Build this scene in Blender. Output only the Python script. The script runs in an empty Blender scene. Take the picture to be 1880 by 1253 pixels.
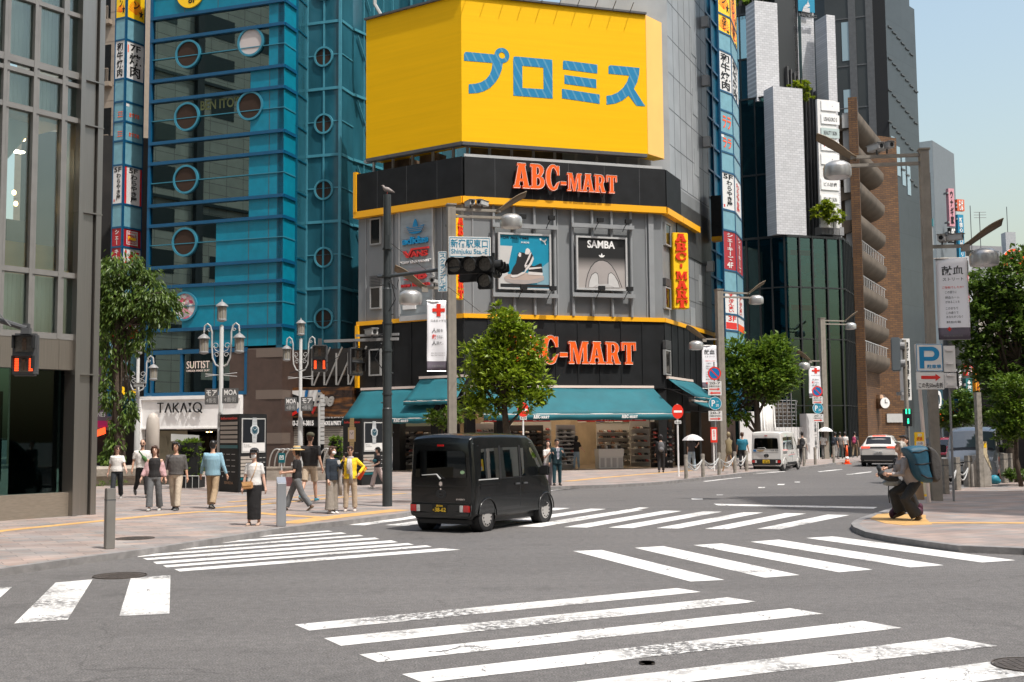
import bpy,bmesh,math,random
from mathutils import Vector as V,Matrix as M
from mathutils.geometry import tessellate_polygon
sc=bpy.context.scene
C=sc.collection
rnd=random.Random(11)
rad=math.radians
# ------------------------------------------------------------------ camera
F,CX,CY,YC,ROLL,EYE=2100.0,940.0,626.5,796.0,0.0089,1.9
PIT=math.atan((YC-CY)/F)
_Rv,_Uv,_Fv=V((1,0,0)),V((0,-math.sin(PIT),math.cos(PIT))),V((0,math.cos(PIT),math.sin(PIT)))
cam=bpy.data.cameras.new('camera');camo=bpy.data.objects.new('camera',cam);C.objects.link(camo)
cam.sensor_width=36;cam.lens=F/1880*36;cam.clip_end=3000;cam.clip_start=0.1
_r=_Rv*math.cos(ROLL)-_Uv*math.sin(ROLL);_u=_Uv*math.cos(ROLL)+_Rv*math.sin(ROLL)
camo.matrix_world=M(((_r.x,_u.x,-_Fv.x,0),(_r.y,_u.y,-_Fv.y,0),(_r.z,_u.z,-_Fv.z,EYE),(0,0,0,1)))
sc.camera=camo
# ------------------------------------------------------------------ world, sun, exposure
SUN_EL,SX,SY=rad(63),0.70,-0.714
w=bpy.data.worlds.new('World');sc.world=w;w.use_nodes=True
nt=w.node_tree;bg=nt.nodes['Background']
sky=nt.nodes.new('ShaderNodeTexSky');sky.sky_type='NISHITA';sky.sun_disc=False
sky.sun_elevation=SUN_EL;sky.sun_rotation=math.atan2(SX,SY)
sky.air_density=1.85;sky.dust_density=4.4;sky.ozone_density=0.9
nt.links.new(sky.outputs[0],bg.inputs[0]);bg.inputs[1].default_value=0.15
sl=bpy.data.lights.new('sun','SUN');so=bpy.data.objects.new('sun',sl);C.objects.link(so)
sl.energy=3.5;sl.angle=rad(0.55);sl.color=(1,.97,.93)
so.rotation_euler=V((-SX*math.cos(SUN_EL),-SY*math.cos(SUN_EL),-math.sin(SUN_EL))).to_track_quat('-Z','Y').to_euler()
sc.view_settings.view_transform='Standard';sc.view_settings.look='None'
sc.view_settings.exposure=0.44;sc.view_settings.gamma=1
sc.cycles.max_bounces=7;sc.cycles.transparent_max_bounces=10;sc.cycles.diffuse_bounces=3;sc.cycles.glossy_bounces=4
sc.cycles.use_denoising=True
# ------------------------------------------------------------------ rays from the photograph's camera to real points
def ray(px,py):
 a,b=px-CX,CY-py
 return _Fv*F+_r*a+_u*b
def G(px,py,z=0.0):
 d=ray(px,py);t=(z-EYE)/d.z
 return V((d.x*t,d.y*t,z))
def D(px,py,y):
 d=ray(px,py);t=y/d.y
 return V((d.x*t,y,EYE+d.z*t))
class Fr:
 def __init__(s,O,X,Y,Z):s.O,s.X,s.Y,s.Z=V(O),V(X),V(Y),V(Z)
 def P(s,a,b,c=0):return s.O+s.X*a+s.Y*b+s.Z*c
 def off(s,c):return Fr(s.O+s.Z*c,s.X,s.Y,s.Z)
class Fac(Fr):
 def __init__(s,a,b):
  a,b=V((a[0],a[1],0)),V((b[0],b[1],0));x=(b-a).normalized();z=V((x.y,-x.x,0))
  if z.dot(a+b)>0:z=-z
  Fr.__init__(s,a,x,(0,0,1),z);s.L=(b-a).length
 def uv(s,px,py,c=0):
  d=ray(px,py);o=s.O+s.Z*c;e=V((0,0,EYE))
  t=(o-e).dot(s.Z)/d.dot(s.Z);p=e+d*t-o
  return p.dot(s.X),p.z
 def pts(s,pl,c=0):return[s.uv(x,y,c)for x,y in pl]
def at_plan(px,d):return V(((px-CX)*d/F,d))
WF=Fr((0,0,0),(1,0,0),(0,1,0),(0,0,1))
def upright(o,ang=0):
 x=V((math.cos(ang),math.sin(ang),0));return Fr(o,x,(0,0,1),(x.y,-x.x,0))
_tc={}
def text_geo(body,bold):
 k=(body,bold)
 if k in _tc:return _tc[k]
 c=bpy.data.curves.new('t','FONT');c.body=body;c.size=1;c.offset=bold;c.resolution_u=3
 o=bpy.data.objects.new('t',c);C.objects.link(o)
 m=bpy.data.meshes.new_from_object(o.evaluated_get(bpy.context.evaluated_depsgraph_get()))
 vs=[(v.co.x,v.co.y)for v in m.vertices];fs=[tuple(p.vertices)for p in m.polygons]
 bpy.data.objects.remove(o);bpy.data.curves.remove(c);bpy.data.meshes.remove(m)
 _tc[k]=(vs,fs);return _tc[k]
class MB:
 def __init__(s):s.v,s.f,s.mi,s.sm,s.cur,s.smooth=[],[],[],[],0,False
 def m(s,i,smooth=None):
  s.cur=i
  if smooth is not None:s.smooth=smooth
  return s
 def add(s,vs,fs):
  b=len(s.v);s.v+=[tuple(p)for p in vs]
  for f in fs:s.f.append([b+i for i in f]);s.mi.append(s.cur);s.sm.append(s.smooth)
  return s
 def box(s,fr,a0,a1,b0,b1,c0,c1):
  if a0>a1:a0,a1=a1,a0
  if b0>b1:b0,b1=b1,b0
  if c0>c1:c0,c1=c1,c0
  return s.add([fr.P(a,b,c)for c in(c0,c1)for b in(b0,b1)for a in(a0,a1)],
     [(0,2,3,1),(4,5,7,6),(0,1,5,4),(2,6,7,3),(0,4,6,2),(1,3,7,5)])
 def bx(s,cx,cy,cz,sx,sy,sz):return s.box(WF,cx-sx/2,cx+sx/2,cy-sy/2,cy+sy/2,cz-sz/2,cz+sz/2)
 def pbox(s,fac,x0,y0,x1,y1,c0,c1):
  a0,b1=fac.uv(x0,y0);a1,b0=fac.uv(x1,y1);return s.box(fac,a0,a1,b0,b1,c0,c1)
 def prism(s,fr,loops,c0,c1,side=None):
  if not isinstance(loops[0][0],(tuple,list,V)):loops=[loops]
  tri=tessellate_polygon([[V((p[0],p[1],0))for p in l]for l in loops])
  fl=[p for l in loops for p in l];n=len(fl)
  s.add([fr.P(p[0],p[1],c1)for p in fl],tri)
  k=s.cur
  if side is not None:s.cur=side
  if c0!=c1:
   s.add([fr.P(p[0],p[1],c0)for p in fl],[t[::-1]for t in tri])
   b=0
   for l in loops:
    q=len(l)
    s.add([fr.P(p[0],p[1],c0)for p in l]+[fr.P(p[0],p[1],c1)for p in l],
       [(i,(i+1)%q,q+(i+1)%q,q+i)for i in range(q)])
  s.cur=k;return s
 def ring(s,fr,a,b,r0,r1,c0,c1,n=28,sx=1.0):
  cir=lambda r:[(a+sx*r*math.cos(2*math.pi*i/n),b+r*math.sin(2*math.pi*i/n))for i in range(n)]
  o=cir(r1)
  if r0<=0:return s.prism(fr,o,c0,c1)
  i_=cir(r0);k=s.cur
  vs=[fr.P(*p,c)for c in(c0,c1)for p in o+i_];fs=[]
  for j in range(n):
   q=(j+1)%n
   fs+=[(2*n+j,2*n+q,3*n+q,3*n+j),(j,q,2*n+q,2*n+j),(n+q,n+j,3*n+j,3*n+q)]
  return s.add(vs,fs)
 def tube(s,pts,rr,n=10,closed=False,squash=None,caps=True):
  pts=[V(p)for p in pts];N=len(pts)
  if not isinstance(rr,(list,tuple)):rr=[rr]*N
  up=None;rings=[]
  for i,p in enumerate(pts):
   if closed:t=pts[(i+1)%N]-pts[i-1]
   else:t=pts[min(i+1,N-1)]-pts[max(i-1,0)]
   t=t.normalized()if t.length>1e-9 else V((0,0,1))
   if up is None:up=V((0,0,1))if abs(t.z)<.9 else V((0,1,0))
   x=t.cross(up)
   if x.length<1e-6:x=t.cross(V((1,0,0)))
   x.normalize();y=x.cross(t).normalized();up=y
   q=rr[i];q=q if isinstance(q,tuple)else(q,q)
   rings.append([p+x*(q[0]*math.cos(2*math.pi*k/n))+y*(q[1]*math.sin(2*math.pi*k/n))for k in range(n)])
  vs=[p for r in rings for p in r];fs=[]
  for i in range(N if closed else N-1):
   j=(i+1)%N
   for k in range(n):l=(k+1)%n;fs.append((i*n+k,i*n+l,j*n+l,j*n+k))
  if caps and not closed:fs+=[tuple(range(n))[::-1],tuple((N-1)*n+k for k in range(n))]
  return s.add(vs,fs)
 def cyl(s,p0,p1,r0,r1=None,n=14):return s.tube([p0,p1],[r0,r0 if r1 is None else r1],n)
 def lathe(s,prof,o=(0,0,0),n=20,ax='z',sx=1,sy=1):
  o=V(o);vs=[];k=len(prof)
  for r,h in prof:
   for i in range(n):
    a=2*math.pi*i/n;x,y=r*math.cos(a)*sx,r*math.sin(a)*sy
    vs.append(o+(V((x,y,h))if ax=='z' else V((x,h,y))if ax=='y' else V((h,x,y))))
  fs=[(i*n+j,i*n+(j+1)%n,(i+1)*n+(j+1)%n,(i+1)*n+j)for i in range(k-1)for j in range(n)]
  if prof[0][0]>1e-6:fs.append(tuple(range(n))[::-1])
  if prof[-1][0]>1e-6:fs.append(tuple((k-1)*n+j for j in range(n)))
  return s.add(vs,fs)
 def ell(s,c,rx,ry,rz,n=14,k=9,R_=None):
  c=V(c);vs=[];fs=[]
  for i in range(k+1):
   t=math.pi*i/k
   for j in range(n):
    a=2*math.pi*j/n;p=V((rx*math.sin(t)*math.cos(a),ry*math.sin(t)*math.sin(a),-rz*math.cos(t)))
    vs.append(c+(R_@p if R_ else p))
  for i in range(k):
   for j in range(n):l=(j+1)%n;fs.append((i*n+j,i*n+l,(i+1)*n+l,(i+1)*n+j))
  return s.add(vs,fs)
 def text(s,fr,body,a0,a1,b0,b1,c,th=0.0,bold=0.0,em=False,keep=False,rot=False):
  vs,fs=text_geo(body,bold)
  if not vs:return s
  if em:x0,x1,y0,y1=0,1,-.12,.88
  else:x0=min(p[0]for p in vs);x1=max(p[0]for p in vs);y0=min(p[1]for p in vs);y1=max(p[1]for p in vs)
  if keep:
   k=min((a1-a0)/(x1-x0),(b1-b0)/(y1-y0));ca,cb=(a0+a1)/2,(b0+b1)/2
   hw,hh=k*(x1-x0)/2,k*(y1-y0)/2;a0,a1,b0,b1=ca-hw,ca+hw,cb-hh,cb+hh
  if rot:mp=lambda p:(a0+(p[1]-y0)/(y1-y0)*(a1-a0),b1-(p[0]-x0)/(x1-x0)*(b1-b0))
  else:mp=lambda p:(a0+(p[0]-x0)/(x1-x0)*(a1-a0),b0+(p[1]-y0)/(y1-y0)*(b1-b0))
  q=[mp(p)for p in vs]
  if th:
   ed={}
   for f in fs:
    for i in range(len(f)):e=(f[i],f[(i+1)%len(f)]);ed[e]=1
   n=len(q);side=[(i,j,n+j,n+i)for(i,j)in ed if(j,i)not in ed]
   s.add([fr.P(x,y,c)for x,y in q]+[fr.P(x,y,c+th)for x,y in q],side+[tuple(n+i for i in f)for f in fs])
  else:s.add([fr.P(x,y,c)for x,y in q],fs)
  return s
 def vtext(s,fr,body,a0,a1,b0,b1,c,th=0.0,bold=0.0):
  h=(b1-b0)/len(body)
  for i,ch in enumerate(body):
   if ch==' ':continue
   s.text(fr,ch,a0,a1,b1-(i+1)*h,b1-i*h,c,th,bold,em=ord(ch)>255,rot=ch in 'ー-')
  return s
 def build(s,name,mats,parent=None,local=False,bevel=0.0,sharp=None):
  if not isinstance(mats,(list,tuple)):mats=[mats]
  o0=V((0,0,0))
  if parent is not None and not local:
   p=parent
   while p is not None:o0+=p.location;p=p.parent
  me=bpy.data.meshes.new(name)
  me.from_pydata([(x-o0.x,y-o0.y,z-o0.z)for x,y,z in s.v],[],s.f)
  for m_ in mats:me.materials.append(m_)
  me.polygons.foreach_set('material_index',s.mi);me.polygons.foreach_set('use_smooth',s.sm)
  if bevel:
   bm=bmesh.new();bm.from_mesh(me);bmesh.ops.remove_doubles(bm,verts=bm.verts,dist=1e-5)
   bmesh.ops.bevel(bm,geom=bm.edges[:],offset=bevel,segments=2,affect='EDGES',clamp_overlap=True)
   bm.to_mesh(me);bm.free()
  me.update()
  if sharp:me.set_sharp_from_angle(angle=rad(sharp))
  o=bpy.data.objects.new(name,me);C.objects.link(o)
  if parent is not None:o.parent=parent
  return o
def tag(o,label,cat,group=None):
 o['label']=label;o['category']=cat
 if group:o['group']=group
 return o
def thing(name,label,cat,loc=(0,0,0),rz=0.0,group=None):
 o=bpy.data.objects.new(name,None);C.objects.link(o);o.empty_display_size=.2
 o.location=loc;o.rotation_euler=(0,0,rz);return tag(o,label,cat,group)
def struct(o):o['kind']='structure';return o
def dup(root,loc,rz,label,group=None):
 r=root.copy();C.objects.link(r);r.location=loc;r.rotation_euler=(0,0,rz);r['label']=label
 if group:r['group']=group
 for ch in list(root.children):
  c=ch.copy();C.objects.link(c);c.parent=r
  for g in list(ch.children):
   d=g.copy();C.objects.link(d);d.parent=c
 return r
# ------------------------------------------------------------------ materials
def lin(c):c/=255.0;return c/12.92 if c<=.04045 else((c+.055)/1.055)**2.4
def rgb(h,k=1.0):
 h=h.lstrip('#');return tuple(min(.95,lin(int(h[i:i+2],16))*k)for i in(0,2,4))
def mat(name,col,rough=.6,metal=0.0,spec=.5,var=0.0,vscale=3.0,bump=0.0,bscale=40.0,emit=None,es=1.0,coat=0.0,stretch=None,var2=0.0,v2scale=.4):
 m=bpy.data.materials.new(name);m.use_nodes=True;t=m.node_tree;b=t.nodes['Principled BSDF']
 if isinstance(col,str):col=rgb(col)
 b.inputs['Base Color'].default_value=(*col,1);b.inputs['Roughness'].default_value=rough
 b.inputs['Metallic'].default_value=metal;b.inputs['Specular IOR Level'].default_value=spec;b.inputs['Coat Weight'].default_value=coat
 L=t.links;tc=t.nodes.new('ShaderNodeTexCoord');src=tc.outputs['Object']
 if stretch:
  mp=t.nodes.new('ShaderNodeMapping');mp.inputs['Scale'].default_value=stretch;L.new(src,mp.inputs[0]);src=mp.outputs[0]
 cur=None
 for v_,s_ in((var,vscale),(var2,v2scale)):
  if v_:
   n=t.nodes.new('ShaderNodeTexNoise');n.inputs['Scale'].default_value=s_;n.inputs['Detail'].default_value=6;L.new(src,n.inputs['Vector'])
   r=t.nodes.new('ShaderNodeMapRange');r.inputs[1].default_value=.3;r.inputs[2].default_value=.7;r.inputs[3].default_value=1-v_;r.inputs[4].default_value=1+v_
   L.new(n.outputs[0],r.inputs[0])
   x=t.nodes.new('ShaderNodeMix');x.data_type='RGBA';x.blend_type='MULTIPLY';x.inputs[0].default_value=1
   if cur is None:x.inputs[6].default_value=(*col,1)
   else:L.new(cur,x.inputs[6])
   cb=t.nodes.new('ShaderNodeCombineColor')
   for i in range(3):L.new(r.outputs[0],cb.inputs[i])
   L.new(cb.outputs[0],x.inputs[7]);cur=x.outputs[2]
 if cur is not None:L.new(cur,b.inputs['Base Color'])
 if bump:
  n=t.nodes.new('ShaderNodeTexNoise');n.inputs['Scale'].default_value=bscale;n.inputs['Detail'].default_value=4;L.new(src,n.inputs['Vector'])
  u=t.nodes.new('ShaderNodeBump');u.inputs['Strength'].default_value=bump;u.inputs['Distance'].default_value=.02
  L.new(n.outputs[0],u.inputs['Height']);L.new(u.outputs[0],b.inputs['Normal'])
 if emit:
  b.inputs['Emission Color'].default_value=(*(rgb(emit)if isinstance(emit,str)else emit),1);b.inputs['Emission Strength'].default_value=es
 return m
def glass(name,tint,clear=.5,rough=.015,wav=.0,gl=(1,1,1)):
 m=bpy.data.materials.new(name);m.use_nodes=True;t=m.node_tree;L=t.links;t.nodes.clear()
 out=t.nodes.new('ShaderNodeOutputMaterial');tr=t.nodes.new('ShaderNodeBsdfTransparent');tr.inputs[0].default_value=(*tint,1)
 g=t.nodes.new('ShaderNodeBsdfGlossy');g.inputs['Roughness'].default_value=rough;g.inputs['Color'].default_value=(*gl,1)
 fr=t.nodes.new('ShaderNodeFresnel');fr.inputs[0].default_value=1.5
 r=t.nodes.new('ShaderNodeMapRange');r.inputs[1].default_value=0;r.inputs[2].default_value=1;r.inputs[3].default_value=1-clear;r.inputs[4].default_value=1
 mx=t.nodes.new('ShaderNodeMixShader');L.new(fr.outputs[0],r.inputs[0]);L.new(r.outputs[0],mx.inputs[0])
 L.new(tr.outputs[0],mx.inputs[1]);L.new(g.outputs[0],mx.inputs[2]);L.new(mx.outputs[0],out.inputs[0])
 if wav:
  tc=t.nodes.new('ShaderNodeTexCoord');n=t.nodes.new('ShaderNodeTexNoise');n.inputs['Scale'].default_value=.6;L.new(tc.outputs['Object'],n.inputs['Vector'])
  u=t.nodes.new('ShaderNodeBump');u.inputs['Strength'].default_value=wav;u.inputs['Distance'].default_value=.05;L.new(n.outputs[0],u.inputs['Height']);L.new(u.outputs[0],g.inputs['Normal'])
 return m
def brickmat(name,c1,c2,mortar,bw,bh,msize=.01,rough=.8,bump=.3,off=.5,wall=True,frame=None,var=.1,sq=1.0):
 m=bpy.data.materials.new(name);m.use_nodes=True;t=m.node_tree;L=t.links;b=t.nodes['Principled BSDF']
 ge=t.nodes.new('ShaderNodeNewGeometry');src=ge.outputs['Position']
 def dot(vec):
  d=t.nodes.new('ShaderNodeVectorMath');d.operation='DOT_PRODUCT';d.inputs[1].default_value=vec;L.new(src,d.inputs[0]);return d.outputs['Value']
 cb=t.nodes.new('ShaderNodeCombineXYZ');fx=frame or((1,0,0),(0,0,1)if wall else(0,1,0))
 L.new(dot(fx[0]),cb.inputs[0]);L.new(dot(fx[1]),cb.inputs[1])
 k=t.nodes.new('ShaderNodeTexBrick');L.new(cb.outputs[0],k.inputs['Vector']);k.inputs['Scale'].default_value=1
 k.inputs['Color1'].default_value=(*c1,1);k.inputs['Color2'].default_value=(*c2,1);k.inputs['Mortar'].default_value=(*mortar,1)
 k.inputs['Brick Width'].default_value=bw;k.inputs['Row Height'].default_value=bh;k.inputs['Mortar Size'].default_value=msize;k.offset=off
 k.inputs['Bias'].default_value=0;k.inputs['Mortar Smooth'].default_value=.1;k.squash=sq
 n=t.nodes.new('ShaderNodeTexNoise');n.inputs['Scale'].default_value=1.2;n.inputs['Detail'].default_value=8;L.new(src,n.inputs['Vector'])
 r=t.nodes.new('ShaderNodeMapRange');r.inputs[1].default_value=.3;r.inputs[2].default_value=.7;r.inputs[3].default_value=1-var;r.inputs[4].default_value=1+var;L.new(n.outputs[0],r.inputs[0])
 cc=t.nodes.new('ShaderNodeCombineColor')
 for i in range(3):L.new(r.outputs[0],cc.inputs[i])
 x=t.nodes.new('ShaderNodeMix');x.data_type='RGBA';x.blend_type='MULTIPLY';x.inputs[0].default_value=1
 L.new(k.outputs[0],x.inputs[6]);L.new(cc.outputs[0],x.inputs[7]);L.new(x.outputs[2],b.inputs['Base Color']);b.inputs['Roughness'].default_value=rough
 if bump:
  u=t.nodes.new('ShaderNodeBump');u.inputs['Strength'].default_value=bump;u.inputs['Distance'].default_value=.01;u.invert=True
  L.new(k.outputs[1],u.inputs['Height']);L.new(u.outputs[0],b.inputs['Normal'])
 return m
def leafmat(name,dark,light):
 m=bpy.data.materials.new(name);m.use_nodes=True;t=m.node_tree;L=t.links;b=t.nodes['Principled BSDF']
 g=t.nodes.new('ShaderNodeNewGeometry');r=t.nodes.new('ShaderNodeValToRGB')
 r.color_ramp.elements[0].color=(*dark,1);r.color_ramp.elements[1].color=(*light,1);L.new(g.outputs['Random Per Island'],r.inputs[0])
 L.new(r.outputs[0],b.inputs['Base Color']);b.inputs['Roughness'].default_value=.45;b.inputs['Specular IOR Level'].default_value=.4
 tr=t.nodes.new('ShaderNodeBsdfTranslucent');mx=t.nodes.new('ShaderNodeMixShader');mx.inputs[0].default_value=.35
 L.new(r.outputs[0],tr.inputs[0]);L.new(b.outputs[0],mx.inputs[1]);L.new(tr.outputs[0],mx.inputs[2]);L.new(mx.outputs[0],t.nodes['Material Output'].inputs[0])
 return m
K={}
def mk(n,*a,**k):K[n]=mat(n,*a,**k)
mk('white',(.78,.77,.75),.5,var=.05);mk('black',(.012,.012,.013),.5,spec=.25);mk('offblack',(.016,.0165,.017),.6,spec=.2,var=.2)
mk('grey',(.22,.22,.22),.55,var=.08);mk('lgrey',(.42,.42,.41),.5,var=.06);mk('dgrey',(.07,.072,.075),.5,var=.15)
mk('polegrey',(.24,.215,.18),.55,var=.12,vscale=5);mk('poledark',(.028,.034,.036),.45,var=.2);mk('alu',(.46,.455,.44),.35,.6,var=.08)
mk('steel',(.31,.295,.275),.32,.85,var=.06,stretch=(20,20,.3));mk('chrome',(.8,.8,.8),.12,1)
mk('red',(.62,.02,.015),.4);mk('signred',(.7,.035,.02),.35);mk('signblue',(.005,.16,.42),.35);mk('orange',(.9,.1,.012),.38)
mk('yellow',(.92,.55,.005),.5,var=.02,vscale=.6);mk('edgeyellow',(.85,.40,.004),.45);mk('pale',(.75,.62,.55),.4)
mk('cyanlet',(.0,.2,.33),.45);mk('teal',(.004,.105,.132),.75,var=.12,vscale=1.4,bump=.25,bscale=2.2);mk('paper',(.72,.7,.69),.6)
mk('skin',(.50,.29,.20),.5,var=.05);mk('skinlight',(.58,.36,.27),.5,var=.05);mk('hair',(.012,.009,.008),.4,var=.4,vscale=40)
mk('hairbrown',(.06,.025,.012),.4,var=.4,vscale=40);mk('hairgrey',(.32,.29,.25),.6,var=.4,vscale=50)
mk('rubber',(.014,.014,.015),.75);mk('concrete',(.34,.31,.27),.85,var=.2,vscale=4,bump=.3);mk('stone',(.32,.28,.235),.85,var=.25,vscale=3,bump=.5,bscale=12)
mk('wood',(.3,.17,.08),.6,var=.2,stretch=(1,1,8));mk('bark',(.07,.05,.035),.9,var=.3,vscale=12,bump=.6)
mk('warm',(.9,.7,.4),.5,emit=(1,.62,.25),es=9);mk('tube',(.9,.9,.9),.5,emit=(1,.86,.66),es=9);mk('redlamp',(.9,.1,.03),.4,emit=(1,.07,.015),es=1.8)
mk('greenlamp',(.05,.8,.4),.4,emit=(.02,.8,.4),es=1.1);mk('lens',(.13,.12,.105),.15,spec=.8,var=.3,vscale=20)
mk('carglass',(.006,.007,.008),.04,spec=.45)
# ------------------------------------------------------------------ the ground
def asphaltmat():
 m=bpy.data.materials.new('asphalt');m.use_nodes=True;t=m.node_tree;L=t.links;b=t.nodes['Principled BSDF']
 ge=t.nodes.new('ShaderNodeNewGeometry')
 def noise(s,d=4):n=t.nodes.new('ShaderNodeTexNoise');n.inputs['Scale'].default_value=s;n.inputs['Detail'].default_value=d;L.new(ge.outputs['Position'],n.inputs['Vector']);return n.outputs[0]
 def rng(o,a,b_,c,d):r=t.nodes.new('ShaderNodeMapRange');r.inputs[1].default_value=a;r.inputs[2].default_value=b_;r.inputs[3].default_value=c;r.inputs[4].default_value=d;L.new(o,r.inputs[0]);return r.outputs[0]
 def mul(a,b_):x=t.nodes.new('ShaderNodeMath');x.operation='MULTIPLY';L.new(a,x.inputs[0]);L.new(b_,x.inputs[1]);return x.outputs[0]
 fine=rng(noise(60,2),.3,.7,.45,1.65);mid=rng(noise(9,8),.3,.7,.84,1.17);big=rng(noise(.13,4),.3,.7,.86,1.12)
 tk=t.nodes.new('ShaderNodeMapping');tk.inputs['Rotation'].default_value=(0,0,-1.05);tk.inputs['Scale'].default_value=(.08,1.1,1);L.new(ge.outputs['Position'],tk.inputs[0]);tn=t.nodes.new('ShaderNodeTexNoise');tn.inputs['Scale'].default_value=.9;tn.inputs['Detail'].default_value=3;L.new(tk.outputs[0],tn.inputs['Vector'])
 v=mul(mul(mul(fine,mid),big),rng(tn.outputs[0],.35,.65,.93,1.06));v=mul(v,rng(noise(1.1,7),.60,.72,1.0,.80))
 vo=t.nodes.new('ShaderNodeTexVoronoi');vo.inputs['Scale'].default_value=42;L.new(ge.outputs['Position'],vo.inputs['Vector'])
 chip=rng(vo.outputs['Distance'],.10,.16,1.9,1.0);v=mul(v,chip)
 cr=t.nodes.new('ShaderNodeTexVoronoi');cr.feature='DISTANCE_TO_EDGE';cr.inputs['Scale'].default_value=.16
 ns=t.nodes.new('ShaderNodeTexNoise');ns.inputs['Scale'].default_value=1.5;ns.inputs['Detail'].default_value=8;L.new(ge.outputs['Position'],ns.inputs['Vector'])
 ad=t.nodes.new('ShaderNodeVectorMath');ad.operation='MULTIPLY_ADD';L.new(ns.outputs['Color'],ad.inputs[0]);ad.inputs[1].default_value=(.9,.9,0);L.new(ge.outputs['Position'],ad.inputs[2]);L.new(ad.outputs[0],cr.inputs['Vector'])
 v=mul(v,rng(cr.outputs['Distance'],.0004,.0016,.72,1.0))
 c=t.nodes.new('ShaderNodeCombineColor')
 for i,k in enumerate((.107,.1005,.0965)):
  x=t.nodes.new('ShaderNodeMath');x.operation='MULTIPLY';L.new(v,x.inputs[0]);x.inputs[1].default_value=k;L.new(x.outputs[0],c.inputs[i])
 L.new(c.outputs[0],b.inputs['Base Color']);b.inputs['Roughness'].default_value=.85
 u=t.nodes.new('ShaderNodeBump');u.inputs['Strength'].default_value=.5;u.inputs['Distance'].default_value=.008;L.new(noise(90,2),u.inputs['Height']);L.new(u.outputs[0],b.inputs['Normal'])
 return m,c.outputs[0]
def paintmat(name,col,thr,asph=(.112,.108,.105)):
 m=bpy.data.materials.new(name);m.use_nodes=True;t=m.node_tree;L=t.links;b=t.nodes['Principled BSDF']
 ge=t.nodes.new('ShaderNodeNewGeometry')
 def noise(s,d,ro=.6):n=t.nodes.new('ShaderNodeTexNoise');n.inputs['Scale'].default_value=s;n.inputs['Detail'].default_value=d;n.inputs['Roughness'].default_value=ro;L.new(ge.outputs['Position'],n.inputs['Vector']);return n
 def rng(o,a,b_,c,d):r=t.nodes.new('ShaderNodeMapRange');r.inputs[1].default_value=a;r.inputs[2].default_value=b_;r.inputs[3].default_value=c;r.inputs[4].default_value=d;L.new(o,r.inputs[0]);return r.outputs[0]
 def op(k,a,b_):x=t.nodes.new('ShaderNodeMath');x.operation=k;L.new(a,x.inputs[0]);L.new(b_,x.inputs[1]);return x.outputs[0]
 worn=op('MULTIPLY',rng(noise(.55,3).outputs[0],thr,thr+.12,0,1),rng(noise(14,6,.75).outputs[0],.44,.52,0,1))
 cr=t.nodes.new('ShaderNodeTexVoronoi');cr.feature='DISTANCE_TO_EDGE';cr.inputs['Scale'].default_value=1.5
 ad=t.nodes.new('ShaderNodeVectorMath');ad.operation='MULTIPLY_ADD';L.new(noise(3.5,6).outputs['Color'],ad.inputs[0]);ad.inputs[1].default_value=(.55,.55,0);L.new(ge.outputs['Position'],ad.inputs[2]);L.new(ad.outputs[0],cr.inputs['Vector'])
 crack=op('MULTIPLY',rng(cr.outputs['Distance'],.006,.012,1,0),rng(noise(.7,3).outputs[0],.44,.50,0,1))
 f=op('MAXIMUM',worn,crack)
 x=t.nodes.new('ShaderNodeMix');x.data_type='RGBA';L.new(f,x.inputs[0])
 dirt=rng(noise(1.6,8).outputs[0],.3,.7,.9,1.04);cc=t.nodes.new('ShaderNodeCombineColor')
 for i in range(3):
  y=t.nodes.new('ShaderNodeMath');y.operation='MULTIPLY';L.new(dirt,y.inputs[0]);y.inputs[1].default_value=col[i];L.new(y.outputs[0],cc.inputs[i])
 L.new(cc.outputs[0],x.inputs[6]);x.inputs[7].default_value=(*asph,1);L.new(x.outputs[2],b.inputs['Base Color']);b.inputs['Roughness'].default_value=.7
 return m
ASPH,_=asphaltmat()
g=MB();g.add([(-400,-120,0),(400,-120,0),(400,900,0),(-400,900,0)],[(0,1,2,3)])
struct(g.build('road',ASPH))
PAVE=brickmat('paving',(.285,.25,.225),(.215,.198,.188),(.12,.11,.105),.62,.31,.006,.8,.15,.5,wall=False,frame=((.86,.51,0),(-.51,.86,0)),var=.22)
def pinkify(m):
 t=m.node_tree;L=t.links;b=t.nodes['Principled BSDF'];src=b.inputs['Base Color'].links[0].from_socket
 ge=t.nodes.new('ShaderNodeNewGeometry');mp=t.nodes.new('ShaderNodeMapping');mp.inputs['Rotation'].default_value=(0,0,-.535);mp.inputs['Scale'].default_value=(1/.62,1/.31,1);L.new(ge.outputs['Position'],mp.inputs[0])
 wn=t.nodes.new('ShaderNodeTexWhiteNoise');fl=t.nodes.new('ShaderNodeVectorMath');fl.operation='FLOOR';L.new(mp.outputs[0],fl.inputs[0]);L.new(fl.outputs[0],wn.inputs['Vector'])
 r=t.nodes.new('ShaderNodeValToRGB');e=r.color_ramp.elements;e[0].color=(1.16,.97,.90,1);e[1].color=(.93,.97,1.0,1);r.color_ramp.interpolation='LINEAR';L.new(wn.outputs['Value'],r.inputs[0])
 x=t.nodes.new('ShaderNodeMix');x.data_type='RGBA';x.blend_type='MULTIPLY';x.inputs[0].default_value=1;L.new(src,x.inputs[6]);L.new(r.outputs[0],x.inputs[7]);L.new(x.outputs[2],b.inputs['Base Color'])
pinkify(PAVE)
PZ=.10
KERB=[(-40,1053),(0,1045),(165,1022),(243,1012),(280,1007),(370,993),(477,976.5),(526,968.5),(640,955.5),(737,943.5),(800,932),(900,909),(960,900),(1005,894.5),(1050,892.5),(1117,890.5),(1180,887.5),(1221,884.5),(1300,876),(1369,868.5),(1440,861),(1479,857.5),(1520,852.5),(1535,850)]
kl=[G(x,y,PZ)for x,y in KERB]
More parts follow.
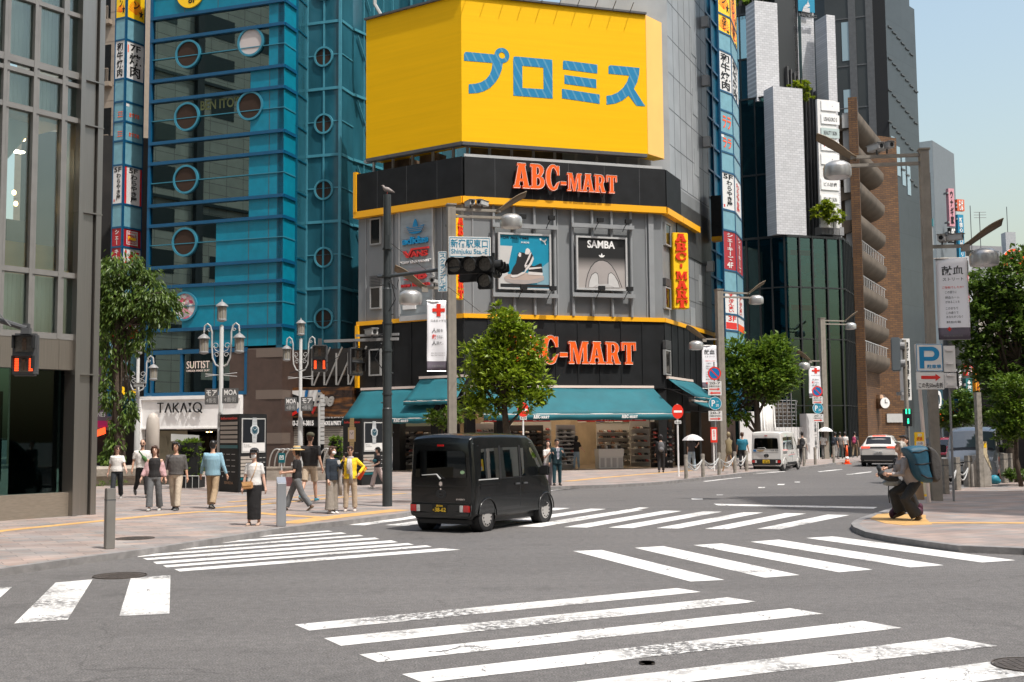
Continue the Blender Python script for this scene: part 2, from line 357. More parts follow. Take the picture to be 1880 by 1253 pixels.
g=MB();g.prism(WF,[(p.x,p.y)for p in kl]+[(29,80),(36,96),(30,110),(-70,110),(-70,5),(-22,5),(-12,12)],-.2,PZ);struct(g.build('sidewalk',PAVE))
KERB2=[(1990,1020),(1880,1007),(1760,1002.5),(1702,995),(1632,985),(1590,977),(1568,968),(1563,962),(1568,956.5),(1580,951),(1605,943),(1640,932),(1680,918),(1724,904.5),(1748,899.5),(1771,894),(1820,888.5),(1880,882.5),(1980,874)]
kr=[G(x,y,PZ)for x,y in KERB2]
g=MB();g.prism(WF,[(p.x,p.y)for p in kr]+[(40,44),(40,4),(14,4)],-.2,PZ);struct(g.build('sidewalk',PAVE))
mk('kerbstone',(.21,.2,.195),.85,var=.2,vscale=6,bump=.3)
def kerb(pl,width,sgn,z0=-.1,z1=PZ+.004):
 g=MB();a=[];b=[]
 for i,p in enumerate(pl):
  t=(pl[min(i+1,len(pl)-1)]-pl[max(i-1,0)]);t.z=0;t.normalize();n=V((-t.y,t.x,0))*sgn
  a.append(p-n*.006);b.append(p+n*width)
 n=len(a);vs=[V((p.x,p.y,z))for z in(z0,z1)for q in(a,b)for p in q];fs=[]
 for i in range(n-1):fs+=[(i,i+1,2*n+i+1,2*n+i),(2*n+i,2*n+i+1,3*n+i+1,3*n+i),(n+i+1,n+i,3*n+i,3*n+i+1)]
 g.add(vs,fs);return struct(g.build('kerb',K['kerbstone']))
kerb(kl,.13,1);kerb(kr,.15,-1)
mk('gutter',(.36,.31,.26),.9,var=.12)
g=MB();pl=[G(x,y)for x,y in KERB2[1:13]];ip=[]
for i,p in enumerate(pl):
 t=(pl[min(i+1,len(pl)-1)]-pl[max(i-1,0)]).normalized();n=V((t.y,-t.x,0))*-1
 wd=.12 if i<2 else.35+1.1*math.sin(min(1,(i-2)/8)*math.pi);ip.append(p+V((-n.x,-n.y,0))*wd)
n=len(pl);g.add([V((p.x,p.y,.004))for p in pl+ip],[(i,i+1,n+i+1,n+i)for i in range(n-1)]);struct(g.build('gutter',K['gutter']))
mk('tactile',(.50,.295,.105),.8,var=.15,vscale=5,bump=.3,bscale=25)
def strip(pts,wd,z=PZ+.004,far=False):
 g=MB();p=[G(x,y,z)for x,y in pts];a=[];b=[]
 for i,q in enumerate(p):
  t=(p[min(i+1,len(p)-1)]-p[max(i-1,0)]).normalized();n=V((-t.y,t.x,0))*wd/2;a.append(q+n);b.append(q-n)
 n=len(a);g.add(a+b,[(i,n+i,n+i+1,i+1)for i in range(n-1)]);return g
struct(strip([(-30,980),(0,975),(190,956),(300,945),(372,939.5),(400,939.5)],.34).build('tactile_paving',K['tactile']))
struct(strip([(402,939.5),(470,942),(540,947),(590,950)],.34,PZ+.0065).build('tactile_paving',K['tactile']))
struct(strip([(524,961),(600,951),(668,943),(736,936)],.6).build('tactile_paving',K['tactile']))
struct(strip([(392,933),(470,927),(560,919),(640,912),(745,906)],.3).build('tactile_paving',K['tactile']))
struct(strip([(420,922),(500,916),(600,909)],.25,PZ+.0065).build('tactile_paving',K['tactile']))
struct(strip([(1040,884),(1110,877),(1180,871),(1270,864)],.4).build('tactile_paving',K['tactile']))
struct(strip([(1690,960),(1760,960),(1900,960.5)],.36).build('tactile_paving',K['tactile']))
g=MB();g.prism(WF,[tuple(G(x,y,0))[:2]for x,y in[(1598,962),(1612,953),(1640,951),(1700,955),(1700,962),(1712,973),(1660,975),(1625,971)]],PZ-.01,PZ+.006);struct(g.build('tactile_paving',K['tactile']))
PAINT=paintmat('road_paint',(.66,.645,.62),.47);PAINT2=paintmat('road_paint_fresh',(.67,.655,.63),.56)
def marking(name,quads,m=PAINT):
 g=MB()
 for q in quads:
  p=[G(*c,.004)if not isinstance(c,V)else V((c.x,c.y,.004))for c in q]
  if(p[1]-p[0]).cross(p[2]-p[1]).z<0:p.reverse()
  g.add(p,[(0,1,2,3)])
 return struct(g.build(name,m))
near=[[(541,1147),(1243,1080),(1287,1087),(568,1158)],[(595,1172),(1335,1097),(1390,1105),(626,1186)],
  [(660,1202),(1450,1117),(1512,1127),(694,1216)],[(738,1238),(1583,1140),(1655,1153),(778,1254)]]
q4=[G(*c)for c in near[3]];q1=[G(*c)for c in near[0]];st=[(q4[i]-q1[i])/3 for i in range(4)]
near.append([q4[0]+st[0],G(1742,1171),G(1831,1187),q4[3]+st[3]])
near.append([q4[0]+st[0]*2,G(1742,1171)+(q4[1]-q1[1])/3,G(1831,1187)+(q4[2]-q1[2])/3,q4[3]+st[3]*2])
marking('crosswalk_marking',near)
rt=[(1052,1012),(1105,1010),(1165,1006),(1218,1003),(1273,1001),(1325,998),(1378,995),(1430,991),(1480,988),(1530,985)]
rb=[(1268,1068),(1330,1065),(1404,1061),(1468,1056),(1540,1051),(1602,1046),(1672,1042),(1733,1038),(1803,1033),(1865,1029)]
marking('crosswalk_marking',[[rt[2*i],rt[2*i+1],rb[2*i+1],rb[2*i]]for i in range(5)],PAINT2)
marking('crosswalk_marking',[[(102,1070),(170,1064),(124,1138),(26,1145)],[(240,1062),(313,1056),(311,1127),(219,1131)],[(-45,1083),(22,1078),(-62,1152),(-165,1160)]])
ls=[[(471.5,984.6),(602.5,974.4),(611,976),(476.6,986.3)],[(372.8,997.2),(626,977.8),(636.6,979.8),(377.9,999.9)]]
L1,R1,L8,R8=[(268,1012.3),(246,1020),(262,1025.6),(281,1032),(299,1038.6),(320,1045.3)],[(660,982.2),(688,987),(718,992.3),(748,997.4),(782,1001.5),(812,1006.8)],[(271,1014.8),(254,1022.8),(271,1028.5),(288,1036),(306,1042),(330,1049.6)],[(668,984.4),(697,990),(731,995.8),(760,1000.2),(793,1004),(845,1009.6)]
ls+=[[L1[i],R1[i],R8[i],L8[i]]for i in range(6)]
marking('crosswalk_marking',ls,PAINT2)
o=V((1000,880,0));Z=lambda x,y:(1000+x/2.136,880+y/2.136)
mid=[[Z(470,123.5),Z(538,125),Z(165,190),Z(75,188)],[Z(625,126),Z(695,128),Z(345,192),Z(250,190)],[Z(780,130),Z(857,131),Z(525,194),Z(438,192)],
    [Z(945,133),Z(1025,135),Z(715,196.5),Z(628,194.5)],[Z(1110,139),Z(1195,141),Z(920,197),Z(830,195.5)]]
a=[G(*c)for c in mid[0]];b=[G(*c)for c in mid[4]];stp=[(a[i]-b[i])/4 for i in range(4)]
mid+=[[a[i]+stp[i]*k for i in range(4)]for k in range(1,9)]
marking('crosswalk_marking',mid,PAINT2)
marking('stop_line',[[(1310,925.2),(1611,931.3),(1604,934.2),(1318,928.3)]],PAINT2)
marking('crosswalk_marking',[[(985,904),(1000,901.5),(1118,892.5),(1112,891)],[(990,898),(1003,896.2),(1085,892.2),(1075,891.6)]],PAINT2)
marking('lane_marking',[[Z(575,75),Z(620,76),Z(620,80),Z(577,80)],[Z(675,60),Z(700,60),Z(700,63),Z(673,63)],[Z(838,31),Z(866,31),Z(862,34),Z(838,35)],[Z(915,19),Z(943,19),Z(938,23),Z(912,23)],[Z(980,9),Z(1003,10),Z(1000,13),Z(980,13)],
   [(1553,871),(1600,866),(1600,867.2),(1556,872.5)],[(1290,884),(1360,876.3),(1362,877),(1296,884.6)],[(1340,873.6),(1440,865.2),(1443,865.9),(1345,874.4)],[(1500,866),(1545,861.5),(1548,862.3),(1506,867)],[Z(330,119),Z(372,111),Z(410,112),Z(350,122)]])
mk('iron',(.085,.07,.06),.6,.4,var=.25,vscale=14,bump=.6,bscale=18)
def manhole(px,py,r,z,label):
 p=G(px,py,z);g=MB();fr=Fr((p.x,p.y,z),(1,0,0),(0,1,0),(0,0,1));g.ring(fr,0,0,0,r*.93,-.01,.006,28);g.ring(fr,0,0,r*.96,r,-.01,.009,28)
 for i in range(-3,4):
  for j in range(-3,4):
   if i*i+j*j<11:g.box(fr,i*r*.22-.03,i*r*.22+.03,j*r*.22-.03,j*r*.22+.03,.004,.0095)
 tag(g.build('manhole_cover',K['iron']),label,'manhole cover')
manhole(220,1057.5,.36,.004,'round iron manhole cover in the road touching two short crosswalk bars');manhole(248,989,.34,PZ,'small round cover set in the left pavement beside the kerb')
manhole(1893,1222,.3,.006,'large dark manhole cover at the end of the nearest crosswalk');manhole(1188,1218,.05,.004,'tiny round valve lid between the nearest crosswalk bars')
# ------------------------------------------------------------------ steel and glass block on the left
lfA,lfB=G(0,957,PZ),G(168,945,PZ);LF=Fac(lfA.xy,lfB.xy);uE=LF.uv(184,300)[0];uP=LF.uv(149,300)[0]
mk('framegrey',(.25,.242,.23),.4,.4,var=.08);GL=glass('glass_office',(.93,.97,.95),.93,gl=(.6,.68,.68));GD=glass('glass_dark',(.3,.45,.42),.93,gl=(.18,.22,.22))
mk('blind',(.66,.72,.68),.7,var=.12,vscale=.7);mk('cream',(.55,.44,.28),.6,var=.05);mk('floorwood',(.55,.33,.13),.4,var=.1)
lb=thing('office_building','steel and glass office block with tall pillars filling the left edge','building',(lfA.x,lfA.y,PZ))
vtop=26.0;V_=lambda x,y:LF.uv(x,y)[1];U_=lambda x,y:LF.uv(x,y)[0]
v0,v1,v2=V_(60,908),V_(60,677),V_(60,619)
g=MB();g.box(LF,-16,uE-.02,0,vtop,-9,-6.5);g.box(LF,-16,uE-.02,vtop,vtop+.5,-9,.3);g.build('wall',K['dgrey'],lb)
g=MB()
g.box(LF,uP,uP+.34,v0-3,vtop,-.55,.02);g.box(LF,uP+.37,uE,v0-3,vtop,-.6,.10);g.box(LF,uP-.14,uP-.02,v0-3,vtop,-.4,.16)
for vv in(V_(170,153),V_(170,235),V_(170,395),V_(170,690)):g.box(LF,uP-.15,uE+.012,vv,vv+.03,-.5,.112)
g.build('corner_pillar',K['steel'],lb)
us=[-13.5,-9.4,-5.3,U_(6,300),U_(62,300),U_(115,300)]
du=us[4]-us[3];us=[us[3]-4*du,us[3]-3*du,us[3]-2*du,us[3]-du]+us[3:]
for uu in us:
 g=MB();g.box(LF,uu-.08,uu,v2,vtop,-.12,.06);g.box(LF,uu+.02,uu+.08,v2,vtop,-.10,.03);g.build('mullion',K['framegrey'],lb)
hz=[(60,-90,.1),(60,3,.1),(60,118,.16),(60,137,.1),(60,203,.12),(48,497,.12),(60,615,.14)]
for x,y,t in hz:
 g=MB();g.box(LF,-16,uP-.14,V_(x,y)-t/2,V_(x,y)+t/2,-.1,.05);g.build('transom',K['framegrey'],lb)
g=MB();g.box(LF,-16,uP-.14,v1,v2,-.3,.04)
for uu in us:g.box(LF,uu-.012,uu+.012,v1,v2,.03,.048)
g.build('fascia',mat('brushed',(.27,.24,.205),.35,.75,var=.10,stretch=(30,30,.5)),lb)
g=MB();g.box(LF,-16,uP-.14,PZ,v0,-.35,.0);g.box(LF,-16,uE,PZ-.05,PZ+.12,-.4,-.06);g.build('plinth',mat('bronze',(.30,.26,.21),.4,.5,var=.1,stretch=(2,2,12)),lb)
for a,b,m_ in((v2,V_(48,497),GL),(V_(48,497),V_(60,203),GL),(V_(60,203),V_(60,118),GL),(V_(60,118),vtop,GL)):
 g=MB();g.box(LF,-16,uP-.14,a,b,-.06,-.04);g.build('window',m_,lb)
for a,b in((v2+.1,V_(48,500)),(V_(60,200),V_(60,130)),(V_(60,116),vtop)):
 g=MB();g.box(LF,-16,uP-.2,a,b,-.42,-.40)
 for uu in us:
  for q in range(7):g.box(LF,uu+.1+q*du/7,uu+.115+q*du/7,a,b,-.41,-.385)
 g.build('window_blind',K['blind'],lb)
vb,vt=V_(48,497),V_(60,203);hh=vt-vb
g=MB();g.box(LF,-16,uP-.2,vb,vb+.12,-6,-.1);g.box(LF,-16,uP-.2,vb+.12,vb+.7,-.5,-.44);g.build('floor',K['floorwood'],lb)
g=MB();g.box(LF,-16,uP-.2,vt-.1,vt,-6,-.3);g.box(LF,-16,uP-.2,vb,vt,-6.4,-6.2);g.build('inner_wall',K['cream'],lb)
g=MB();g.prism(LF,[(us[3]-2.2,vb+.7),(us[3]-2.2,vt),(us[4]+1.3,vt),(us[3]+.25,vb+1.3)],-.75,-.7);g.prism(LF,[(us[4]+1.32,vt),(us[3]+.27,vb+1.3),(us[3]+.3,vb+.7),(us[4]+.5,vb+.7),(us[5]-.2,vt-2.2),(us[5]-.2,vt)],-2.2,-2.15);g.build('stair_wall',K['blind'],lb)
g=MB();g.box(LF,us[4]+.2,us[5]-.1,vb+.8,vb+1.5,-2,-1);g.box(LF,us[5]+.1,us[5]+.8,vb+.8,vb+1.35,-2,-1.2);g.ell(LF.P(us[3]+.7,vb+1.9,-.9),.17,.17,.17);g.build('furniture',K['grey'],lb)
g=MB()
for k,(a,b)in enumerate(((us[4]+.75,vb+1.9),(us[4]+.8,vb+1.65),(us[3]+.95,vb+2.5),(us[4]+.95,vb+3.2),(us[3]+.1,vb+1.25))):g.ell(LF.P(a,b,-.8),.05,.05,.06,8,6)
g.build('pendant_lamp',K['warm'],lb)
for k in range(8):g=MB();g.box(LF,-9+k*1.5,-8.2+k*1.5,vt-.15,vt-.11,-3.4,-3.2);g.build('ceiling_light',K['tube'],lb)  # glowing strips added to brighten the room behind the big window
g=MB();g.box(LF,-16,uP-.14,v0,v1,-.3,-.26);g.build('shop_window',GD,lb)
mk('shopdark',(.012,.012,.013),.3);g=MB();g.box(LF,U_(40,800),uP-.16,v0,v1,-.5,-.45);g.box(LF,-16,uP,v0,v1,-5,-4.8);g.build('shop_interior',K['shopdark'],lb)
g=MB();g.box(LF,U_(5,800),U_(36,800),v0+.3,v1-.5,-.75,-.7);g.box(LF,U_(-30,700),U_(4,800),V_(2,860),V_(2,690),-.40,-.36);g.build('display_panel',[mat('panelteal',(.03,.15,.15),.5)],lb)
mk('beige',(.30,.245,.19),.8,var=.08);BG=Fac(at_plan(150,76),at_plan(226,75));bb=thing('beige_building','beige stone block with balcony windows, seen behind the glass office','building',BG.O)
g=MB();g.box(BG,-6,BG.L,0,34,-8,0)
for vv in range(0,34,1):g.box(BG,-6,BG.L,vv*1.02,vv*1.02+.02,-.01,.012)
g.build('wall',K['beige'],bb)
for y0,y1 in((-20,38),(84,152),(200,274),(318,394),(438,512),(556,630)):
 a0,b1=BG.uv(188,y0);a1,b0=BG.uv(203,y1);g=MB();g.box(BG,a0,a1,b0,b1,.0,.03);wi=g.build('window',K['carglass'],bb)
 g=MB();g.box(BG,a0-.1,a1+.15,b0-.3,b0,0,.35)
 for q in range(6):g.cyl(BG.P(a0+q*(a1-a0)/5,b0,.3),BG.P(a0+q*(a1-a0)/5,b0+.9,.3),.02,n=5)
 g.cyl(BG.P(a0,b0+.9,.3),BG.P(a1,b0+.9,.3),.025,n=5);g.build('balcony',[K['beige']],bb)
# ------------------------------------------------------------------ blue glass building with round windows
mk('bluepanel',(.002,.185,.275),.32,spec=.4,var=.10,vscale=2.5,var2=.08,v2scale=.3);mk('blueband',(.002,.07,.155),.35,var=.08);mk('bluedeep',(.002,.075,.13),.3,var=.15)
mk('bluering',(.03,.19,.27),.35);mk('bluelight',(.06,.24,.31),.35,var=.12);mk('bluetower',(.02,.10,.135),.12,spec=.8,var=.25,vscale=1.2,stretch=(1,1,.3));mk('brownstone',(.060,.038,.030),.5,var=.15,vscale=3);mk('tanband',(.13,.10,.082),.6)
GB=glass('glass_tinted',(.22,.30,.30),.62,.01,.0,gl=(.23,.33,.34))
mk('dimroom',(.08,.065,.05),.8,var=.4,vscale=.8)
BP0,BP1,BP2=at_plan(268,60.4),at_plan(516.5,57.8),at_plan(538,59.0)
BF=Fac(BP0,BP1);BR=Fac(BP1,BP2);ub=lambda x,y=300:BF.uv(x,y)[0];vb_=lambda x,y:BF.uv(x,y)[1]
bl=thing('blue_building','turquoise glass and panel building with round porthole windows','building',(BP0.x,BP0.y,0))
BT=32.0;base=vb_(287,728)
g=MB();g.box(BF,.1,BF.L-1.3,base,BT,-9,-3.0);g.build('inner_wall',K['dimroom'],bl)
g=MB();g.box(BR,0,BR.L+.3,vb_(521,640),BT,-.35,0);g.build('side_panel',K['bluedeep'],bl)
rows=[(-140,-81),(-81,-40),(-40,33),(33,74),(74,148),(148,185),(185,262),(262,299),(299,376),(376,413),(413,490),(490,526),(526,605),(605,642)]
gx={33:494,74:494,148:460,185:460,262:458,299:457,376:457,413:397,490:395,526:335,605:383}
gx.update({-140:494,-81:494,-40:270})
pan=MB();band=MB();gls=MB();fl=MB();thin=MB();seam=MB();fr_=MB()
for y0,y1 in rows:
 a,b=vb_(287,y1),vb_(287,y0);ge=ub(gx[y0],y0)if gx[y0]>280 else 0.05;L_=BF.L
 if ge>.1:gls.box(BF,.08,ge,a,b,-.05,-.03)
 pan.box(BF,ge,L_,a,b,-.3,0);pan.box(BR,0,BR.L,a,b,-.3,.02)
 for x in(335,397,458,494):
  if ub(x)>ge+.2:seam.box(BF,ub(x)-.012,ub(x)+.012,a,b,-.01,.012)
 t=.17;band.box(BF,-.05,L_+.04,b-t,b,-.3,.13);band.box(BR,-.02,BR.L,b-t-.002,b-.002,-.2,.10)
 if y1-y0>50:
  thin.box(BF,.05,L_+.02,(a+b)/2-.02,(a+b)/2+.02,-.02,.05);thin.box(BR,0,BR.L,(a+b)/2-.03,(a+b)/2+.03,-.02,.05)
  fl.box(BF,.1,ge,b-.45,b-.1,-3,-.4)
fr_.box(BF,-.08,.08,base,BT,-.3,.1)
pan.build('panel',K['bluepanel'],bl);band.build('floor_band',K['blueband'],bl);gls.build('window',GB,bl);fl.build('ceiling',K['dgrey'],bl);thin.build('rail',K['bluering'],bl);seam.build('panel_seam',K['dgrey'],bl);fr_.build('corner_post',K['blueband'],bl)
mk('portdark',(.040,.026,.020),.15,spec=.2);mk('portpale',(.5,.45,.43),.3)
for x,y,m_ in((346,100,'portdark'),(461,78,'portpale'),(344,215,'portdark'),(460,195,'portdark'),(342,330,'portdark'),(340,445,'portdark'),(340,563,'collage')):
 a,b=BF.uv(x,y);g=MB();g.ring(BF,a,b,.67,.775,-.05,.10,36);f=g.build('porthole',K['bluering'],bl)
 if m_=='collage':
  m=bpy.data.materials.new('collage');m.use_nodes=True;t=m.node_tree;vo=t.nodes.new('ShaderNodeTexVoronoi');vo.inputs['Scale'].default_value=5;r=t.nodes.new('ShaderNodeValToRGB')
  tc=t.nodes.new('ShaderNodeTexCoord');t.links.new(tc.outputs['Object'],vo.inputs['Vector']);t.links.new(vo.outputs['Color'],r.inputs[0]);t.links.new(r.outputs[0],t.nodes['Principled BSDF'].inputs['Base Color'])
  e=r.color_ramp.elements;e[0].color=(.05,.05,.06,1);e[1].color=(.5,.47,.45,1);q=e.new(.45);q.color=(.55,.5,.5,1);q=e.new(.62);q.color=(.5,.05,.12,1);q=e.new(.7);q.color=(.6,.58,.55,1);K['collage']=m
 g=MB();g.ring(BF,a,b,0,.67,.0,.03,36);g.build('pane',K[m_],f)
tag(MB().text(BF,"BEN ITO'S",ub(368,190),ub(440,190),vb_(405,199),vb_(405,181),-.02,.01,.02).build('window_lettering',mat('oldyellow',(.10,.12,.04),.6)),'faded yellow lettering on the blue building window beside a porthole','sign')
a,b=BF.uv(351,-13);g=MB();g.ring(BF,a,b,0,.86,.01,.10,30);s_=tag(g.build('round_sign',K['yellow']),'round yellow sign at the top of the blue panel building','sign')
MB().text(BF,'8F',a-.1,a+.4,b-.62,b-.25,.104,.01,.02).build('lettering',K['black'],s_)
TP0,TP1,TP2,TP3=at_plan(560,60.6),at_plan(624,60.0),at_plan(646,61.4),at_plan(690,63.2)
TF=Fac(TP0,TP1);TR=Fac(TP1,TP2);TB=Fac(TP2,TP3)
tw=thing('stair_tower','slim teal glass stair tower with a column of round windows','building',(TP0.x,TP0.y,0));tv=lambda y:TF.uv(595,y)[1]
g=MB();g.box(TF,.05,TF.L-.05,tv(645),BT+2,-4,-.06);g.box(TB,-.5,TB.L+6,tv(645),BT+6,-4,-.1);gap=Fac(BP2,TP0);g.build('core',K['bluedeep'],tw);g=MB();g.box(gap,-.2,gap.L+.1,tv(660),BT,-.3,-.02);g.build('recess_panel',K['bluetower'],tw);g=MB()
for k in range(16):g.box(gap,0,gap.L,tv(660)+k*1.75,tv(660)+k*1.75+.07,-.02,.02)
g.build('recess_joint',K['bluedeep'],tw)
g=MB();g.box(TF,0,TF.L,tv(645),BT+2,-.05,-.01);g.box(TR,.06,TR.L,tv(645),BT+2,-.05,-.01);g.box(TB,0,TB.L+6,tv(645),BT+6,-.1,-.02);g.build('panel',K['bluetower'],tw)
g=MB()
for u_ in(0.02,TF.L/2,TF.L-.02):g.box(TF,u_-.05-.05*(u_>1.5),u_+.05,tv(645),BT+2,0,.05+.05*(u_>1.5))
for k in range(-2,6):
 y=44+122*k-3;g.box(TF,0,TF.L,tv(y)-.1,tv(y)+.05,-.02,.06);g.box(TR,.06,TR.L,tv(y)-.1,tv(y)+.05,-.02,.04);g.box(TF,0,TF.L,tv(y+61)-.03,tv(y+61)+.03,-.02,.03);g.box(TR,.06,TR.L,tv(y+61)-.03,tv(y+61)+.03,-.02,.03)
 for kk in range(1,8):g.box(TB,kk*.9,kk*.9+.05,tv(y+122),tv(y),-.03,.05)
 p=[TB.P(.3,tv(y+10),.1),TB.P(1.4,tv(y+75),.1)];g.cyl(p[0],p[1],.05,n=6);g.box(TB,0,TB.L+6,tv(y)-.08,tv(y)+.06,-.03,.08)
g.build('frame',K['bluelight'],tw)
for y in(-17,105,228,349,473,585):
 a,b=TF.uv(595,y);g=MB();g.ring(TF,a,b,.46,.56,-.05,.10,32);f=g.build('porthole',K['bluelight'],tw);g=MB();g.ring(TF,a,b,0,.47,0,.03,32);g.build('pane',K['portdark'],f)
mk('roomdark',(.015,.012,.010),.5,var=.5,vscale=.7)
g=MB();x0,x1=ub(272,690),ub(454,690);t,bo=vb_(287,648),vb_(287,722)
lw=thing('brown_stone_base','brown stone lower storeys with bands, under the blue panels','building',(BP1.x,BP1.y,PZ))
gs=MB();gs.box(BF,x1,BF.L,PZ,vb_(521,640),-3,0);gs.box(BR,0.02,BR.L+1.2,PZ,vb_(521,640),-3,-.01);gs.box(BF,.1,x1,PZ,bo,-5.5,-5);gs.build('wall',K['brownstone'],lw)
g=MB()
for y0,y1 in((639,656),(716,733),(795,815)):g.box(BF,x1+.03,BF.L+.02,vb_(500,y1),vb_(500,y0),0,.03);g.box(BR,0.01,BR.L,vb_(521,y1),vb_(521,y0),0,.03)
g.build('stone_band',K['tanband'],lw)
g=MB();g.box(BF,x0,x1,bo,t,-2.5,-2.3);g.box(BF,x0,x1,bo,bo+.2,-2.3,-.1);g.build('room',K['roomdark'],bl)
g=MB();g.box(BF,x0,x1,bo,t,-.05,-.03);g.build('shop_window',GB,bl)
g=MB()
for x in(280,334,394,452):g.box(BF,ub(x,690)-.07,ub(x,690)+.07,bo,t,-.06,.08)
g.box(BF,x0,x1,bo-.18,bo,-.06,.1);g.box(BF,x0,x1,t-.12,t+.1,-.06,.102);g.build('window_frame',K['blueband'],bl)
g=MB()
for x,y in((329,670),(380,665),(391,668),(437,667),(445,661),(448,664)):g.ell(BF.P(*BF.uv(x,y),-1.2),.06,.06,.06,8,6)
g.build('pendant_lamp',K['warm'],bl)
a0,b1=BF.uv(343,664);a1,b0=BF.uv(385,676);g=MB();g.text(BF,'SUITIST',a0,a1,b0,b1,.0,.02,.0);g.text(BF,'ORDER MADE SUIT',a0,a1,b0-.17,b0-.07,.0,.02,.0);tag(g.build('window_lettering',K['pale']),'SUITIST lettering in pale letters on the dark first floor window','sign')
TK=Fac(BF.P(0,0,.35).xy,BF.P(5,0,.35).xy);tu=lambda x,y:TK.uv(x,y)
ts=thing('shop_sign','white TAKA:Q shop fascia box with black letters over a shopfront','sign',BF.P(1,0,.35))
a0,b1=tu(256,729);a1,b0=tu(415,787);g=MB();g.box(TK,a0,a1+.8,b0,b1,-.6,.0);g.box(TK,a0,a1+.8,b1-.18,b1,0,.12);g.box(TK,a0,a0+.18,PZ,b1-.18,-.3,.12);g.box(TK,a0+.2,a1+.8,b0,b0+.08,0,.05);g.build('panel',K['white'],ts)
a0,b1=tu(292,741);a1,b0=tu(376,757);g=MB();wl=(a1-a0)/6.2;hl=b1-b0;st_=.055
def bar(p,q,w=.06):
 d=(V((q[0]-p[0],q[1]-p[1],0))).normalized()*0;n_=V((-(q[1]-p[1]),q[0]-p[0],0)).normalized()*w/2
 g.prism(TK,[(p[0]+n_.x,p[1]+n_.y),(p[0]-n_.x,p[1]-n_.y),(q[0]-n_.x,q[1]-n_.y),(q[0]+n_.x,q[1]+n_.y)],.10,.16)
def ch(i):return a0+i*wl*1.05
bar((ch(0),b1),(ch(0)+wl*.8,b1));bar((ch(0)+wl*.4,b1-.03),(ch(0)+wl*.4,b0))
for i in(1,3):bar((ch(i),b0),(ch(i)+wl*.42,b1));bar((ch(i)+wl*.84,b0),(ch(i)+wl*.42,b1),.062)
bar((ch(2)+.03,b0),(ch(2)+.03,b1));bar((ch(2)+.06,b0+hl*.45),(ch(2)+wl*.75,b1));bar((ch(2)+wl*.2,b0+hl*.55),(ch(2)+wl*.8,b0),.061)
g.prism(TK,[(ch(4),b1),(ch(4)+wl*.4,b1),(ch(4)+wl*.2,b0+hl*.6)],.1,.16);g.prism(TK,[(ch(4),b0),(ch(4)+wl*.2,b0+hl*.4),(ch(4)+wl*.4,b0)],.1,.16)
g.ring(TK,ch(5)+wl*.15,b0+hl/2,hl*.42,hl*.55,.1,.16,24);bar((ch(5)+wl*.2,b0+hl*.3),(ch(5)+wl*.75,b0-.03),.063);g.build('lettering',K['black'],ts)
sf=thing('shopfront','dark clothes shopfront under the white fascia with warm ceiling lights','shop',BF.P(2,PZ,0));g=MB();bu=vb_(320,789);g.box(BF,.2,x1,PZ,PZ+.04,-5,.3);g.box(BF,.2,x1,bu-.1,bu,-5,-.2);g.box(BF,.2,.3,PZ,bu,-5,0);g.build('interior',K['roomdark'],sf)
g=MB()
for i in range(16):g.box(BF,1+i*.3,1.2+i*.3,.9,1.9,-3.6-.3*(i%3),-3.1)
g.build('garment_rack',[mat('cloth_a',(.05,.045,.04),.8)],sf)
g=MB()
for i in range(7):g.cyl(BF.P(1.2+i*.9,bu-.12,-1.5-(i%2)),BF.P(1.2+i*.9,bu-.16,-1.5-(i%2)),.06)
g.build('ceiling_light',K['warm'],sf)
a0,b1=BF.uv(290,802);a1,b0=BF.uv(337,832);g=MB();g.text(BF,'着 パ',a0,a1,b0+.35,b1,.02,.01,.02);g.text(BF,'セットアップ',a0+.1,a1,b0,b0+.2,.02,.01,.01);g.box(BF,a0-.6,a1+.2,b0-.9,b1+.3,-.03,-.02);tag(g.build('window_poster',mat('dustyolive',(.16,.14,.09),.6)),'pale lettering on the dark shop window behind the hedge','poster')
PW=Fac(at_plan(160,66),at_plan(215,66.5));g=MB();a0,b1=PW.uv(160,655);a1,b0=PW.uv(206,790);g.box(PW,a0,a1,b0,b1,-.3,0);pw=tag(g.build('poster_wall',mat('postergrey',(.16,.11,.14),.6,var=.5,vscale=.6)),'large purple grey concert poster in the alley beside the glass office','poster')
g=MB();a,b=PW.uv(178,724);
for i,s_ in enumerate(('DINATAMA','LARTISTS','NAVAILABLE')):g.text(PW,s_,a-.4,a+.55,b+.25-i*.28,b+.47-i*.28,.01,.01,.02)
a,b=PW.uv(178,770);g.text(PW,'JONES',a-.3,a+.45,b+.05,b+.42,.01,.01,.03);g.build('lettering',K['white'],pw);a,b=PW.uv(180,776);g=MB();g.box(PW,a-.6,a+.75,b-.28,b+.1,.01,.03);g.build('pink_band',mat('pink',(.7,.02,.18),.5),pw)
g=MB();a,b=PW.uv(181,798);g.prism(PW,[(a-.3,b-.2),(a+.4,b+.05),(a+.35,b+.42),(a-.35,b+.15)],0,.08);tag(g.build('neon_sign',K['redlamp']),'small tilted red neon sign under the concert poster','sign')
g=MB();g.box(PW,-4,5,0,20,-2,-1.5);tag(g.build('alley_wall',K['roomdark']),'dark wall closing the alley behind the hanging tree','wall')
YS=Fac(at_plan(205,61),at_plan(258,61));g=MB();a0,b1=YS.uv(207,690);a1,b0=YS.uv(258,732);g.box(YS,a0,a1,b0,b1,-.2,0);yb=tag(g.build('script_sign',K['offblack']),'black sign with yellow script behind the hanging tree','sign')
g=MB();g.text(YS,'R e',a0+.3,a1-.1,b0+.15,b0+.65,.01,.02,.03);g.build('lettering',K['yellow'],yb);g=MB();g.box(YS,a0-.15,a1,b0-.12,b0,-.3,.1);g.box(YS,a0-.3,a0-.1,b0-.1,b1+.4,-.3,.1);g.build('blue_frame',K['blueband'],yb)
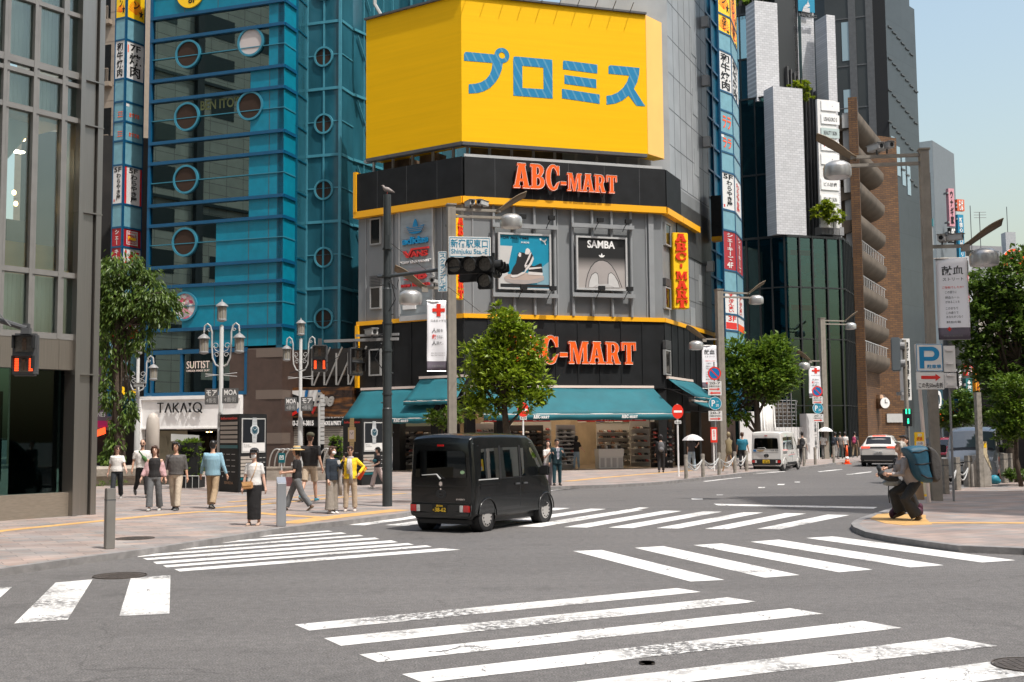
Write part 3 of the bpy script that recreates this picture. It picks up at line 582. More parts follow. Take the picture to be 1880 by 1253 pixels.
# ------------------------------------------------------------------ sign columns of the blue building
mk('paleblue',(.15,.32,.38),.35,var=.10,vscale=3);mk('signwhite',(.66,.65,.63),.45,var=.04);mk('signyellow',(.9,.56,.01),.4);mk('deepred',(.35,.012,.02),.4);mk('maroon',(.2,.01,.015),.5)
def sign_column(name,label,P,ylist,cx,v0,vend):
 c=thing(name,label,'sign column',(P[1].x,P[1].y,0));A,B=Fac(P[0],P[1]),Fac(P[1],P[2]);vv=lambda y:A.uv(cx,y)[1]
 g=MB();g.prism(WF,[tuple(P[0]),tuple(P[1]),tuple(P[2]),tuple(P[2]+(P[0]-P[1]))],v0,vend);g.build('core',K['bluedeep'],c)
 g=MB()
 for fc in(A,B):
  g.box(fc,-.03,.03,v0,vend,0,.075);g.box(fc,fc.L-.03,fc.L+.03,v0,vend,0,.072)
  for y,*_ in ylist:g.box(fc,.03,fc.L-.03,vv(y)-.05,vv(y)+.05,0,.08)
 g.build('frame',K['blueband'],c)
 for i,(y,kind,tl,tr)in enumerate(ylist[:-1]):
  y2=ylist[i+1][0];b1,b0=vv(y)-.05,vv(y2)+.05
  for fc,tx in((A,tl),(B,tr)):
   k=kind if isinstance(kind,str)else kind[0 if fc is A else 1]
   g=MB();g.box(fc,.03,fc.L-.03,b0,b1,.0,.05);p=g.build('sign_panel',K[k],c)
   if tx:
    g=MB()
    for body,m_,x0,x1,y0,y1,vert in tx:
     aa,ab=.03+x0*(fc.L-.06),.03+x1*(fc.L-.06);ba,bb_=b0+y0*(b1-b0),b0+y1*(b1-b0);g.m(m_)
     if body=='#':g.box(fc,aa,ab,ba,bb_,.05,.056)
     elif body=='*':
      for q in range(14):
       an=.25+q*.2;ln=.42*fc.L;o_=((aa+ab)/2,ba);e0,e1=(o_[0]+ln*math.cos(an-.04),o_[1]+ln*1.5*math.sin(an-.04)),(o_[0]+ln*math.cos(an+.04),o_[1]+ln*1.5*math.sin(an+.04));g.prism(fc,[o_,e0,e1],.05,.055)
     elif vert:g.vtext(fc,body,aa,ab,ba,bb_,.057,.006,.02)
     else:g.text(fc,body,aa,ab,ba,bb_,.057,.006,.02)
    g.build('lettering',[K['black'],K['signwhite'],K['red'],K['orange'],K['signyellow']],p)
LP=(at_plan(200,61.6),at_plan(218.5,61.3),at_plan(252,62.4))
wl=lambda:[('5F',0,.1,.9,.84,.97,0),('わらやき屋',0,.35,.85,.08,.82,1),('#',2,.1,.2,.05,.12,0)]
wr=[('5F',0,.25,.75,.84,.97,0),('わらやき屋',0,.35,.75,.06,.82,1),('#',2,0,.12,0,1,0),('#',2,.9,1,0,1,0)]
yl=[('*',3,0,1,.1,.5,0),('ちばチン',0,.3,.7,.2,.95,1),('★',0,.65,.95,.06,.26,0)]
lft=[(-60,'signyellow',yl,yl),(33.7,'paleblue',0,0),(73.5,'signwhite',[('和牛焼肉',0,.15,.85,.04,.96,1)],[('7F',0,.2,.8,.76,.94,0),('焼肉',0,.15,.85,.06,.72,1),('#',3,.05,.1,.7,.9,0)]),(145,'paleblue',0,0),
    (186.6,'paleblue',[('三三',3,.4,.9,.2,.5,0)],[('おすすめ',3,.2,.8,.25,.5,0),('#',1,.02,.2,.8,.96,0)]),(223,'paleblue',[('三三',3,.4,.9,.2,.5,0)],[('おすすめ',3,.2,.8,.25,.5,0)]),(258.6,'paleblue',0,0),
    (302.7,'signwhite',wl(),wr),(374.7,'paleblue',0,0),(417,'deepred',[('シェー',1,.3,.75,.05,.95,1)],[('#',1,.18,.82,.12,.9,0),('#',2,.22,.78,.16,.86,0),("Shakey's",1,.24,.76,.64,.82,0),('Pizza',4,.28,.72,.4,.6,0),('シェーキーズ',1,.25,.75,.2,.34,0)]),
    (453,('deepred','signwhite'),[('キーズ',1,.3,.75,.05,.95,1)],[('4F',2,.3,.9,.3,.85,0),('#',2,.1,.2,.1,.9,0)]),(490,'paleblue',0,0),(540,'signwhite',[('すしざんまい',2,.3,.7,.05,.95,1)],[('すしざんまい',2,.3,.7,.05,.95,1)]),(585,'signwhite',[('#',2,0,1,0,.55,0)],[('#',2,.1,.9,0,.55,0),('3F',2,.3,.8,.62,.95,0)]),(622,'paleblue',0,0),(700,'paleblue',0,0)]
sign_column('sign_column','stack of pale blue sign boxes left of the blue building',LP,lft,228,3.0,31)
RP=(at_plan(1320.5,64.0),at_plan(1345,65.2),at_plan(1358.5,68.0))
RP=(at_plan(1332,63.4),at_plan(1355,64.4),at_plan(1366.5,67.0))
rl=[(-60,'signyellow',yl,yl),(33,'signyellow',yl,yl),(66,'paleblue',0,0),(99,'signwhite',[('和牛焼肉',0,.1,.9,.03,.97,1)],[('和牛焼肉',0,.15,.85,.03,.97,1)]),(172,'paleblue',0,0),(207,'paleblue',[('ララ',3,.15,.85,.2,.8,0)],0),(248,'paleblue',[('ララ',3,.15,.85,.2,.8,0),('#',1,.02,.25,.8,.96,0)],0),(282,'paleblue',0,0),
   (318,'signwhite',wl(),[('わらやき屋',2,.25,.75,.06,.9,1)]),(387,'paleblue',0,0),(424,'deepred',[('シェーキーズ',1,.25,.8,.24,.97,1),('4F',1,.25,.75,.05,.2,0)],[('シェーキーズ',1,.3,.75,.05,.97,1)]),(497,'paleblue',0,0),(536,'signwhite',[('すしざんまい',2,.25,.75,.05,.97,1)],[('すしざんまい',2,.25,.75,.05,.97,1)]),(577,'signwhite',[('#',2,.05,.95,.05,.5,0),('3F',2,.25,.9,.6,.95,0)],[('#',3,0,1,0,.5,0)]),(607,'paleblue',0,0),(660,'paleblue',0,0)]
sign_column('sign_column','stack of blue sign boxes right of the grey corner building',RP,rl,1336,2.6,31)
# ------------------------------------------------------------------ corner shoe shop building
mk('wallgrey',(.19,.20,.205),.5,var=.10,vscale=1.2,stretch=(1,1,.35));mk('wallgreyl',(.25,.26,.265),.5,var=.08,vscale=1.5);mk('tilegrey',(.30,.315,.325),.35,var=.10,vscale=.9,var2=.06);mk('tiledark',(.05,.052,.052),.4,var=.2)
mk('fasciablack',(.009,.010,.011),.6,spec=.25,var=.35,vscale=1.5);mk('winframe',(.30,.30,.29),.5);mk('bill',(.82,.455,.0005),.6,spec=.15,var=.03,vscale=1.2,stretch=(.25,.25,7),var2=.025,v2scale=.3);mk('louver',(.10,.10,.10),.5)
A0,A1,A2=at_plan(657,58.2),at_plan(852,54.5),at_plan(1220,57.6);A3=at_plan(1309,66.4)
F1,F2,F3=Fac(A0,A1),Fac(A1,A2),Fac(A2,A3)
z2=lambda y:F2.uv(850,y)[1]
ab=thing('corner_building','grey panelled corner building with black fascias, shoe shop at street level','building',(A1.x,A1.y,PZ))
ZB1,ZT1=z2(584),z2(576)
ZB2,ZT2=z2(375),z2(365)
ZF=z2(290);ZA=z2(713)
inn=lambda d:[(F1.P(0,0,-d)).xy,(F1.P(F1.L,0,-d)*.5+F2.P(0,0,-d)*.5).xy,(F2.P(F2.L,0,-d)*.5+F3.P(0,0,-d)*.5).xy,F3.P(F3.L,0,-d).xy]
g=MB();bk=[V((13.5,76)),V((-1,76))]
g.prism(WF,[tuple(p)for p in inn(0)]+[tuple(p)for p in bk],ZA+.02,ZF-.3)
g.build('wall',K['wallgrey'],ab)
g=MB()
for f_ in(F1,F2,F3):g.box(f_,.01,f_.L-.02,ZA+.03,ZB1,0,.05)
g.build('lower_fascia',K['fasciablack'],ab)
g=MB()
for f_ in(F1,F2,F3):
 for k in range(1,int(f_.L/1.15)):g.box(f_,k*1.15,k*1.15+.06,ZA+.05,ZB1-.02,.05,.085)
g.build('fascia_rib',K['fasciablack'],ab)
g=MB()
for f_,c_ in((F1,.302),(F2,.30)):
 for k in range(1,int(f_.L/1.9)+1):g.box(f_,k*1.9-.4,k*1.9-.385,ZB2+.1,ZF,c_-.01,c_+.004)
g.build('fascia_seam',K['dgrey'],ab)
g=MB()
for f_,e in((F1,F1.L+.12),(F2,F2.L+.1),(F3,2.6)):g.box(f_,-.02,e,ZB2+.1,ZF,0,.30 if f_ is F2 else.302 if f_ is F1 else.296)
g.build('upper_fascia',K['fasciablack'],ab)
g=MB();g.box(F3,2.6,F3.L,ZB2-1.5,ZF-1.0,.0,.06);g.build('tile_panel',K['tiledark'],ab)
g=MB()
for a,b,q in((ZB1,ZT1,.12),(ZB2,ZT2+.06,.36)):
 g.box(F1,-.05,F1.L+q*.35,a,b,0,q);g.box(F2,-q*.35,F2.L+q*.3,a,b,0,q+.003)
 g.box(F3,0,2.75 if q>.2 else 2.9,a-.0,b,0,q-.003)
 g.box(F3,2.9 if q<.2 else 2.8,6.2 if q>.2 else F3.L+.6,a-.0,b,0,q-.006)
g.box(F1,-.06,.14,ZB2+.2,ZF+.12,0,.36);g.box(F1,-.06,.14,ZA+.2,ZB1,0,.2);g.box(F3,F3.L+.4,F3.L+.6,ZA+.8,ZB1,-.1,.1)
g.build('yellow_trim',K['edgeyellow'],ab)
UP=F3.P(1.7,0,0);UQ=F3.P(F3.L+.0,0,0);ul=V((F2.X.x,F2.X.y))
g=MB();g.prism(WF,[tuple((UP-F2.X*6).xy),tuple(UP.xy),tuple(UQ.xy),tuple((UQ-F2.X*8).xy)],ZF-.3,33);g.build('upper_block',K['tilegrey'],ab)
g=MB()
for k in range(0,12):
 zz=ZF-.2+k*1.95;g.box(F3,1.7,F3.L,zz,zz+.03,0,.008)
for k in range(2,9):g.box(F3,.36+k*1.15,.385+k*1.15,ZF-.2,33,0,.007)
for zz in range(0,20):g.box(F3,3.2,F3.L,ZT1+.1+zz*1.3,ZT1+.12+zz*1.3,0,.009)if ZT1+zz*1.3<ZB2-1.6 else None
for k in range(3,9):g.box(F3,.36+k*1.15,.385+k*1.15,ZT1+.1,ZB2-1.5,0,.008)
g.build('panel_joint',K['dgrey'],ab)
g=MB()
for k,(x,y)in enumerate(((1273,80),(1276,190),(1279,300),(1285,440),(1287,530),(1272,590))):
 a,b=F3.uv(x,y);g.box(F3,a-.5,a+.5,b-.75,b+.75,0,.02)
g.build('access_panel',K['tilegrey'],ab)
for x,y in((1289,42),(1290,150),(1292,262),(1298,490)):
 a,b=F3.uv(x,y);g=MB();g.box(F3,a-.2,a+.2,b-.3,b+.3,0,.4);g.build('vent_box',K['lgrey'],ab)
g=MB();vb0,vt0=ZT1,ZB2
for f_,xs in((F1,(672,722,800,812)),(F2,(868,1024,1054,1187))):
 for x in xs:u=f_.uv(x,500)[0];g.box(f_,u-.03,u+.03,vb0,vt0,0,.04)
for f_,xs in((F1,(733,)),(F2,(1195,)),(F3,())):
 for x in xs:u=f_.uv(x,500)[0];g.box(f_,u-.14,u+.14,vb0,vt0,0,.12)
g.box(F1,F1.L-.1,F1.L+.03,vb0,vt0,0,.06)
g.build('panel_rib',K['wallgreyl'],ab)
g=MB()
for x0,x1 in((905,1017),(1050,1157)):
 u0,u1=F2.uv(x0,480)[0],F2.uv(x1,480)[0]
 for k in range(4):
  u=u0+(u1-u0)*k/3;g.cyl(F2.P(u,vb0,.12),F2.P(u,vt0,.12),.075,n=8)
 for y in(418,544):v=F2.uv((x0+x1)/2,y)[1];g.box(F2,u0-.1,u1+.1,v-.1,v+.1,.2,.36)
g.build('pipe_frame',K['wallgreyl'],ab)
def window(f_,x0,y0,x1,y1,louv=None,c=0.05):
 a0,b1=f_.uv(x0,y0);a1,b0=f_.uv(x1,y1);g=MB();q=.07
 g.box(f_,a0,a1,b0,b0+q,0,c+.06);g.box(f_,a0,a1,b1-q,b1,0,c+.06);g.box(f_,a0,a0+q,b0+q,b1-q,0,c+.06);g.box(f_,a1-q,a1,b0+q,b1-q,0,c+.06);w_=g.build('window',K['winframe'],ab)
 g=MB();g.box(f_,a0+q,a1-q,b0+q,b1-q,0,c+.02);g.build('pane',K['carglass'],w_)
 if louv:
  c1,d1=f_.uv(x0,louv);g=MB();n=7
  for k in range(n):z=b1+.05+(d1-b1-.05)*k/n;g.box(f_,a0,a1,z,z+(d1-b1)/n*.55,0,c+.08)
  g.build('louver',K['louver'],w_)
for y in((403,449,0),(528,567,507)):window(F1,681,y[0],701,y[1],y[2]or None)
window(F1,680,642,702,690,None,.08)
for y in((408,455,0),(526,570,510),(642,690,624)):window(F3,1217,y[0],1228,y[1],y[2]or None,.08)
g=MB();g.prism(WF,[tuple(p)for p in inn(.4)]+[(13,75),(-1,75)],ZF-.35,ZF-.05);g.build('flat_roof',K['concrete'],ab)
g=MB()
zb=z2(264)
for k in range(9):u=.3+k*F2.L/9.2;g.box(F2,u,u+.12,ZF-.1,zb+.2,-.6,-.5)
g.box(F2,0,F2.L,ZF+.02,ZF+.16,.05,.2);g.box(F2,0,F2.L,zb+.05,zb+.2,-.7,-.4);g.box(F1,0,F1.L,zb+.05,zb+.2,-.7,-.4)
for k in range(5):u=.5+k*F1.L/5.2;g.box(F1,u,u+.12,ZF-.1,zb+.2,-.6,-.5)
g.build('billboard_support',K['lgrey'],ab)
g=MB();g.box(F1,.9,2.6,ZF,ZF+.75,-1.8,-.9);g.box(F1,3.2,4.3,ZF,ZF+.8,-1.8,-1);g.box(F2,1,F2.L-1,ZF-.1,zb+.8,-2.4,-2.2);g.build('roof_plant',mat('rust',(.12,.08,.05),.8,var=.4,vscale=2),ab)
B2=F2.off(.32);B1=F1.off(.32)
pA=tuple(F1.uv(671.5,290,.32));
bl_=thing('rooftop_billboard','huge yellow three sided rooftop billboard with blue katakana','billboard',(A1.x,A1.y,ZF))
zt,zb2=F2.uv(850,-4)[1],F2.uv(850,263)[1]
uL=F1.uv(672,200,.32)[0];uR=F2.uv(1187,200,.32)[0]
cL,cM,cR=F1.P(uL,0,.32).xy,(F1.P(F1.L+.11,0,.32)*.5+F2.P(-.11,0,.32)*.5).xy,F2.P(uR,0,.32).xy
cE=D(1217,180,58.2).xy
g=MB();ztL=F1.uv(673,30)[1];g.prism(WF,[tuple(cL),tuple(cM),tuple(cR),tuple(cE),tuple(cE+V((-.5,.35))),tuple(cR+V((-.9,.5))),tuple(cM+V((.1,1.2))),tuple(cL+V((.7,1.0)))],zb2,zt);g.build('board',K['bill'],bl_)
g=MB();BE=Fac(cR,cE);g.box(BE,.04,BE.L-.02,zb2+.02,zt-.02,0,.02);g.build('side_board',mat('bill_sunwashed',(.9,.50,.12),.35,var=.04,vscale=.8),bl_)  # paler yellow paints the washed sun sheen onto this face
g=MB()
for f_,L_ in((Fac(cL,cM),0),(Fac(cM,cR),0)):g.box(f_,-.05,f_.L+.05,zt,zt+.1,-.3,.12);g.box(f_,.02,f_.L-.02,zb2-.16,zb2,-.3,.03)
for k in range(10):f_=Fac(cM,cR);g.cyl(f_.P(k*.95+.3,zt,.05),f_.P(k*.95+.3,zt+.35,.6),.02,n=5)
g.build('board_edge',K['dgrey'],bl_)
BM=Fac(cM,cR);Q=lambda l:[BM.uv(840+x/5.222,70+y/5.222)for x,y in l]
g=MB();S=.012
g.prism(BM,Q([(62,218),(62,155),(70,138),(82,134),(372,161),(372,190),(392,226),(434,238),(425,300),(400,370),(360,430),(310,480),(250,512),(190,528),(107,533),(107,445),(170,440),(225,425),(275,395),(310,350),(328,300),(335,240)]),0,S)
a,b=BM.uv(840+426/5.222,70+168/5.222);r1=abs(BM.uv(840+426/5.222,70+96/5.222)[1]-b);g.ring(BM,a,b,r1*.42,r1,0,S+.004,40)
g.prism(BM,[Q([(533,198),(540,181),(556,178),(908,210),(912,582),(535,553)]),Q([(620,267),(822,285),(825,493),(622,480)])],0,S)
for l in([(1010,232),(1014,220),(1025,217),(1340,257),(1340,342),(1010,300)],[(1025,355),(1330,398),(1330,482),(1025,440)],[(1000,488),(1362,543),(1362,632),(1002,578)],
    [(1447,278),(1453,266),(1467,262),(1745,288),(1740,350),(1722,425),(1690,488),(1800,655),(1715,652),(1640,552),(1580,600),(1510,630),(1428,640),(1428,555),(1480,548),(1540,520),(1590,475),(1625,420),(1645,362),(1447,343)]):g.prism(BM,Q(l),0,S)
m=mat('billblue',(.0,.19,.38),.45);t=m.node_tree;L=t.links
tc=t.nodes.new('ShaderNodeTexCoord');mp=t.nodes.new('ShaderNodeMapping');mp.inputs['Rotation'].default_value=(0,rad(25),0);wv=t.nodes.new('ShaderNodeTexWave');wv.inputs['Scale'].default_value=.9;wv.inputs['Distortion'].default_value=1.0;wv.inputs['Detail'].default_value=2
rp=t.nodes.new('ShaderNodeValToRGB');rp.color_ramp.elements[0].color=(.0,.185,.37,1);rp.color_ramp.elements[0].position=.8;rp.color_ramp.elements[1].color=(.08,.27,.40,1);L.new(tc.outputs['Object'],mp.inputs[0]);L.new(mp.outputs[0],wv.inputs[0]);L.new(wv.outputs[0],rp.inputs[0]);L.new(rp.outputs[0],t.nodes['Principled BSDF'].inputs['Base Color'])
g.build('lettering',m,bl_)
def arc(cx,cy,rx,ry,a0,a1,n=10):return[(cx+rx*math.cos(rad(a0+(a1-a0)*i/n)),cy+ry*math.sin(rad(a0+(a1-a0)*i/n)))for i in range(n+1)]
GLY={
 'A':(1.0,[[(0,0),(.42,0),(.42,.11),(.36,.11),(.39,.27),(.60,.27),(.63,.11),(.56,.11),(.56,0),(1.02,0),(1.02,.11),(.95,.11),(.72,.9),(.78,.9),(.78,1),(.24,1),(.24,.9),(.30,.9),(.07,.11),(0,.11)],[(.495,.72),(.42,.39),(.57,.39)]]),
 'B':(.92,[[(0,0),(.5,0)]+arc(.5,.27,.42,.27,-90,70,9)+[(.72,.53)]+arc(.48,.755,.38,.245,-40,90,9)+[(0,1),(0,.88),(.1,.88),(.1,.12),(0,.12)],[(.40,.14),(.40,.45),(.5,.45)]+arc(.5,.295,.12,.155,90,-90,6),[(.40,.58),(.40,.87),(.47,.87)]+arc(.47,.725,.11,.145,90,-90,6)]),
 'C':(.9,[arc(.48,.5,.48,.53,300,70,18)[::-1][::-1]+[(.72,.92),(.72,.98),(.88,.98),(.88,.6),(.74,.6),(.70,.74)]+arc(.5,.5,.18,.40,65,295,12)+[(.72,.30),(.9,.36)]]),
 '-':(.5,[[(0,.3),(.5,.3),(.5,.5),(0,.5)]]),
 'M':(1.25,[[(0,0),(.36,0),(.36,.11),(.28,.11),(.28,.72),(.52,0),(.72,0),(.94,.72),(.94,.11),(.86,.11),(.86,0),(1.28,0),(1.28,.11),(1.2,.11),(1.2,.89),(1.28,.89),(1.28,1),(.88,1),(.66,.38),(.44,1),(0,1),(0,.89),(.1,.89),(.1,.11),(0,.11)]]),
 'R':(1.0,[[(0,0),(.48,0),(.48,.11),(.40,.11),(.40,.40),(.46,.40),(.62,0),(1.0,0),(1.0,.11),(.92,.11),(.78,.46)]+arc(.52,.72,.38,.28,-45,90,9)+[(0,1),(0,.89),(.1,.89),(.1,.11),(0,.11)],[(.40,.52),(.40,.88),(.5,.88)]+arc(.5,.70,.12,.18,90,-90,6)]),
 'T':(.95,[[(.22,0),(.73,0),(.73,.11),(.63,.11),(.63,.87),(.78,.87),(.80,.62),(.95,.62),(.95,1),(0,1),(0,.62),(.15,.62),(.17,.87),(.32,.87),(.32,.11),(.22,.11)]])}
def slab(g,fr,word,a0,a1,b0,h,c0,c1,big=None,edge=0.0):
 hs=[(big or 1.0)if i<3 else 1.0 for i in range(len(word))];gapw=.08
 tot=sum(GLY[ch][0]*(hs[i]if big else 1)for i,ch in enumerate(word))+gapw*(len(word)-1);k=(a1-a0)/tot;x=a0
 for i,ch in enumerate(word):
  w_,loops=GLY[ch];s_=hs[i]if big else 1
  ls_=[[(x+p[0]*k*s_,b0+p[1]*h*(s_ if big else 1))for p in l]for l in loops]
  g.m(0).prism(fr,ls_,c0,c1,side=0)
  if edge:
   for l in ls_:g.m(1).tube([fr.P(p[0],p[1],c1)for p in l],edge,5,closed=True)
  x+=(w_*s_+gapw)*k
mk('letterorange',(.88,.115,.008),.4,var=.03)
lp=lambda x,y,c:F2.uv(x,y,c)
s1=thing('shop_name_sign','orange ABC-MART letters on the upper black fascia','sign',F2.P(4,ZB2,.3));a0,b0=lp(943,353,.6);a1=lp(1133,356,.6)[0];hb=lp(1100,323,.6)[1]-lp(1100,356,.6)[1]
g=MB();slab(g,F2,'ABC-MART',a0,a1,lp(1100,354,.6)[1],hb,.45,.62,big=1.36,edge=.013);g.build('lettering',[K['letterorange'],K['pale']],s1)
g=MB()
for i in range(8):g.cyl(F2.P(a0+.3+i*(a1-a0)/8,b0+.3,.28),F2.P(a0+.3+i*(a1-a0)/8,b0+.3,.46),.03,n=5)
g.build('letter_bracket',K['dgrey'],s1)
s2=thing('shop_name_sign','orange ABC-MART letters half hidden by the young tree','sign',F2.P(4,ZA,.1));a0=lp(921,650,.2)[0];a1=lp(1167,650,.2)[0];hb=lp(1100,628,.2)[1]-lp(1100,669,.2)[1]
g=MB();slab(g,F2,'ABC-MART',a0,a1,lp(1100,669,.2)[1],hb,.05,.25,big=1.22,edge=.013);g.build('lettering',[K['letterorange'],K['pale']],s2)
def blade(name,label,fr,a0,a1,b0,b1,c0,c1,words):
 t_=thing(name,label,'sign',fr.P((a0+a1)/2,b0,(c0+c1)/2));g=MB();g.box(fr,a0,a1,b0,b1,c0,c1);g.build('box',K['signyellow'],t_,bevel=.03)
 g=MB();n=len(words);h=(b1-b0)/n
 for i,ch in enumerate(words):
  z1=b1-i*h-h*.12;m_=(a0+a1)/2;q=(a1-a0)*.36
  if ch=='-':g.m(0).box(fr,m_-.06,m_+.06,z1-h*.55,z1-h*.2,c1,c1+.05);continue
  w_,loops=GLY[ch];g.m(0).prism(fr,[[(m_-q+p[0]/w_*2*q,z1-h*.82+p[1]*h*.82)for p in l]for l in loops],c1,c1+.07,side=0)
 g.build('lettering',mat('letterred',(.72,.04,.012),.4),t_)
 g=MB();g.box(fr,(a0+a1)/2-.05,(a0+a1)/2+.05,b0+.4,b0+.5,c0-.5,c0);g.box(fr,(a0+a1)/2-.05,(a0+a1)/2+.05,b1-.5,b1-.4,c0-.5,c0);g.build('bracket',K['dgrey'],t_);return t_
VS=upright(V((at_plan(1250,58.6).x,58.6,0)),.25);ra=lambda x,y:(lambda d:((VS.O-V((0,0,EYE))).dot(VS.Z)/d.dot(VS.Z)))(ray(x,y))
def fuv(fr,x,y):d=ray(x,y);e=V((0,0,EYE));t=(fr.O-e).dot(fr.Z)/d.dot(fr.Z);p=e+d*t-fr.O;return p.dot(fr.X),p.z
a0,b1=fuv(VS,1235,427);a1,b0=fuv(VS,1266,567);blade('blade_sign','tall yellow vertical ABC-MART sign on the side street corner',VS,a0,a1,b0,b1,-.55,0,'ABC-MART')
VS2=upright(V((at_plan(846,54.0).x,54.0,0)),1.05);a0,b1=fuv(VS2,838,393);a1,b0=fuv(VS2,851,551);blade('blade_sign','narrow yellow vertical sign seen edge on behind the lamp post',VS2,a0,a1,b0,b1,-.3,0,'ABC-MART')
mb=thing('sign_bracket','thin black sign box with yellow edge on the side wall','sign',F3.P(8,ZB2,.4));a,b1=F3.uv(1306,366);b0=F3.uv(1304,438)[1]
g=MB();g.box(F3,F3.L-.4,F3.L+.1,b0,b1,.2,.9);g.build('box',K['offblack'],mb);g=MB();g.box(F3,F3.L-.42,F3.L+.12,b0-.1,b1+.05,.9,1.0);g.box(F3,F3.L-.43,F3.L+.13,b0-.25,b0,.2,.91);g.build('edge',K['edgeyellow'],mb)
def poster_frame(label,x0,y0,x1,y1):
 t_=thing('wall_poster',label,'poster',F2.P(0,0,.3));a0,b1=F2.uv(x0,y0,.3);a1,b0=F2.uv(x1,y1,.3);P=F2.off(.3);g=MB();q=.09
 g.box(P,a0,a1,b0,b0+q,-.08,.07);g.box(P,a0,a1,b1-q,b1,-.08,.07);g.box(P,a0,a0+q,b0+q,b1-q,-.08,.07);g.box(P,a1-q,a1,b0+q,b1-q,-.08,.07);g.build('frame',K['lgrey'],t_)
 for k in(.42,.97):
  for z,d in((b1+.5,.4),(b0-.25,.45)):
   g=MB();u=a0+(a1-a0)*k;zz=b1+.75 if z>b1 else b0+.05;g.tube([P.P(u-.15,z-.2,.05),P.P(u-.12,z,d*.6),P.P(u,zz,d)],.02,5);g.box(P,u-.16,u+.16,zz-.1,zz+.1,d-.05,d+.12);g.build('spotlight',K['offblack'],t_)
 return t_,P,a0+q,a1-q,b0+q,b1-q
def trefoil(g,fr,cx,cy,s,c0,c1,rot=0):
 for an,h,w_ in((0,1.0,.20),(52,.92,.19),(-52,.92,.19)):
  pts=[]
  for i in range(9):t=i/8;pts.append((w_*math.sin(math.pi*t)*(1 if t<.6 else.9),.0+h*t))
  pts=pts+[(-x,y)for x,y in pts[-2:0:-1]];q=rad(an)
  g.prism(fr,[(cx+s*(x*math.cos(q)+(y)*math.sin(q)),cy+s*(-x*math.sin(q)+y*math.cos(q)*(1 if an==0 else.95)))for x,y in pts],c0,c1+.001*(an+60)/60)
t1,P,a0,a1,b0,b1=poster_frame('blue sneaker poster with black shoe pair on a plinth',914,427,1012,534)
W_,H_=a1-a0,b1-b0;q=lambda l:[(a0+(x-108)/(768-108)*W_,b1-(y-62-(x-108)*.022)/(738-62)*H_)for x,y in l]
for nm,m_,l in(('sheet',(.0,.22,.34),None),('backdrop',(.50,.49,.47),[(108,205),(275,210),(215,480),(210,560),(330,690),(108,690)]),('backdrop',(.18,.32,.38),[(600,690),(640,500),(768,400),(768,712),(600,712)]),('band',(.012,.012,.013),[(108,690),(768,703),(768,740),(108,736)]),
 ('plinth',(.42,.33,.28),[(160,610),(220,570),(400,545),(560,560),(690,590),(695,640),(600,680),(430,697),(270,690),(180,660)]),('plinth',(.34,.30,.28),[(160,625),(300,640),(480,645),(695,605),(695,640),(600,680),(430,697),(270,690),(180,660)]),
 ('shoe',(.014,.013,.013),[(490,480),(510,450),(560,465),(640,430),(665,430),(678,545),(600,555),(485,540)]),('shoe',(.6,.56,.53),[(485,535),(678,548),(676,582),(480,575)]),('shoe',(.6,.56,.53),[(490,485),(660,472),(665,490),(490,510)]),
 ('shoe',(.6,.56,.53),[(245,600),(262,560),(430,540),(500,380),(545,330),(560,370),(530,440),(430,560),(330,605),(280,616)]),('shoe',(.014,.013,.013),[(250,560),(285,480),(320,430),(350,300),(375,287),(430,295),(445,310),(500,320),(520,280),(548,330),(500,430),(420,530),(340,575),(265,580)]),
 ('shoe',(.6,.56,.53),[(440,300),(455,245),(480,235),(500,248),(515,275),(490,315),(450,315)]),('shoe',(.6,.56,.53),[(430,460),(450,420),(510,290),(530,290),(500,370),(450,450),(480,450),(440,490)]),('shoe',(.6,.56,.53),[(348,330),(365,292),(390,300),(385,345),(365,350)])):
 K['_pk']=globals().get('_pk',0);_pk=K['_pk']+1;g=MB();g.prism(P,q(l)if l else[(a0,b0),(a1,b0),(a1,b1),(a0,b1)],-.02,.0+_pk*.003);g.build(nm,mat('poster_'+nm,m_,.45,var=.06,vscale=2),t1)
g=MB();x0,y1=q([(120,85)])[0];x1,y0=q([(495,122)])[0];g.text(P,'FOR ALL TIME',x0,x1,y0,y1,.012,.004,.01);g.build('lettering',K['black'],t1)
g=MB();x0,y1=q([(390,150)])[0];x1,y0=q([(500,172)])[0];g.text(P,'SUEDE',x0,x1,y0,y1,.012,.004,.02);g.prism(P,q([(640,105),(655,103),(690,130),(715,130),(738,103),(735,130),(715,150),(728,190),(720,188),(700,155),(670,135),(645,128)]),.01,.016);g.build('emblem',K['white'],t1)
t1,P,a0,a1,b0,b1=poster_frame('black and white SAMBA poster showing a grey shoe toe',1057,433,1152,535)
W_,H_=a1-a0,b1-b0;q=lambda l:[(a0+(x-1113)/(1740-1113)*W_,b1-(y-108-(x-1113)*.028)/(782-108)*H_)for x,y in l]
m=mat('samba',(.3,.29,.28),.45);t=m.node_tree;ge=t.nodes.new('ShaderNodeNewGeometry');sp=t.nodes.new('ShaderNodeSeparateXYZ');mr=t.nodes.new('ShaderNodeMapRange');rp=t.nodes.new('ShaderNodeValToRGB')
t.links.new(ge.outputs['Position'],sp.inputs[0]);t.links.new(sp.outputs[2],mr.inputs[0]);mr.inputs[1].default_value=b0;mr.inputs[2].default_value=b1;t.links.new(mr.outputs[0],rp.inputs[0]);t.links.new(rp.outputs[0],t.nodes['Principled BSDF'].inputs['Base Color'])
e=rp.color_ramp.elements;e[0].color=(.36,.33,.31,1);e[0].position=.35;e[1].color=(.012,.012,.012,1);e[1].position=.62
g=MB();g.box(P,a0,a1,b0,b1,-.02,.0);g.build('sheet',m,t1)
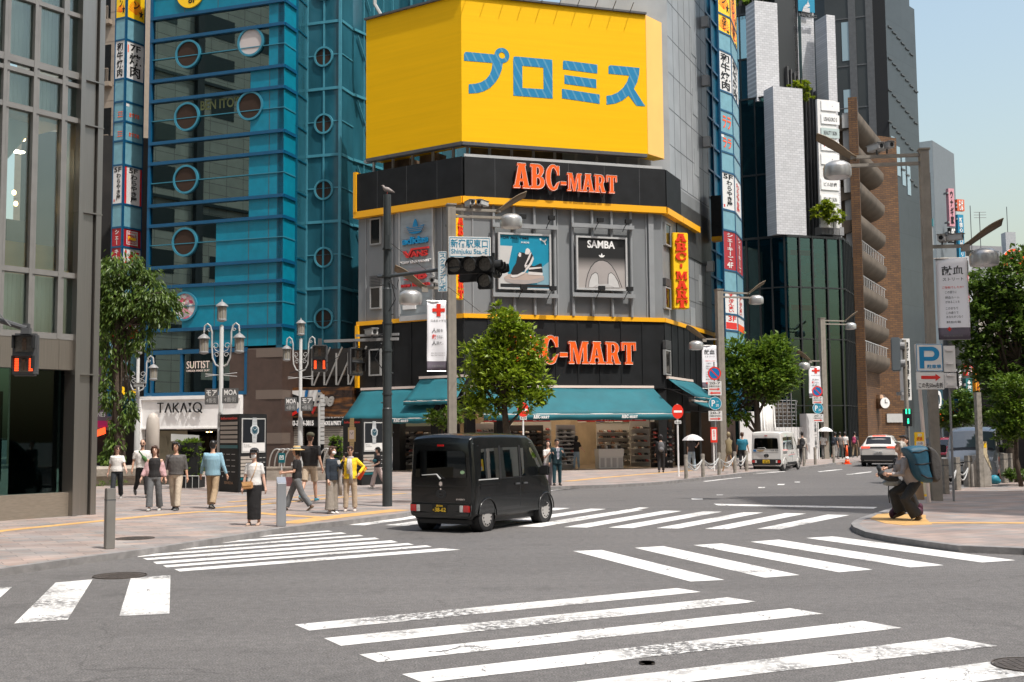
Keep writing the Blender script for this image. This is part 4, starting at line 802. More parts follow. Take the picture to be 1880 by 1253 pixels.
toe=lambda k,yb=778:[(1430+k*x,yb-y*k)for x,y in[(-225,0),(-215,90),(-190,190),(-150,280),(-95,345),(-40,372),(15,374),(70,355),(125,305),(180,220),(225,110),(265,0)]]
for i,(c,l)in enumerate((((.02,.02,.02),toe(1)),((.33,.30,.285),toe(.965)),((.05,.045,.045),[(1245,770),(1255,690),(1290,600),(1340,568),(1372,590),(1382,650),(1385,725)]),((.5,.49,.475),[(1250,770),(1262,690),(1295,610),(1340,577),(1366,597),(1376,650),(1378,735),(1300,775)]),((.05,.045,.045),[(1662,778),(1640,690),(1590,605),(1545,570),(1510,595),(1502,650),(1500,725)]),((.5,.49,.475),[(1655,778),(1632,695),(1585,612),(1545,580),(1516,600),(1510,650),(1508,735),(1590,778)]),((.42,.41,.4),[(1330,775),(1370,735),(1500,728),(1580,778)]))):
 g=MB();g.prism(P,q(l),-.01,.005+i*.003);g.build('shoe',mat('samba_%d'%i,c,.5,var=.05),t1)
g=MB();x0,y1=q([(1240,140)])[0];x1,y0=q([(1603,255)])[0];g.text(P,'SAMBA',x0,x1,y0,y1,.01,.005,.03);x0,y0=q([(1427,372)])[0];trefoil(g,P,x0,y0,.22,.01,.016);g.build('lettering',K['white'],t1)
t1=thing('brand_panel','ribbed pale grey panel with blue, red and white shoe brand emblems','sign',F1.P(3,ZT1,.1));a0,b1=F1.uv(738,391);a1,b0=F1.uv(797,577);P=F1.off(.13);W_,H_=a1-a0,b1-b0
g=MB();g.box(P,a0,a1,b0,b1,-.12,0)
for k in range(14):z=b0+.1+k*H_/14;g.box(P,a0+.02,a1-.02,z,z+.03,0,.012)
g.build('panel',mat('panelgrey',(.30,.34,.355),.5,var=.06),t1);g=MB();g.box(P,a0-.03,a1+.03,b1,b1+.28,-.12,.05);g.box(P,a0-.03,a1+.03,b0-.25,b0,-.12,.05);g.box(P,a0-.08,a0,b0,b1,-.12,.05);g.box(P,a1,a1+.08,b0,b1,-.12,.05);g.build('frame',K['lgrey'],t1)
mk('brandblue',(.0,.22,.45),.4);mk('brandred',(.6,.03,.03),.4);u=lambda f:a0+f*W_;v=lambda f:b0+f*H_
g=MB();trefoil(g,P,u(.5),v(.77),H_*.145,.03,.10)
for k in range(3):g.m(1).box(P,u(.15),u(.85),v(.795)+k*.09,v(.795)+k*.09+.03,.1,.115)
g.m(0).text(P,'adidas',u(.1),u(.9),v(.675),v(.745),.03,.09,.035);g.build('emblem',[K['brandblue'],K['wallgreyl']],t1)
g=MB();g.text(P,'ANS',u(.36),u(.88),v(.55),v(.605),.03,.09,.035);g.prism(P,[(u(.1),v(.615)),(u(.2),v(.615)),(u(.28),v(.575)),(u(.38),v(.635)),(u(.92),v(.635)),(u(.92),v(.618)),(u(.42),v(.618)),(u(.31),v(.548)),(u(.24),v(.548))],.03,.12);g.build('emblem',K['brandred'],t1)
g=MB();g.text(P,'"OFF THE WALL"',u(.02),u(.98),v(.495),v(.52),.03,.07,.03);g.box(P,u(.1),u(.5),v(.06),v(.10),0,.08);g.build('emblem',K['white'],t1)
g=MB();g.text(P,'NB',u(.25),u(.85),v(.335),v(.41),.03,.09,.05)
for k in range(4):g.box(P,u(.15+.05*k),u(.45),v(.34+k*.02),v(.347+k*.02),.03,.121)
g.text(P,'new balance',u(.06),u(.94),v(.27),v(.31),.03,.08,.02);g.build('emblem',K['brandred'],t1)
def awning(label,f_,u0,u1,vt,vb,out,sk0=0.0,sk1=0.0,val=.28,letters=(),sides=True):
 t_=thing('awning',label,'awning',f_.P((u0+u1)/2,vb,.1));n=10;k=6
 g=MB();g.smooth=True;vs=[]
 for i in range(n+1):
  for j in range(k+1):
   f=j/k;uu=u0+(u1-u0)*i/n+(sk0*(1-i/n)+sk1*i/n)*f
   vs.append(f_.P(uu,vt+(vb-vt)*f-.05*math.sin(math.pi*f)-.02*math.sin(i*2.4),.12+(out-.12)*f))
 g.add(vs,[(i*(k+1)+j,i*(k+1)+j+1,(i+1)*(k+1)+j+1,(i+1)*(k+1)+j)for i in range(n)for j in range(k)])
 vs=[]
 for i in range(n*2+1):
  uu=u0+sk0+(u1+sk1-u0-sk0)*i/(2*n);vs+=[f_.P(uu,vb,out),f_.P(uu,vb-val+.015*math.sin(i*1.7),out+.02*math.sin(i*1.3))]
 g.add(vs,[(2*i,2*i+1,2*i+3,2*i+2)for i in range(2*n)])
 o=g.build('canvas',K['teal'],t_);md=o.modifiers.new('thick','SOLIDIFY');md.thickness=.012
 g=MB();g.box(f_,u0-.05,u1+.05,vt-.02,vt+.1,.06,.2);g.cyl(f_.P(u0+sk0,vb-.02,out-.03),f_.P(u1+sk1,vb-.02,out-.03),.035,n=6);g.build('cassette',K['pale'],t_)
 for fr_ in(.04,.5,.96):
  g=MB();uu=u0+(u1-u0)*fr_;g.tube([f_.P(uu,vt-.5,.1),f_.P(uu+.3,(vt+vb)/2-.35,out*.5),f_.P(uu+(sk0+sk1)*.3,vb-.05,out-.05)],.03,6);g.build('folding_arm',K['dgrey'],t_)
 if letters:
  g=MB();P=f_.off(out+.03)
  for a,b in letters:slab(g,P,'ABC-MART',a,b,vb-val*.72,val*.42,0,.012,big=1.3)
  g.build('lettering',[K['white'],K['white']],t_)
 return t_
OUT=1.8;vb2=F2.uv(1060,760,OUT)[1];uL2,uR2=F2.uv(888,760,OUT)[0],F2.uv(1246,759,OUT)[0]
uu=lambda x:F2.uv(x,765,OUT)[0]
ZA2=F2.uv(1080,712,.1)[1]
awning('long teal awning across the front of the shoe shop',F2,F2.uv(975,712)[0]-3.2,F2.uv(1186,713)[0]+.3,ZA2,vb2,OUT,uL2-(F2.uv(975,712)[0]-3.2),uR2-(F2.uv(1186,713)[0]+.3),.3,[(uu(979),uu(1008)),(uu(1141),uu(1170))])
vb1=F1.uv(700,769,1.5)[1];va1=F1.uv(718,714.5,.1)[1];awning('teal awning over the left side of the shoe shop behind the dark pole',F1,F1.uv(668,716)[0],F1.L-1.0,va1,vb1,1.5,F1.uv(628,769,1.5)[0]-F1.uv(668,716)[0],-.1,.25,[(F1.L-3.1,F1.L-2.2)])
cu0=F1.uv(775,695)[0];awning('short teal awning set higher at the corner behind the square post',F1,cu0,F1.L+.25,F1.uv(810,694)[1],F1.uv(810,735,1.3)[1],1.3,-.12,.2,.2)
va3=F3.uv(1215,695)[1];awning('small teal awning on the side street end of the shop',F3,.1,4.6,F3.uv(1222,695)[1],F3.uv(1262,728,1.6)[1],1.7,-.6,.2,.16);awning('low teal awning further along the side street',F3,4.2,8.6,F3.uv(1280,738)[1],F3.uv(1290,752,1.2)[1],1.4,0,0,.16)
sh=thing('shoe_shop','open shoe shop interior under the awnings with racks of shoes','shop',F2.P(4,PZ,-2))
def poly_in(d):return[tuple(p)for p in inn(d)]
g=MB();g.prism(WF,poly_in(.02)+[(12.5,74),(0,74)],PZ-.02,PZ+.03);g.build('floor',mat('shopfloor',(.25,.19,.13),.35,var=.1),sh)
g=MB();fl_=[F1.P(.3,0,-7),F1.P(F1.L-1.5,0,-7.5),F2.P(F2.L-2.5,0,-7),F3.P(F3.L-1,0,-6)]
for i in range(3):f_=Fac(fl_[i].xy,fl_[i+1].xy);g.box(f_,0,f_.L,PZ,ZA,-.1,0)
g.prism(WF,poly_in(.15)+[(12.5,74),(0,74)],ZA-.35,ZA);g.build('inner_wall',mat('shopcream',(.46,.35,.23),.7,var=.25,vscale=.8),sh)
g=MB()
for f_,us_ in((F1,(.0,2.2,4.6)),(F2,(.1,1.6,F2.L-.35)),(F3,(.2,3.4,6.6))):
 for u_ in us_:g.box(f_,u_,u_+.45,PZ,ZA,-.55,-.06)
g.box(F1,0,F1.L,2.95,ZA,-.25,-.1);g.box(F3,0,F3.L,3.0,ZA,-.25,-.1);g.box(F2,0,F2.L,3.0,ZA,-.25,-.1);g.build('pillar',K['offblack'],sh)
for f_,us_ in((F1,(1.2,3.2,5)),(F2,(1.2,3,4.8,6.6,8.4)),(F3,(1.6,4,6.4))):
 for u_ in us_:
  for d_ in(-1.3,-3.0,-4.7):g=MB();g.box(f_,u_,u_+1.3,ZA-.46,ZA-.42,d_,d_+.12);g.build('shop_fill_light',K['tube'],sh)  # glowing strips added under the ceiling to brighten the shop interior
mk('shoe1',(.03,.03,.032),.5);mk('shoe2',(.45,.43,.4),.5);mk('shoe3',(.22,.12,.07),.6);mk('shoe4',(.3,.05,.04),.5);mk('rackwhite',(.5,.48,.44),.5);mk('rackdark',(.05,.045,.04),.5)
def rack(label,f_,u0,u1,c,rows,per,back,h=2.3,tilt=0.0,z0=.25,cats='rack'):
 t_=thing('shoe_rack',label,cats,f_.P((u0+u1)/2,PZ,c));g=MB();g.box(f_,u0,u1,PZ,h,c-.08,c);g.build('back_panel',K[back],t_);g=MB();s_=MB()
 for r in range(rows):
  z=z0+PZ+r*(h-z0-.3)/rows;g.box(f_,u0+.01,u1-.01,z,z+.025,c,c+.26+tilt*(rows-r)/rows)
  for k in range(per):
   if rnd.random()<.06:continue
   u=u0+.1+(u1-u0-.2)*(k+.5)/per;wd=(u1-u0)/per*.36;s_.m(rnd.choice((0,0,0,1,1,2,3)));y=c+.03+tilt*(rows-r)/rows;hh=rnd.uniform(.09,.13)
   s_.prism(Fr(f_.P(u-wd,z+.025,y),f_.Z,f_.Y,-f_.X),[(0,0),(.24,0),(.24,.05),(.17,.07),(.11,hh),(0,hh)],-wd*1.6,0)
 g.build('shelf',K['rackdark' if back!='rackwhite' else 'rackwhite'],t_);s_.build('shoes',[K['shoe1'],K['shoe2'],K['shoe3'],K['shoe4']],t_);return t_
u_=lambda x,c=0:F2.uv(x,840,c)[0]
rack('white backed shoe rack in the shop doorway left of the jeans shopper',F2,u_(1023,-.4),u_(1058,-.4),-.5,9,4,'rackwhite')
rack('wide shoe shelves along the back wall of the shop',F2,u_(1096,-4),u_(1160,-4),-4.0,6,8,'rackwhite',2.4)
rack('tall stepped shoe rack inside the shop beside the low bin',F2,u_(1159,-2.5),u_(1195,-2.5),-2.6,6,5,'rackwhite',2.6,.3)
rack('dark shoe rack at the right end of the shop front',F2,u_(1197,-.4),u_(1240,-.4)-.1,-.5,9,5,'rackdark',2.4)
rack('dark shoe rack behind the parked white umbrella',F3,2.2,5.2,-1.2,8,6,'rackdark',2.3);rack('dim shoe rack at the left side of the shop',F1,F1.L-2.8,F1.L-1.2,-1.2,9,5,'rackdark',2.4)
rack('dim shoe rack hidden behind the black van',F2,u_(905,-2),u_(1000,-2),-2.2,8,8,'rackdark',2.3);rack('dim shoe rack behind the second information kiosk',F1,1.2,4.2,-1.5,8,6,'rackdark',2.3)
rack('long shelf of boxed shoes at the back left of the shop front',F2,u_(885,-4),u_(1015,-4),-4.2,7,14,'rackwhite',2.5);rack('shoe shelves in shade left of the red sale banner',F2,.6,2.6,-1.6,8,6,'rackwhite',2.4)
g=MB()
for k in range(9):u0=u_(1062,-3.9)+k*.52;g.m(k%4).box(F2,u0,u0+.44,2.45,2.9,-3.95,-3.9)
t_=tag(g.build('wall_pictures',[K['paper'],mat('pic_red',(.4,.06,.04),.6),mat('pic_blue',(.05,.13,.25),.6),K['signwhite']]),'row of small framed pictures above the back wall shoe shelves','pictures')
bn=thing('display_bin','low white display bin of boxes in front of the shop entrance','display bin',F2.P(u_(1122),PZ,.2));a,b=u_(1100,.2),u_(1144,.2)
g=MB();g.box(F2,a,b,PZ+.03,PZ+.62,-.35,.2);g.build('lower_box',K['rackwhite'],bn);g=MB();g.box(F2,a-.03,b+.03,PZ+.66,PZ+1.0,-.36,.23);g.box(F2,a-.02,b+.02,PZ+.62,PZ+.66,-.3,.2);g.build('upper_tray',mat('traywhite',(.55,.52,.47),.6),bn)
g=MB()
for k in range(4):g.box(F2,a+.07+k*(b-a)/4,a+(k+1)*(b-a)/4-.04,PZ+.1,PZ+.55,.2,.215)
g.build('front_panel',mat('traygrey',(.33,.31,.29),.6),bn);g=MB()
for k in range(7):g.m(k%3).box(F2,a+.05+k*(b-a)/7.4,a+.15+k*(b-a)/7.4,PZ+1.0,PZ+1.15+.04*(k%2),-.2,.12)
g.build('shoes',[K['shoe1'],K['shoe3'],K['shoe2']],bn)
for x0,x1,lb_ in((888,1010,'red sale banner behind the no entry sign'),(1060,1186,'red sale banner over the shop entrance')):
 a,b=F2.uv(x0,770,-.1)[0],F2.uv(x1,770,-.1)[0];v1_,v0_=F2.uv(1000,764,-.1)[1],F2.uv(1000,774.5,-.1)[1];g=MB();g.box(F2,a,b,v0_,v1_+.2,-.12,-.08);t_=tag(g.build('sale_banner',K['red']),lb_,'banner');g=MB();g.text(F2,'SALE  50%OFF  SALE',a+.2,b-.2,v0_+.05,v1_+.1,-.075,.01,.04);g.build('lettering',K['white'],t_)
t_=tag(MB().pbox(F2,857,754,873,780,-.2,-.1).build('blue_notice',mat('noticeblue',(.0,.11,.2),.4)),'blue notice panel between the square post and the tree','sign')
# ------------------------------------------------------------------ darts bar front between the blue building and the corner shop
BE_=Fac(at_plan(508,59.2),at_plan(656,57.9));bu=lambda x,y:BE_.uv(x,y)
bar_=thing('darts_bar','darts bar front with shutters below a wood coloured sign wall','shop',BE_.P(2,PZ,0))
g=MB();g.box(BE_,0,BE_.L,PZ,bu(580,640)[1],-1.2,-.9);g.box(BE_,0,BE_.L,bu(580,690)[1],bu(580,640)[1],-.9,-.5);g.build('wall',K['roomdark'],bar_)
m=mat('signwood',(.06,.025,.012),.5);t=m.node_tree;n=t.nodes.new('ShaderNodeTexNoise');tc=t.nodes.new('ShaderNodeTexCoord');mp=t.nodes.new('ShaderNodeMapping');mp.inputs['Scale'].default_value=(1.2,1.2,9);n.inputs['Scale'].default_value=.8;r=t.nodes.new('ShaderNodeValToRGB');r.color_ramp.elements[0].position=.42;r.color_ramp.elements[0].color=(.022,.010,.006,1);r.color_ramp.elements[1].position=.66;r.color_ramp.elements[1].color=(.20,.075,.015,1)
for a,b in((tc.outputs['Object'],mp.inputs[0]),(mp.outputs[0],n.inputs['Vector']),(n.outputs[0],r.inputs[0]),(r.outputs[0],t.nodes['Principled BSDF'].inputs['Base Color'])):t.links.new(a,b)
a0,b1=bu(511,713);a1,b0=bu(648,765);bs=thing('darts_bar_sign','wooden bar sign with dartboard and silver Bee script','sign',BE_.P(2,b0,.1));g=MB();g.box(BE_,a0,a1,b0,b1,-.4,.1);g.build('panel',m,bs)
cx,cy=bu(522,718);g=MB();P=BE_.off(.1);n=20;Rr=2.3
for k in range(n):
 t0,t1=2*math.pi*k/n,2*math.pi*(k+1)/n
 for r0,r1,c in((.16,1.25,k%2),(1.27,1.42,2+k%2),(1.44,1.95,k%2),(1.97,2.1,2+k%2)):
  pts=[(cx+r*math.cos(a),cy+r*math.sin(a))for r,a in((r0,t0),(r1,t0),(r1,t1),(r0,t1))]
  if all(a0<=x<=a0+2.6 and b0<=y<=b1 for x,y in pts):g.m(c).prism(P,pts,0,.02)
g.m(2).ring(P,cx+.1,cy-.1,0,.14,0,.03,12);g.build('dartboard',[K['offblack'],K['signwhite'],K['red'],K['signblue']],bs)
g=MB();q=lambda x,y:bu(480+x/4.475,680+y/4.475)
SL=Fr(P.O-P.X*.0,P.X,V((0,0,1))+P.X*.28,P.Z);(xa,za_),(xb,zb2_)=q(445,300),q(672,180);g.text(SL,'Bee',xa-za_*.28,xb-za_*.28-.5,za_,zb2_,.06,.10,.035)
g.build('script_lettering',K['alu'],bs)
ps=thing('phone_sign','white phone and menu lettering strips under the bar sign','sign',BE_.P(2,b0-1,.1));g=MB();a0,b1=bu(511,764);a1,b0=bu(628,783);g.box(BE_,a0,a1,b0,b1,-.2,.05);g.build('panel',K['offblack'],ps);g=MB()
for s_,x0,y0,x1,y1 in(('Call us! 03-3354-3815',512,773,577,782),('DINING & DARTS',586,761.5,632,768),('KARAOKE & PARTY',586,773.5,628,781)):p0=bu(x0,y0);p1=bu(x1,y1);g.text(BE_,s_,p0[0],p1[0],p1[1],p0[1],.06,.02,.04)
g.build('lettering',K['white'],ps)
g=MB()
for x0,x1 in((522,553),(594,634)):a,t_=bu(x0,785);b,d_=bu(x1,868);[g.box(BE_,a,b,PZ+k*.12,PZ+k*.12+.10,-.3,-.06)for k in range(19)]
g.build('shutter',mat('shutter',(.26,.235,.2),.55,var=.1),bar_);g=MB();a,t_=bu(556,788);b,d_=bu(592,868);g.box(BE_,a,b,PZ,t_,-.8,-.7);g.build('doorway',K['offblack'],bar_)
g=MB();zt,zb_=bu(600,650)[1],bu(600,708)[1]
for k in range(4):
 x=bu(578+k*22,680)[0];g.cyl(BE_.P(x,zb_,.3),BE_.P(x,zt,.3),.05,n=6);g.cyl(BE_.P(x+.1,zb_,.3),BE_.P(x+1.0,zt+.3,.3),.045,n=6)
tag(g.build('sign_truss',K['alu']),'bare silver sign truss above the Bee sign','truss')
vm=MB();a0,b1=bu(490,797);a1,b0=bu(505,870);g=vm;FV=BE_.off(.2);g.box(FV,a0-.15,a1+.1,PZ,b1,-.7,0);ve=thing('vending_machine','drinks vending machine beside the tall kiosk','vending machine',FV.P(a0,PZ,0));g.build('cabinet',mat('vendblue',(.06,.2,.28),.4),ve)
g=MB()
for r in range(5):
 for k in range(6):g.m((r*3+k)%4).box(FV,a0-.08+k*.12,a0+.0+k*.12,b1-.35-r*.27,b1-.15-r*.27,0,.03)
g.build('drink_display',[K['signwhite'],K['orange'],K['yellow'],K['teal']],ve)
# ------------------------------------------------------------------ white tiled and glass block further up the side street
TILE=None
H0,H1,H2,H3=at_plan(1338,78.0),at_plan(1452,76.0),at_plan(1554,77.4),at_plan(1571,80.8)
HA,HB,HC=Fac(H0,H1),Fac(H1,H2),Fac(H2,H3)
WT=brickmat('white_tile',(.56,.56,.57),(.47,.47,.48),(.34,.34,.35),.36,.16,.012,.5,.6,.5,frame=(tuple(HB.X),(0,0,1)),var=.04)
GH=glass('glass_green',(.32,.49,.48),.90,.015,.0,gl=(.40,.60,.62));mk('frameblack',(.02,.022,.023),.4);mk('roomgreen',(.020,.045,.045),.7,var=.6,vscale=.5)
hb=thing('tiled_glass_building','block of white tiled slabs stepped over dark green glass','building',(H1.x,H1.y,PZ));zc=HB.uv(1443,431)[1]
core=lambda d:[tuple(HA.P(0,0,-d).xy),tuple((HA.P(HA.L,0,-d)*.5+HB.P(0,0,-d)*.5).xy),tuple((HB.P(HB.L,0,-d)*.5+HC.P(0,0,-d)*.5).xy),tuple(HC.P(HC.L,0,-d).xy)]
bk=[(20,89),(12,89)]
g=MB();g.prism(WF,core(2.2)+bk,0,zc);g.build('inner_core',K['roomgreen'],hb)
g=MB();g.prism(WF,core(.1)+bk,zc-.25,zc);v3=HB.uv(1480,527)[1];g.prism(WF,core(.1)+bk,v3-.2,v3);v4=HB.uv(1480,622)[1];g.prism(WF,core(.1)+bk,v4-.2,v4)
g.build('floor_slab',K['dgrey'],hb)
for f_ in(HA,HB,HC):g=MB();g.box(f_,0,f_.L,PZ,zc-.02,-.08,-.04);g.build('glazing',GH,hb)
g=MB()
for f_,xs in((HA,(1373,1396,1419,1443)),(HB,(1470,1494,1520,1544))):
 for x in xs:u=f_.uv(x,560)[0];g.box(f_,u-.05,u+.05,PZ,zc,-.05,.08)
for k in range(6):g.box(HC,.3+k*.6,.34+k*.6,PZ,zc,-.05,.1)
for f_ in(HA,HB,HC):
 for z,t_ in((zc,.15),(v3,.08),(v4,.06),(3.6,.06)):g.box(f_,0,f_.L,z-t_,z+.003,-.06,.06)
g.build('mullion',K['frameblack'],hb)
for x0,y0,x1,y1 in((1448,455,1525,522),(1450,556,1547,618),(1448,660,1530,770)):
 g=MB();f_=HB.off(-.14);a0,b1=HB.uv(x0,y0,-.14);a1,b0=HB.uv(x1,y1,-.14);g.box(f_,a0,a1,b0,b1,-.03,0);p=g.build('window_poster',mat('postermint',(.16,.42,.40),.5,var=.3,vscale=1.2),hb);g=MB()
 for k in range(26):
  u,z=a0+rnd.random()*(a1-a0-.5),b0+.3+rnd.random()*(b1-b0-.6);g.m(rnd.choice((0,1,2,3))).ring(f_,u+.2,z,0,rnd.uniform(.1,.28),0,.01+k*.002,12)
 g.m(1).box(f_,a0,a1,b0,b0+.25,0,.012);g.m(0).box(f_,a0+.1,(a0+a1)/2,b1-.5,b1-.15,0,.07);g.build('print',[K['red'],K['orange'],K['signwhite'],K['signblue']],p)
def slabbox(x0,y0,x1,y1,dep,off,m_=None,name='tiled_slab'):
 f_=HB.off(off);a0,b1=HB.uv(x0,y0,off);a1,b0=HB.uv(x1,y1,off);g=MB();g.box(f_,a0,a1,b0,b1,-dep,0);return g.build(name,m_ or WT,hb),a0,a1,b0,b1
slabbox(1419,158,1481,433,1.2,.05);slabbox(1385,1,1432,190,1.2,-1.6);slabbox(1455,-60,1502,300,1.5,-2.6);slabbox(1517,27,1546,440,1.4,-.6)
g=MB();a=HB.uv(1481,300)[0];b=HB.uv(1520,300)[0];g.box(HB,a,b+.5,zc,zc+14,-9,-3.0);a2=HB.uv(1432,100)[0];g.box(HB,a2-.5,a+2,zc+8,zc+26,-9,-4.4);g.box(HB,1.2,3,zc,zc+17.8,-9,-2.6);g.box(HB,HB.L-3.2,HB.L-.3,zc,zc+23,-9,-4);g.build('upper_core',K['frameblack'],hb)
g=MB()
for k in range(11):u=HB.uv(1482,300)[0]+.15+k*.28;g.box(HB,u,u+.07,zc,zc+12.5-k*.2,-3,-2.3+0*k)
for k in range(9):u=HB.uv(1433,100)[0]+.1+k*.3;g.box(HB,u,u+.07,zc+10,zc+20,-4.4,-3.6)
for k in range(7):u=HB.uv(1504,150)[0]+k*.2;g.box(HB,u,u+.06,zc+10,zc+24.6,-3.9,-3.2)
g.build('fin',K['louver'],hb)
GH2=glass('glass_blue',(.25,.42,.46),.5,.01,.0,gl=(.55,.78,.82))
for x0,y0,x1,y1,o_ in((1340,32,1387,190,-2.2),(1340,188,1419,436,-.5)):
 f_=HA.off(o_);a0,b1=HA.uv(x0,y0,o_);a1,b0=HA.uv(x1,y1,o_);g=MB();g.box(f_,a0,a1,b0,b1,-.06,0);g.build('upper_glazing',GH2 if y0<100 else GH,hb);g=MB()
 n=3 if y0<100 else 4
 for k in range(n):u=a1-(k+.02)*(1.0);g.box(f_,u-.04,u+.04,b0,b1,0,.09)
 for z in([(b0+b1)/2,b1,b0+.05]if y0<100 else[b0+(b1-b0)*.45,b1]):g.box(f_,a0,a1+.1,z-.06,z+.06,0,.1)
 g.build('glazing_frame',K['frameblack'],hb)
g=MB();f_=HA.off(-1.2);a1,b1=HA.uv(1419,200,-1.6);g.box(HA,a1-6,a1-.1,zc+.1,b1+0,-3,-1.6);g.box(HA,a1-6,a1+1.5,zc+.1,zc+18,-5,-4);g.build('upper_room',K['roomgreen'],hb)
g=MB();a0,b1=HA.uv(1352,12,-2.2);a1,b0=HA.uv(1386,32,-2.2)
for k in range(16):g.box(HA,a0+k*.1,a0+k*.1+.04,b0,b1,-2.3,-2.2)
g.build('roof_railing',K['frameblack'],hb)
o_,a0,a1,b0,b1=slabbox(1464,-40,1496,24,.06,-2.4,K['cyanlet'],'sign_panel');hs=thing('tower_sign','blue square emblem and HULIC letters on the white slab','sign',HB.P(a0,b0,-2.5));o_.parent=hs;o_.location=hb.location-hs.location
f_=HB.off(-2.33);g=MB();q=lambda x,y:HB.uv(1360+x/5.695,y/5.695,-2.33);g.prism(f_,[q(*p)for p in((640,122),(655,75),(690,40),(712,-20),(700,20),(712,45),(720,70),(690,88),(655,92),(718,88),(718,138))],0,.05);g.build('emblem',WT,hs);g=MB();a0,b1=q(588,148);a1,b0=q(778,202);g.text(f_,'HULIC',a0,a1,b0,b1,.1,.12,.03);g.build('lettering',K['dgrey'],hs)
f_=HB.off(.25);q=lambda x,y:HB.uv(1480+x/3.915,y/3.915,.25);tp=thing('tenant_sign','tall white tenant board with seven name plates','sign',HB.P(HB.L-2,zc,.2));g=MB();a0,b1=q(82,712);a1,b0=q(245,1640);g.box(f_,a0,a1,b0,b1,-.25,-.06);g.build('board',K['signwhite'],tp)
for i,(y0,y1,tx)in enumerate(((725,805,'♞'),(820,900,'USHIGORO S'),(918,998,'BEAUTY SKIN'),(1012,1090,'～～'),(1105,1190,'◎'),(1285,1372,'ビル診療'),(1402,1470,'BEAUTY SKIN'))):
 a0,b1=q(108,y0);a1,b0=q(240,y1);g=MB();g.box(f_,a0,a1,b0,b1,-.06,0);p=g.build('name_plate',K['white']if i!=2 else mat('plategreen',(.42,.50,.48),.5),tp);g=MB();sq=i in(0,4);m_=(b0+b1)/2;g.text(f_,tx,a0+(.9 if sq else.2),a1-(.6 if sq else.2),m_-(.5 if sq else.14),m_+(.5 if sq else.14),.005,.005,.01,keep=sq);g.build('lettering',K['dgrey']if i!=3 else K['signred'],p)
HO=Fac(at_plan(1358,70.5),at_plan(1478,73.0));ho=thing('hoarding','white construction hoarding with curtain and scaffold behind the parked van','hoarding',HO.P(0,PZ,0));g=MB();a0,b1=HO.uv(1358,756);a1,b0=HO.uv(1394,860);g.box(HO,a0,a1,PZ,b1,-.1,0)
a0,b1=HO.uv(1402,785);a1=HO.uv(1475,785)[0]
for k in range(13):g.box(HO,a0+k*(a1-a0)/13,a0+(k+.9)*(a1-a0)/13,PZ,b1,-.1,.01*(k%2))
a0,b1=HO.uv(1474,760);g.box(HO,a0,a0+.9,PZ,b1,-.3,.3);g.build('panel',mat('hoardwhite',(.58,.57,.56),.55,var=.05),ho)
g=MB();g.smooth=True;a0,b1=HO.uv(1394,738);a1,b0=HO.uv(1424,800);n=24;vs=[]
for i in range(n+1):vs+=[HO.P(a0+(a1-a0)*i/n,b1-.25*abs(math.sin(i*.6)),.1*math.sin(i*1.6)),HO.P(a0+(a1-a0)*(i/n)*1.0+.1,PZ,.15*math.sin(i*1.5))]
g.add(vs,[(2*i,2*i+1,2*i+3,2*i+2)for i in range(n)]);o_=g.build('curtain',K['signwhite'],ho);o_.modifiers.new('t','SOLIDIFY').thickness=.02
g=MB();a0,b1=HO.uv(1424,735);a1,b0=HO.uv(1474,785)
for k in range(7):g.cyl(HO.P(a0+k*(a1-a0)/6,PZ,-.6),HO.P(a0+k*(a1-a0)/6,b1+.3*(k%3),-.6),.03,n=5)
for k in range(8):g.cyl(HO.P(a0-.2,b0+k*(b1-b0)/7,-.65),HO.P(a1+.1,b0+k*(b1-b0)/7,-.65),.025,n=5)
for k in range(4):g.cyl(HO.P(a0+k*.6,b0,-.7),HO.P(a0+k*.6+.6,b1,-.7),.02,n=5)
g.build('scaffold',K['grey'],ho);g=MB();g.box(HO,a0-.1,a1,b0,b1-.1,-1.2,-1.1);g.build('netting',mat('net',(.08,.06,.045),.9),ho)
g=MB();f2_=HO.off(.32);a,b=HO.uv(1486,770);g.vtext(f2_,'安全第一工事中',a+.1,a+.3,PZ+.6,b,0,.01,0);g.build('lettering',K['dgrey'],ho)
LEAF={'fresh':leafmat('leaf_fresh',(.13,.21,.012),(.33,.42,.032)),'mid':leafmat('leaf_mid',(.05,.11,.012),(.20,.30,.03)),'dark':leafmat('leaf_dark',(.03,.07,.010),(.16,.25,.04)),'hang':leafmat('leaf_hang',(.045,.095,.014),(.14,.21,.035)),'yell':leafmat('leaf_yellow',(.10,.16,.01),(.36,.42,.03))}
def crown(ells,n,size,seed,clump=26,aspect=.55,droop=0.0,hollow=.45,spread=.22):
 r=random.Random(seed);g=MB();vol=[a.x*0+e[0]*e[1]*e[2]for a,e in ells];tot=sum(v**.75 for v in vol)
 for(c,(rx,ry,rz)),v_ in zip(ells,vol):
  k=int(n*v_**.75/tot/clump)+1
  for _ in range(k):
   while True:
    p=V((r.uniform(-1,1),r.uniform(-1,1),r.uniform(-1,1)))
    if hollow<p.length<1:break
   cc=c+V((p.x*rx,p.y*ry,p.z*rz));sp_=spread*(rx+ry+rz)/3*r.uniform(.5,1.3);ax=V((p.x,p.y,p.z*.4+.2-droop)).normalized()
   for _ in range(clump):
    q=cc+V((r.gauss(0,1),r.gauss(0,1),r.gauss(0,.7+droop)))*sp_*.6;s_=size*r.uniform(.6,1.3)
    d=(ax+V((r.gauss(0,.6),r.gauss(0,.6),r.gauss(-droop*.9,.45)))).normalized();sd=d.cross(V((r.gauss(0,.4),r.gauss(0,.4),1))).normalized()*s_*aspect*.5;d=d*s_;nn=sd.cross(d).normalized()*s_*.12
    g.add([q,q+d*.45+sd+nn,q+d,q+d*.45-sd+nn],[(0,1,2,3)])
 return g
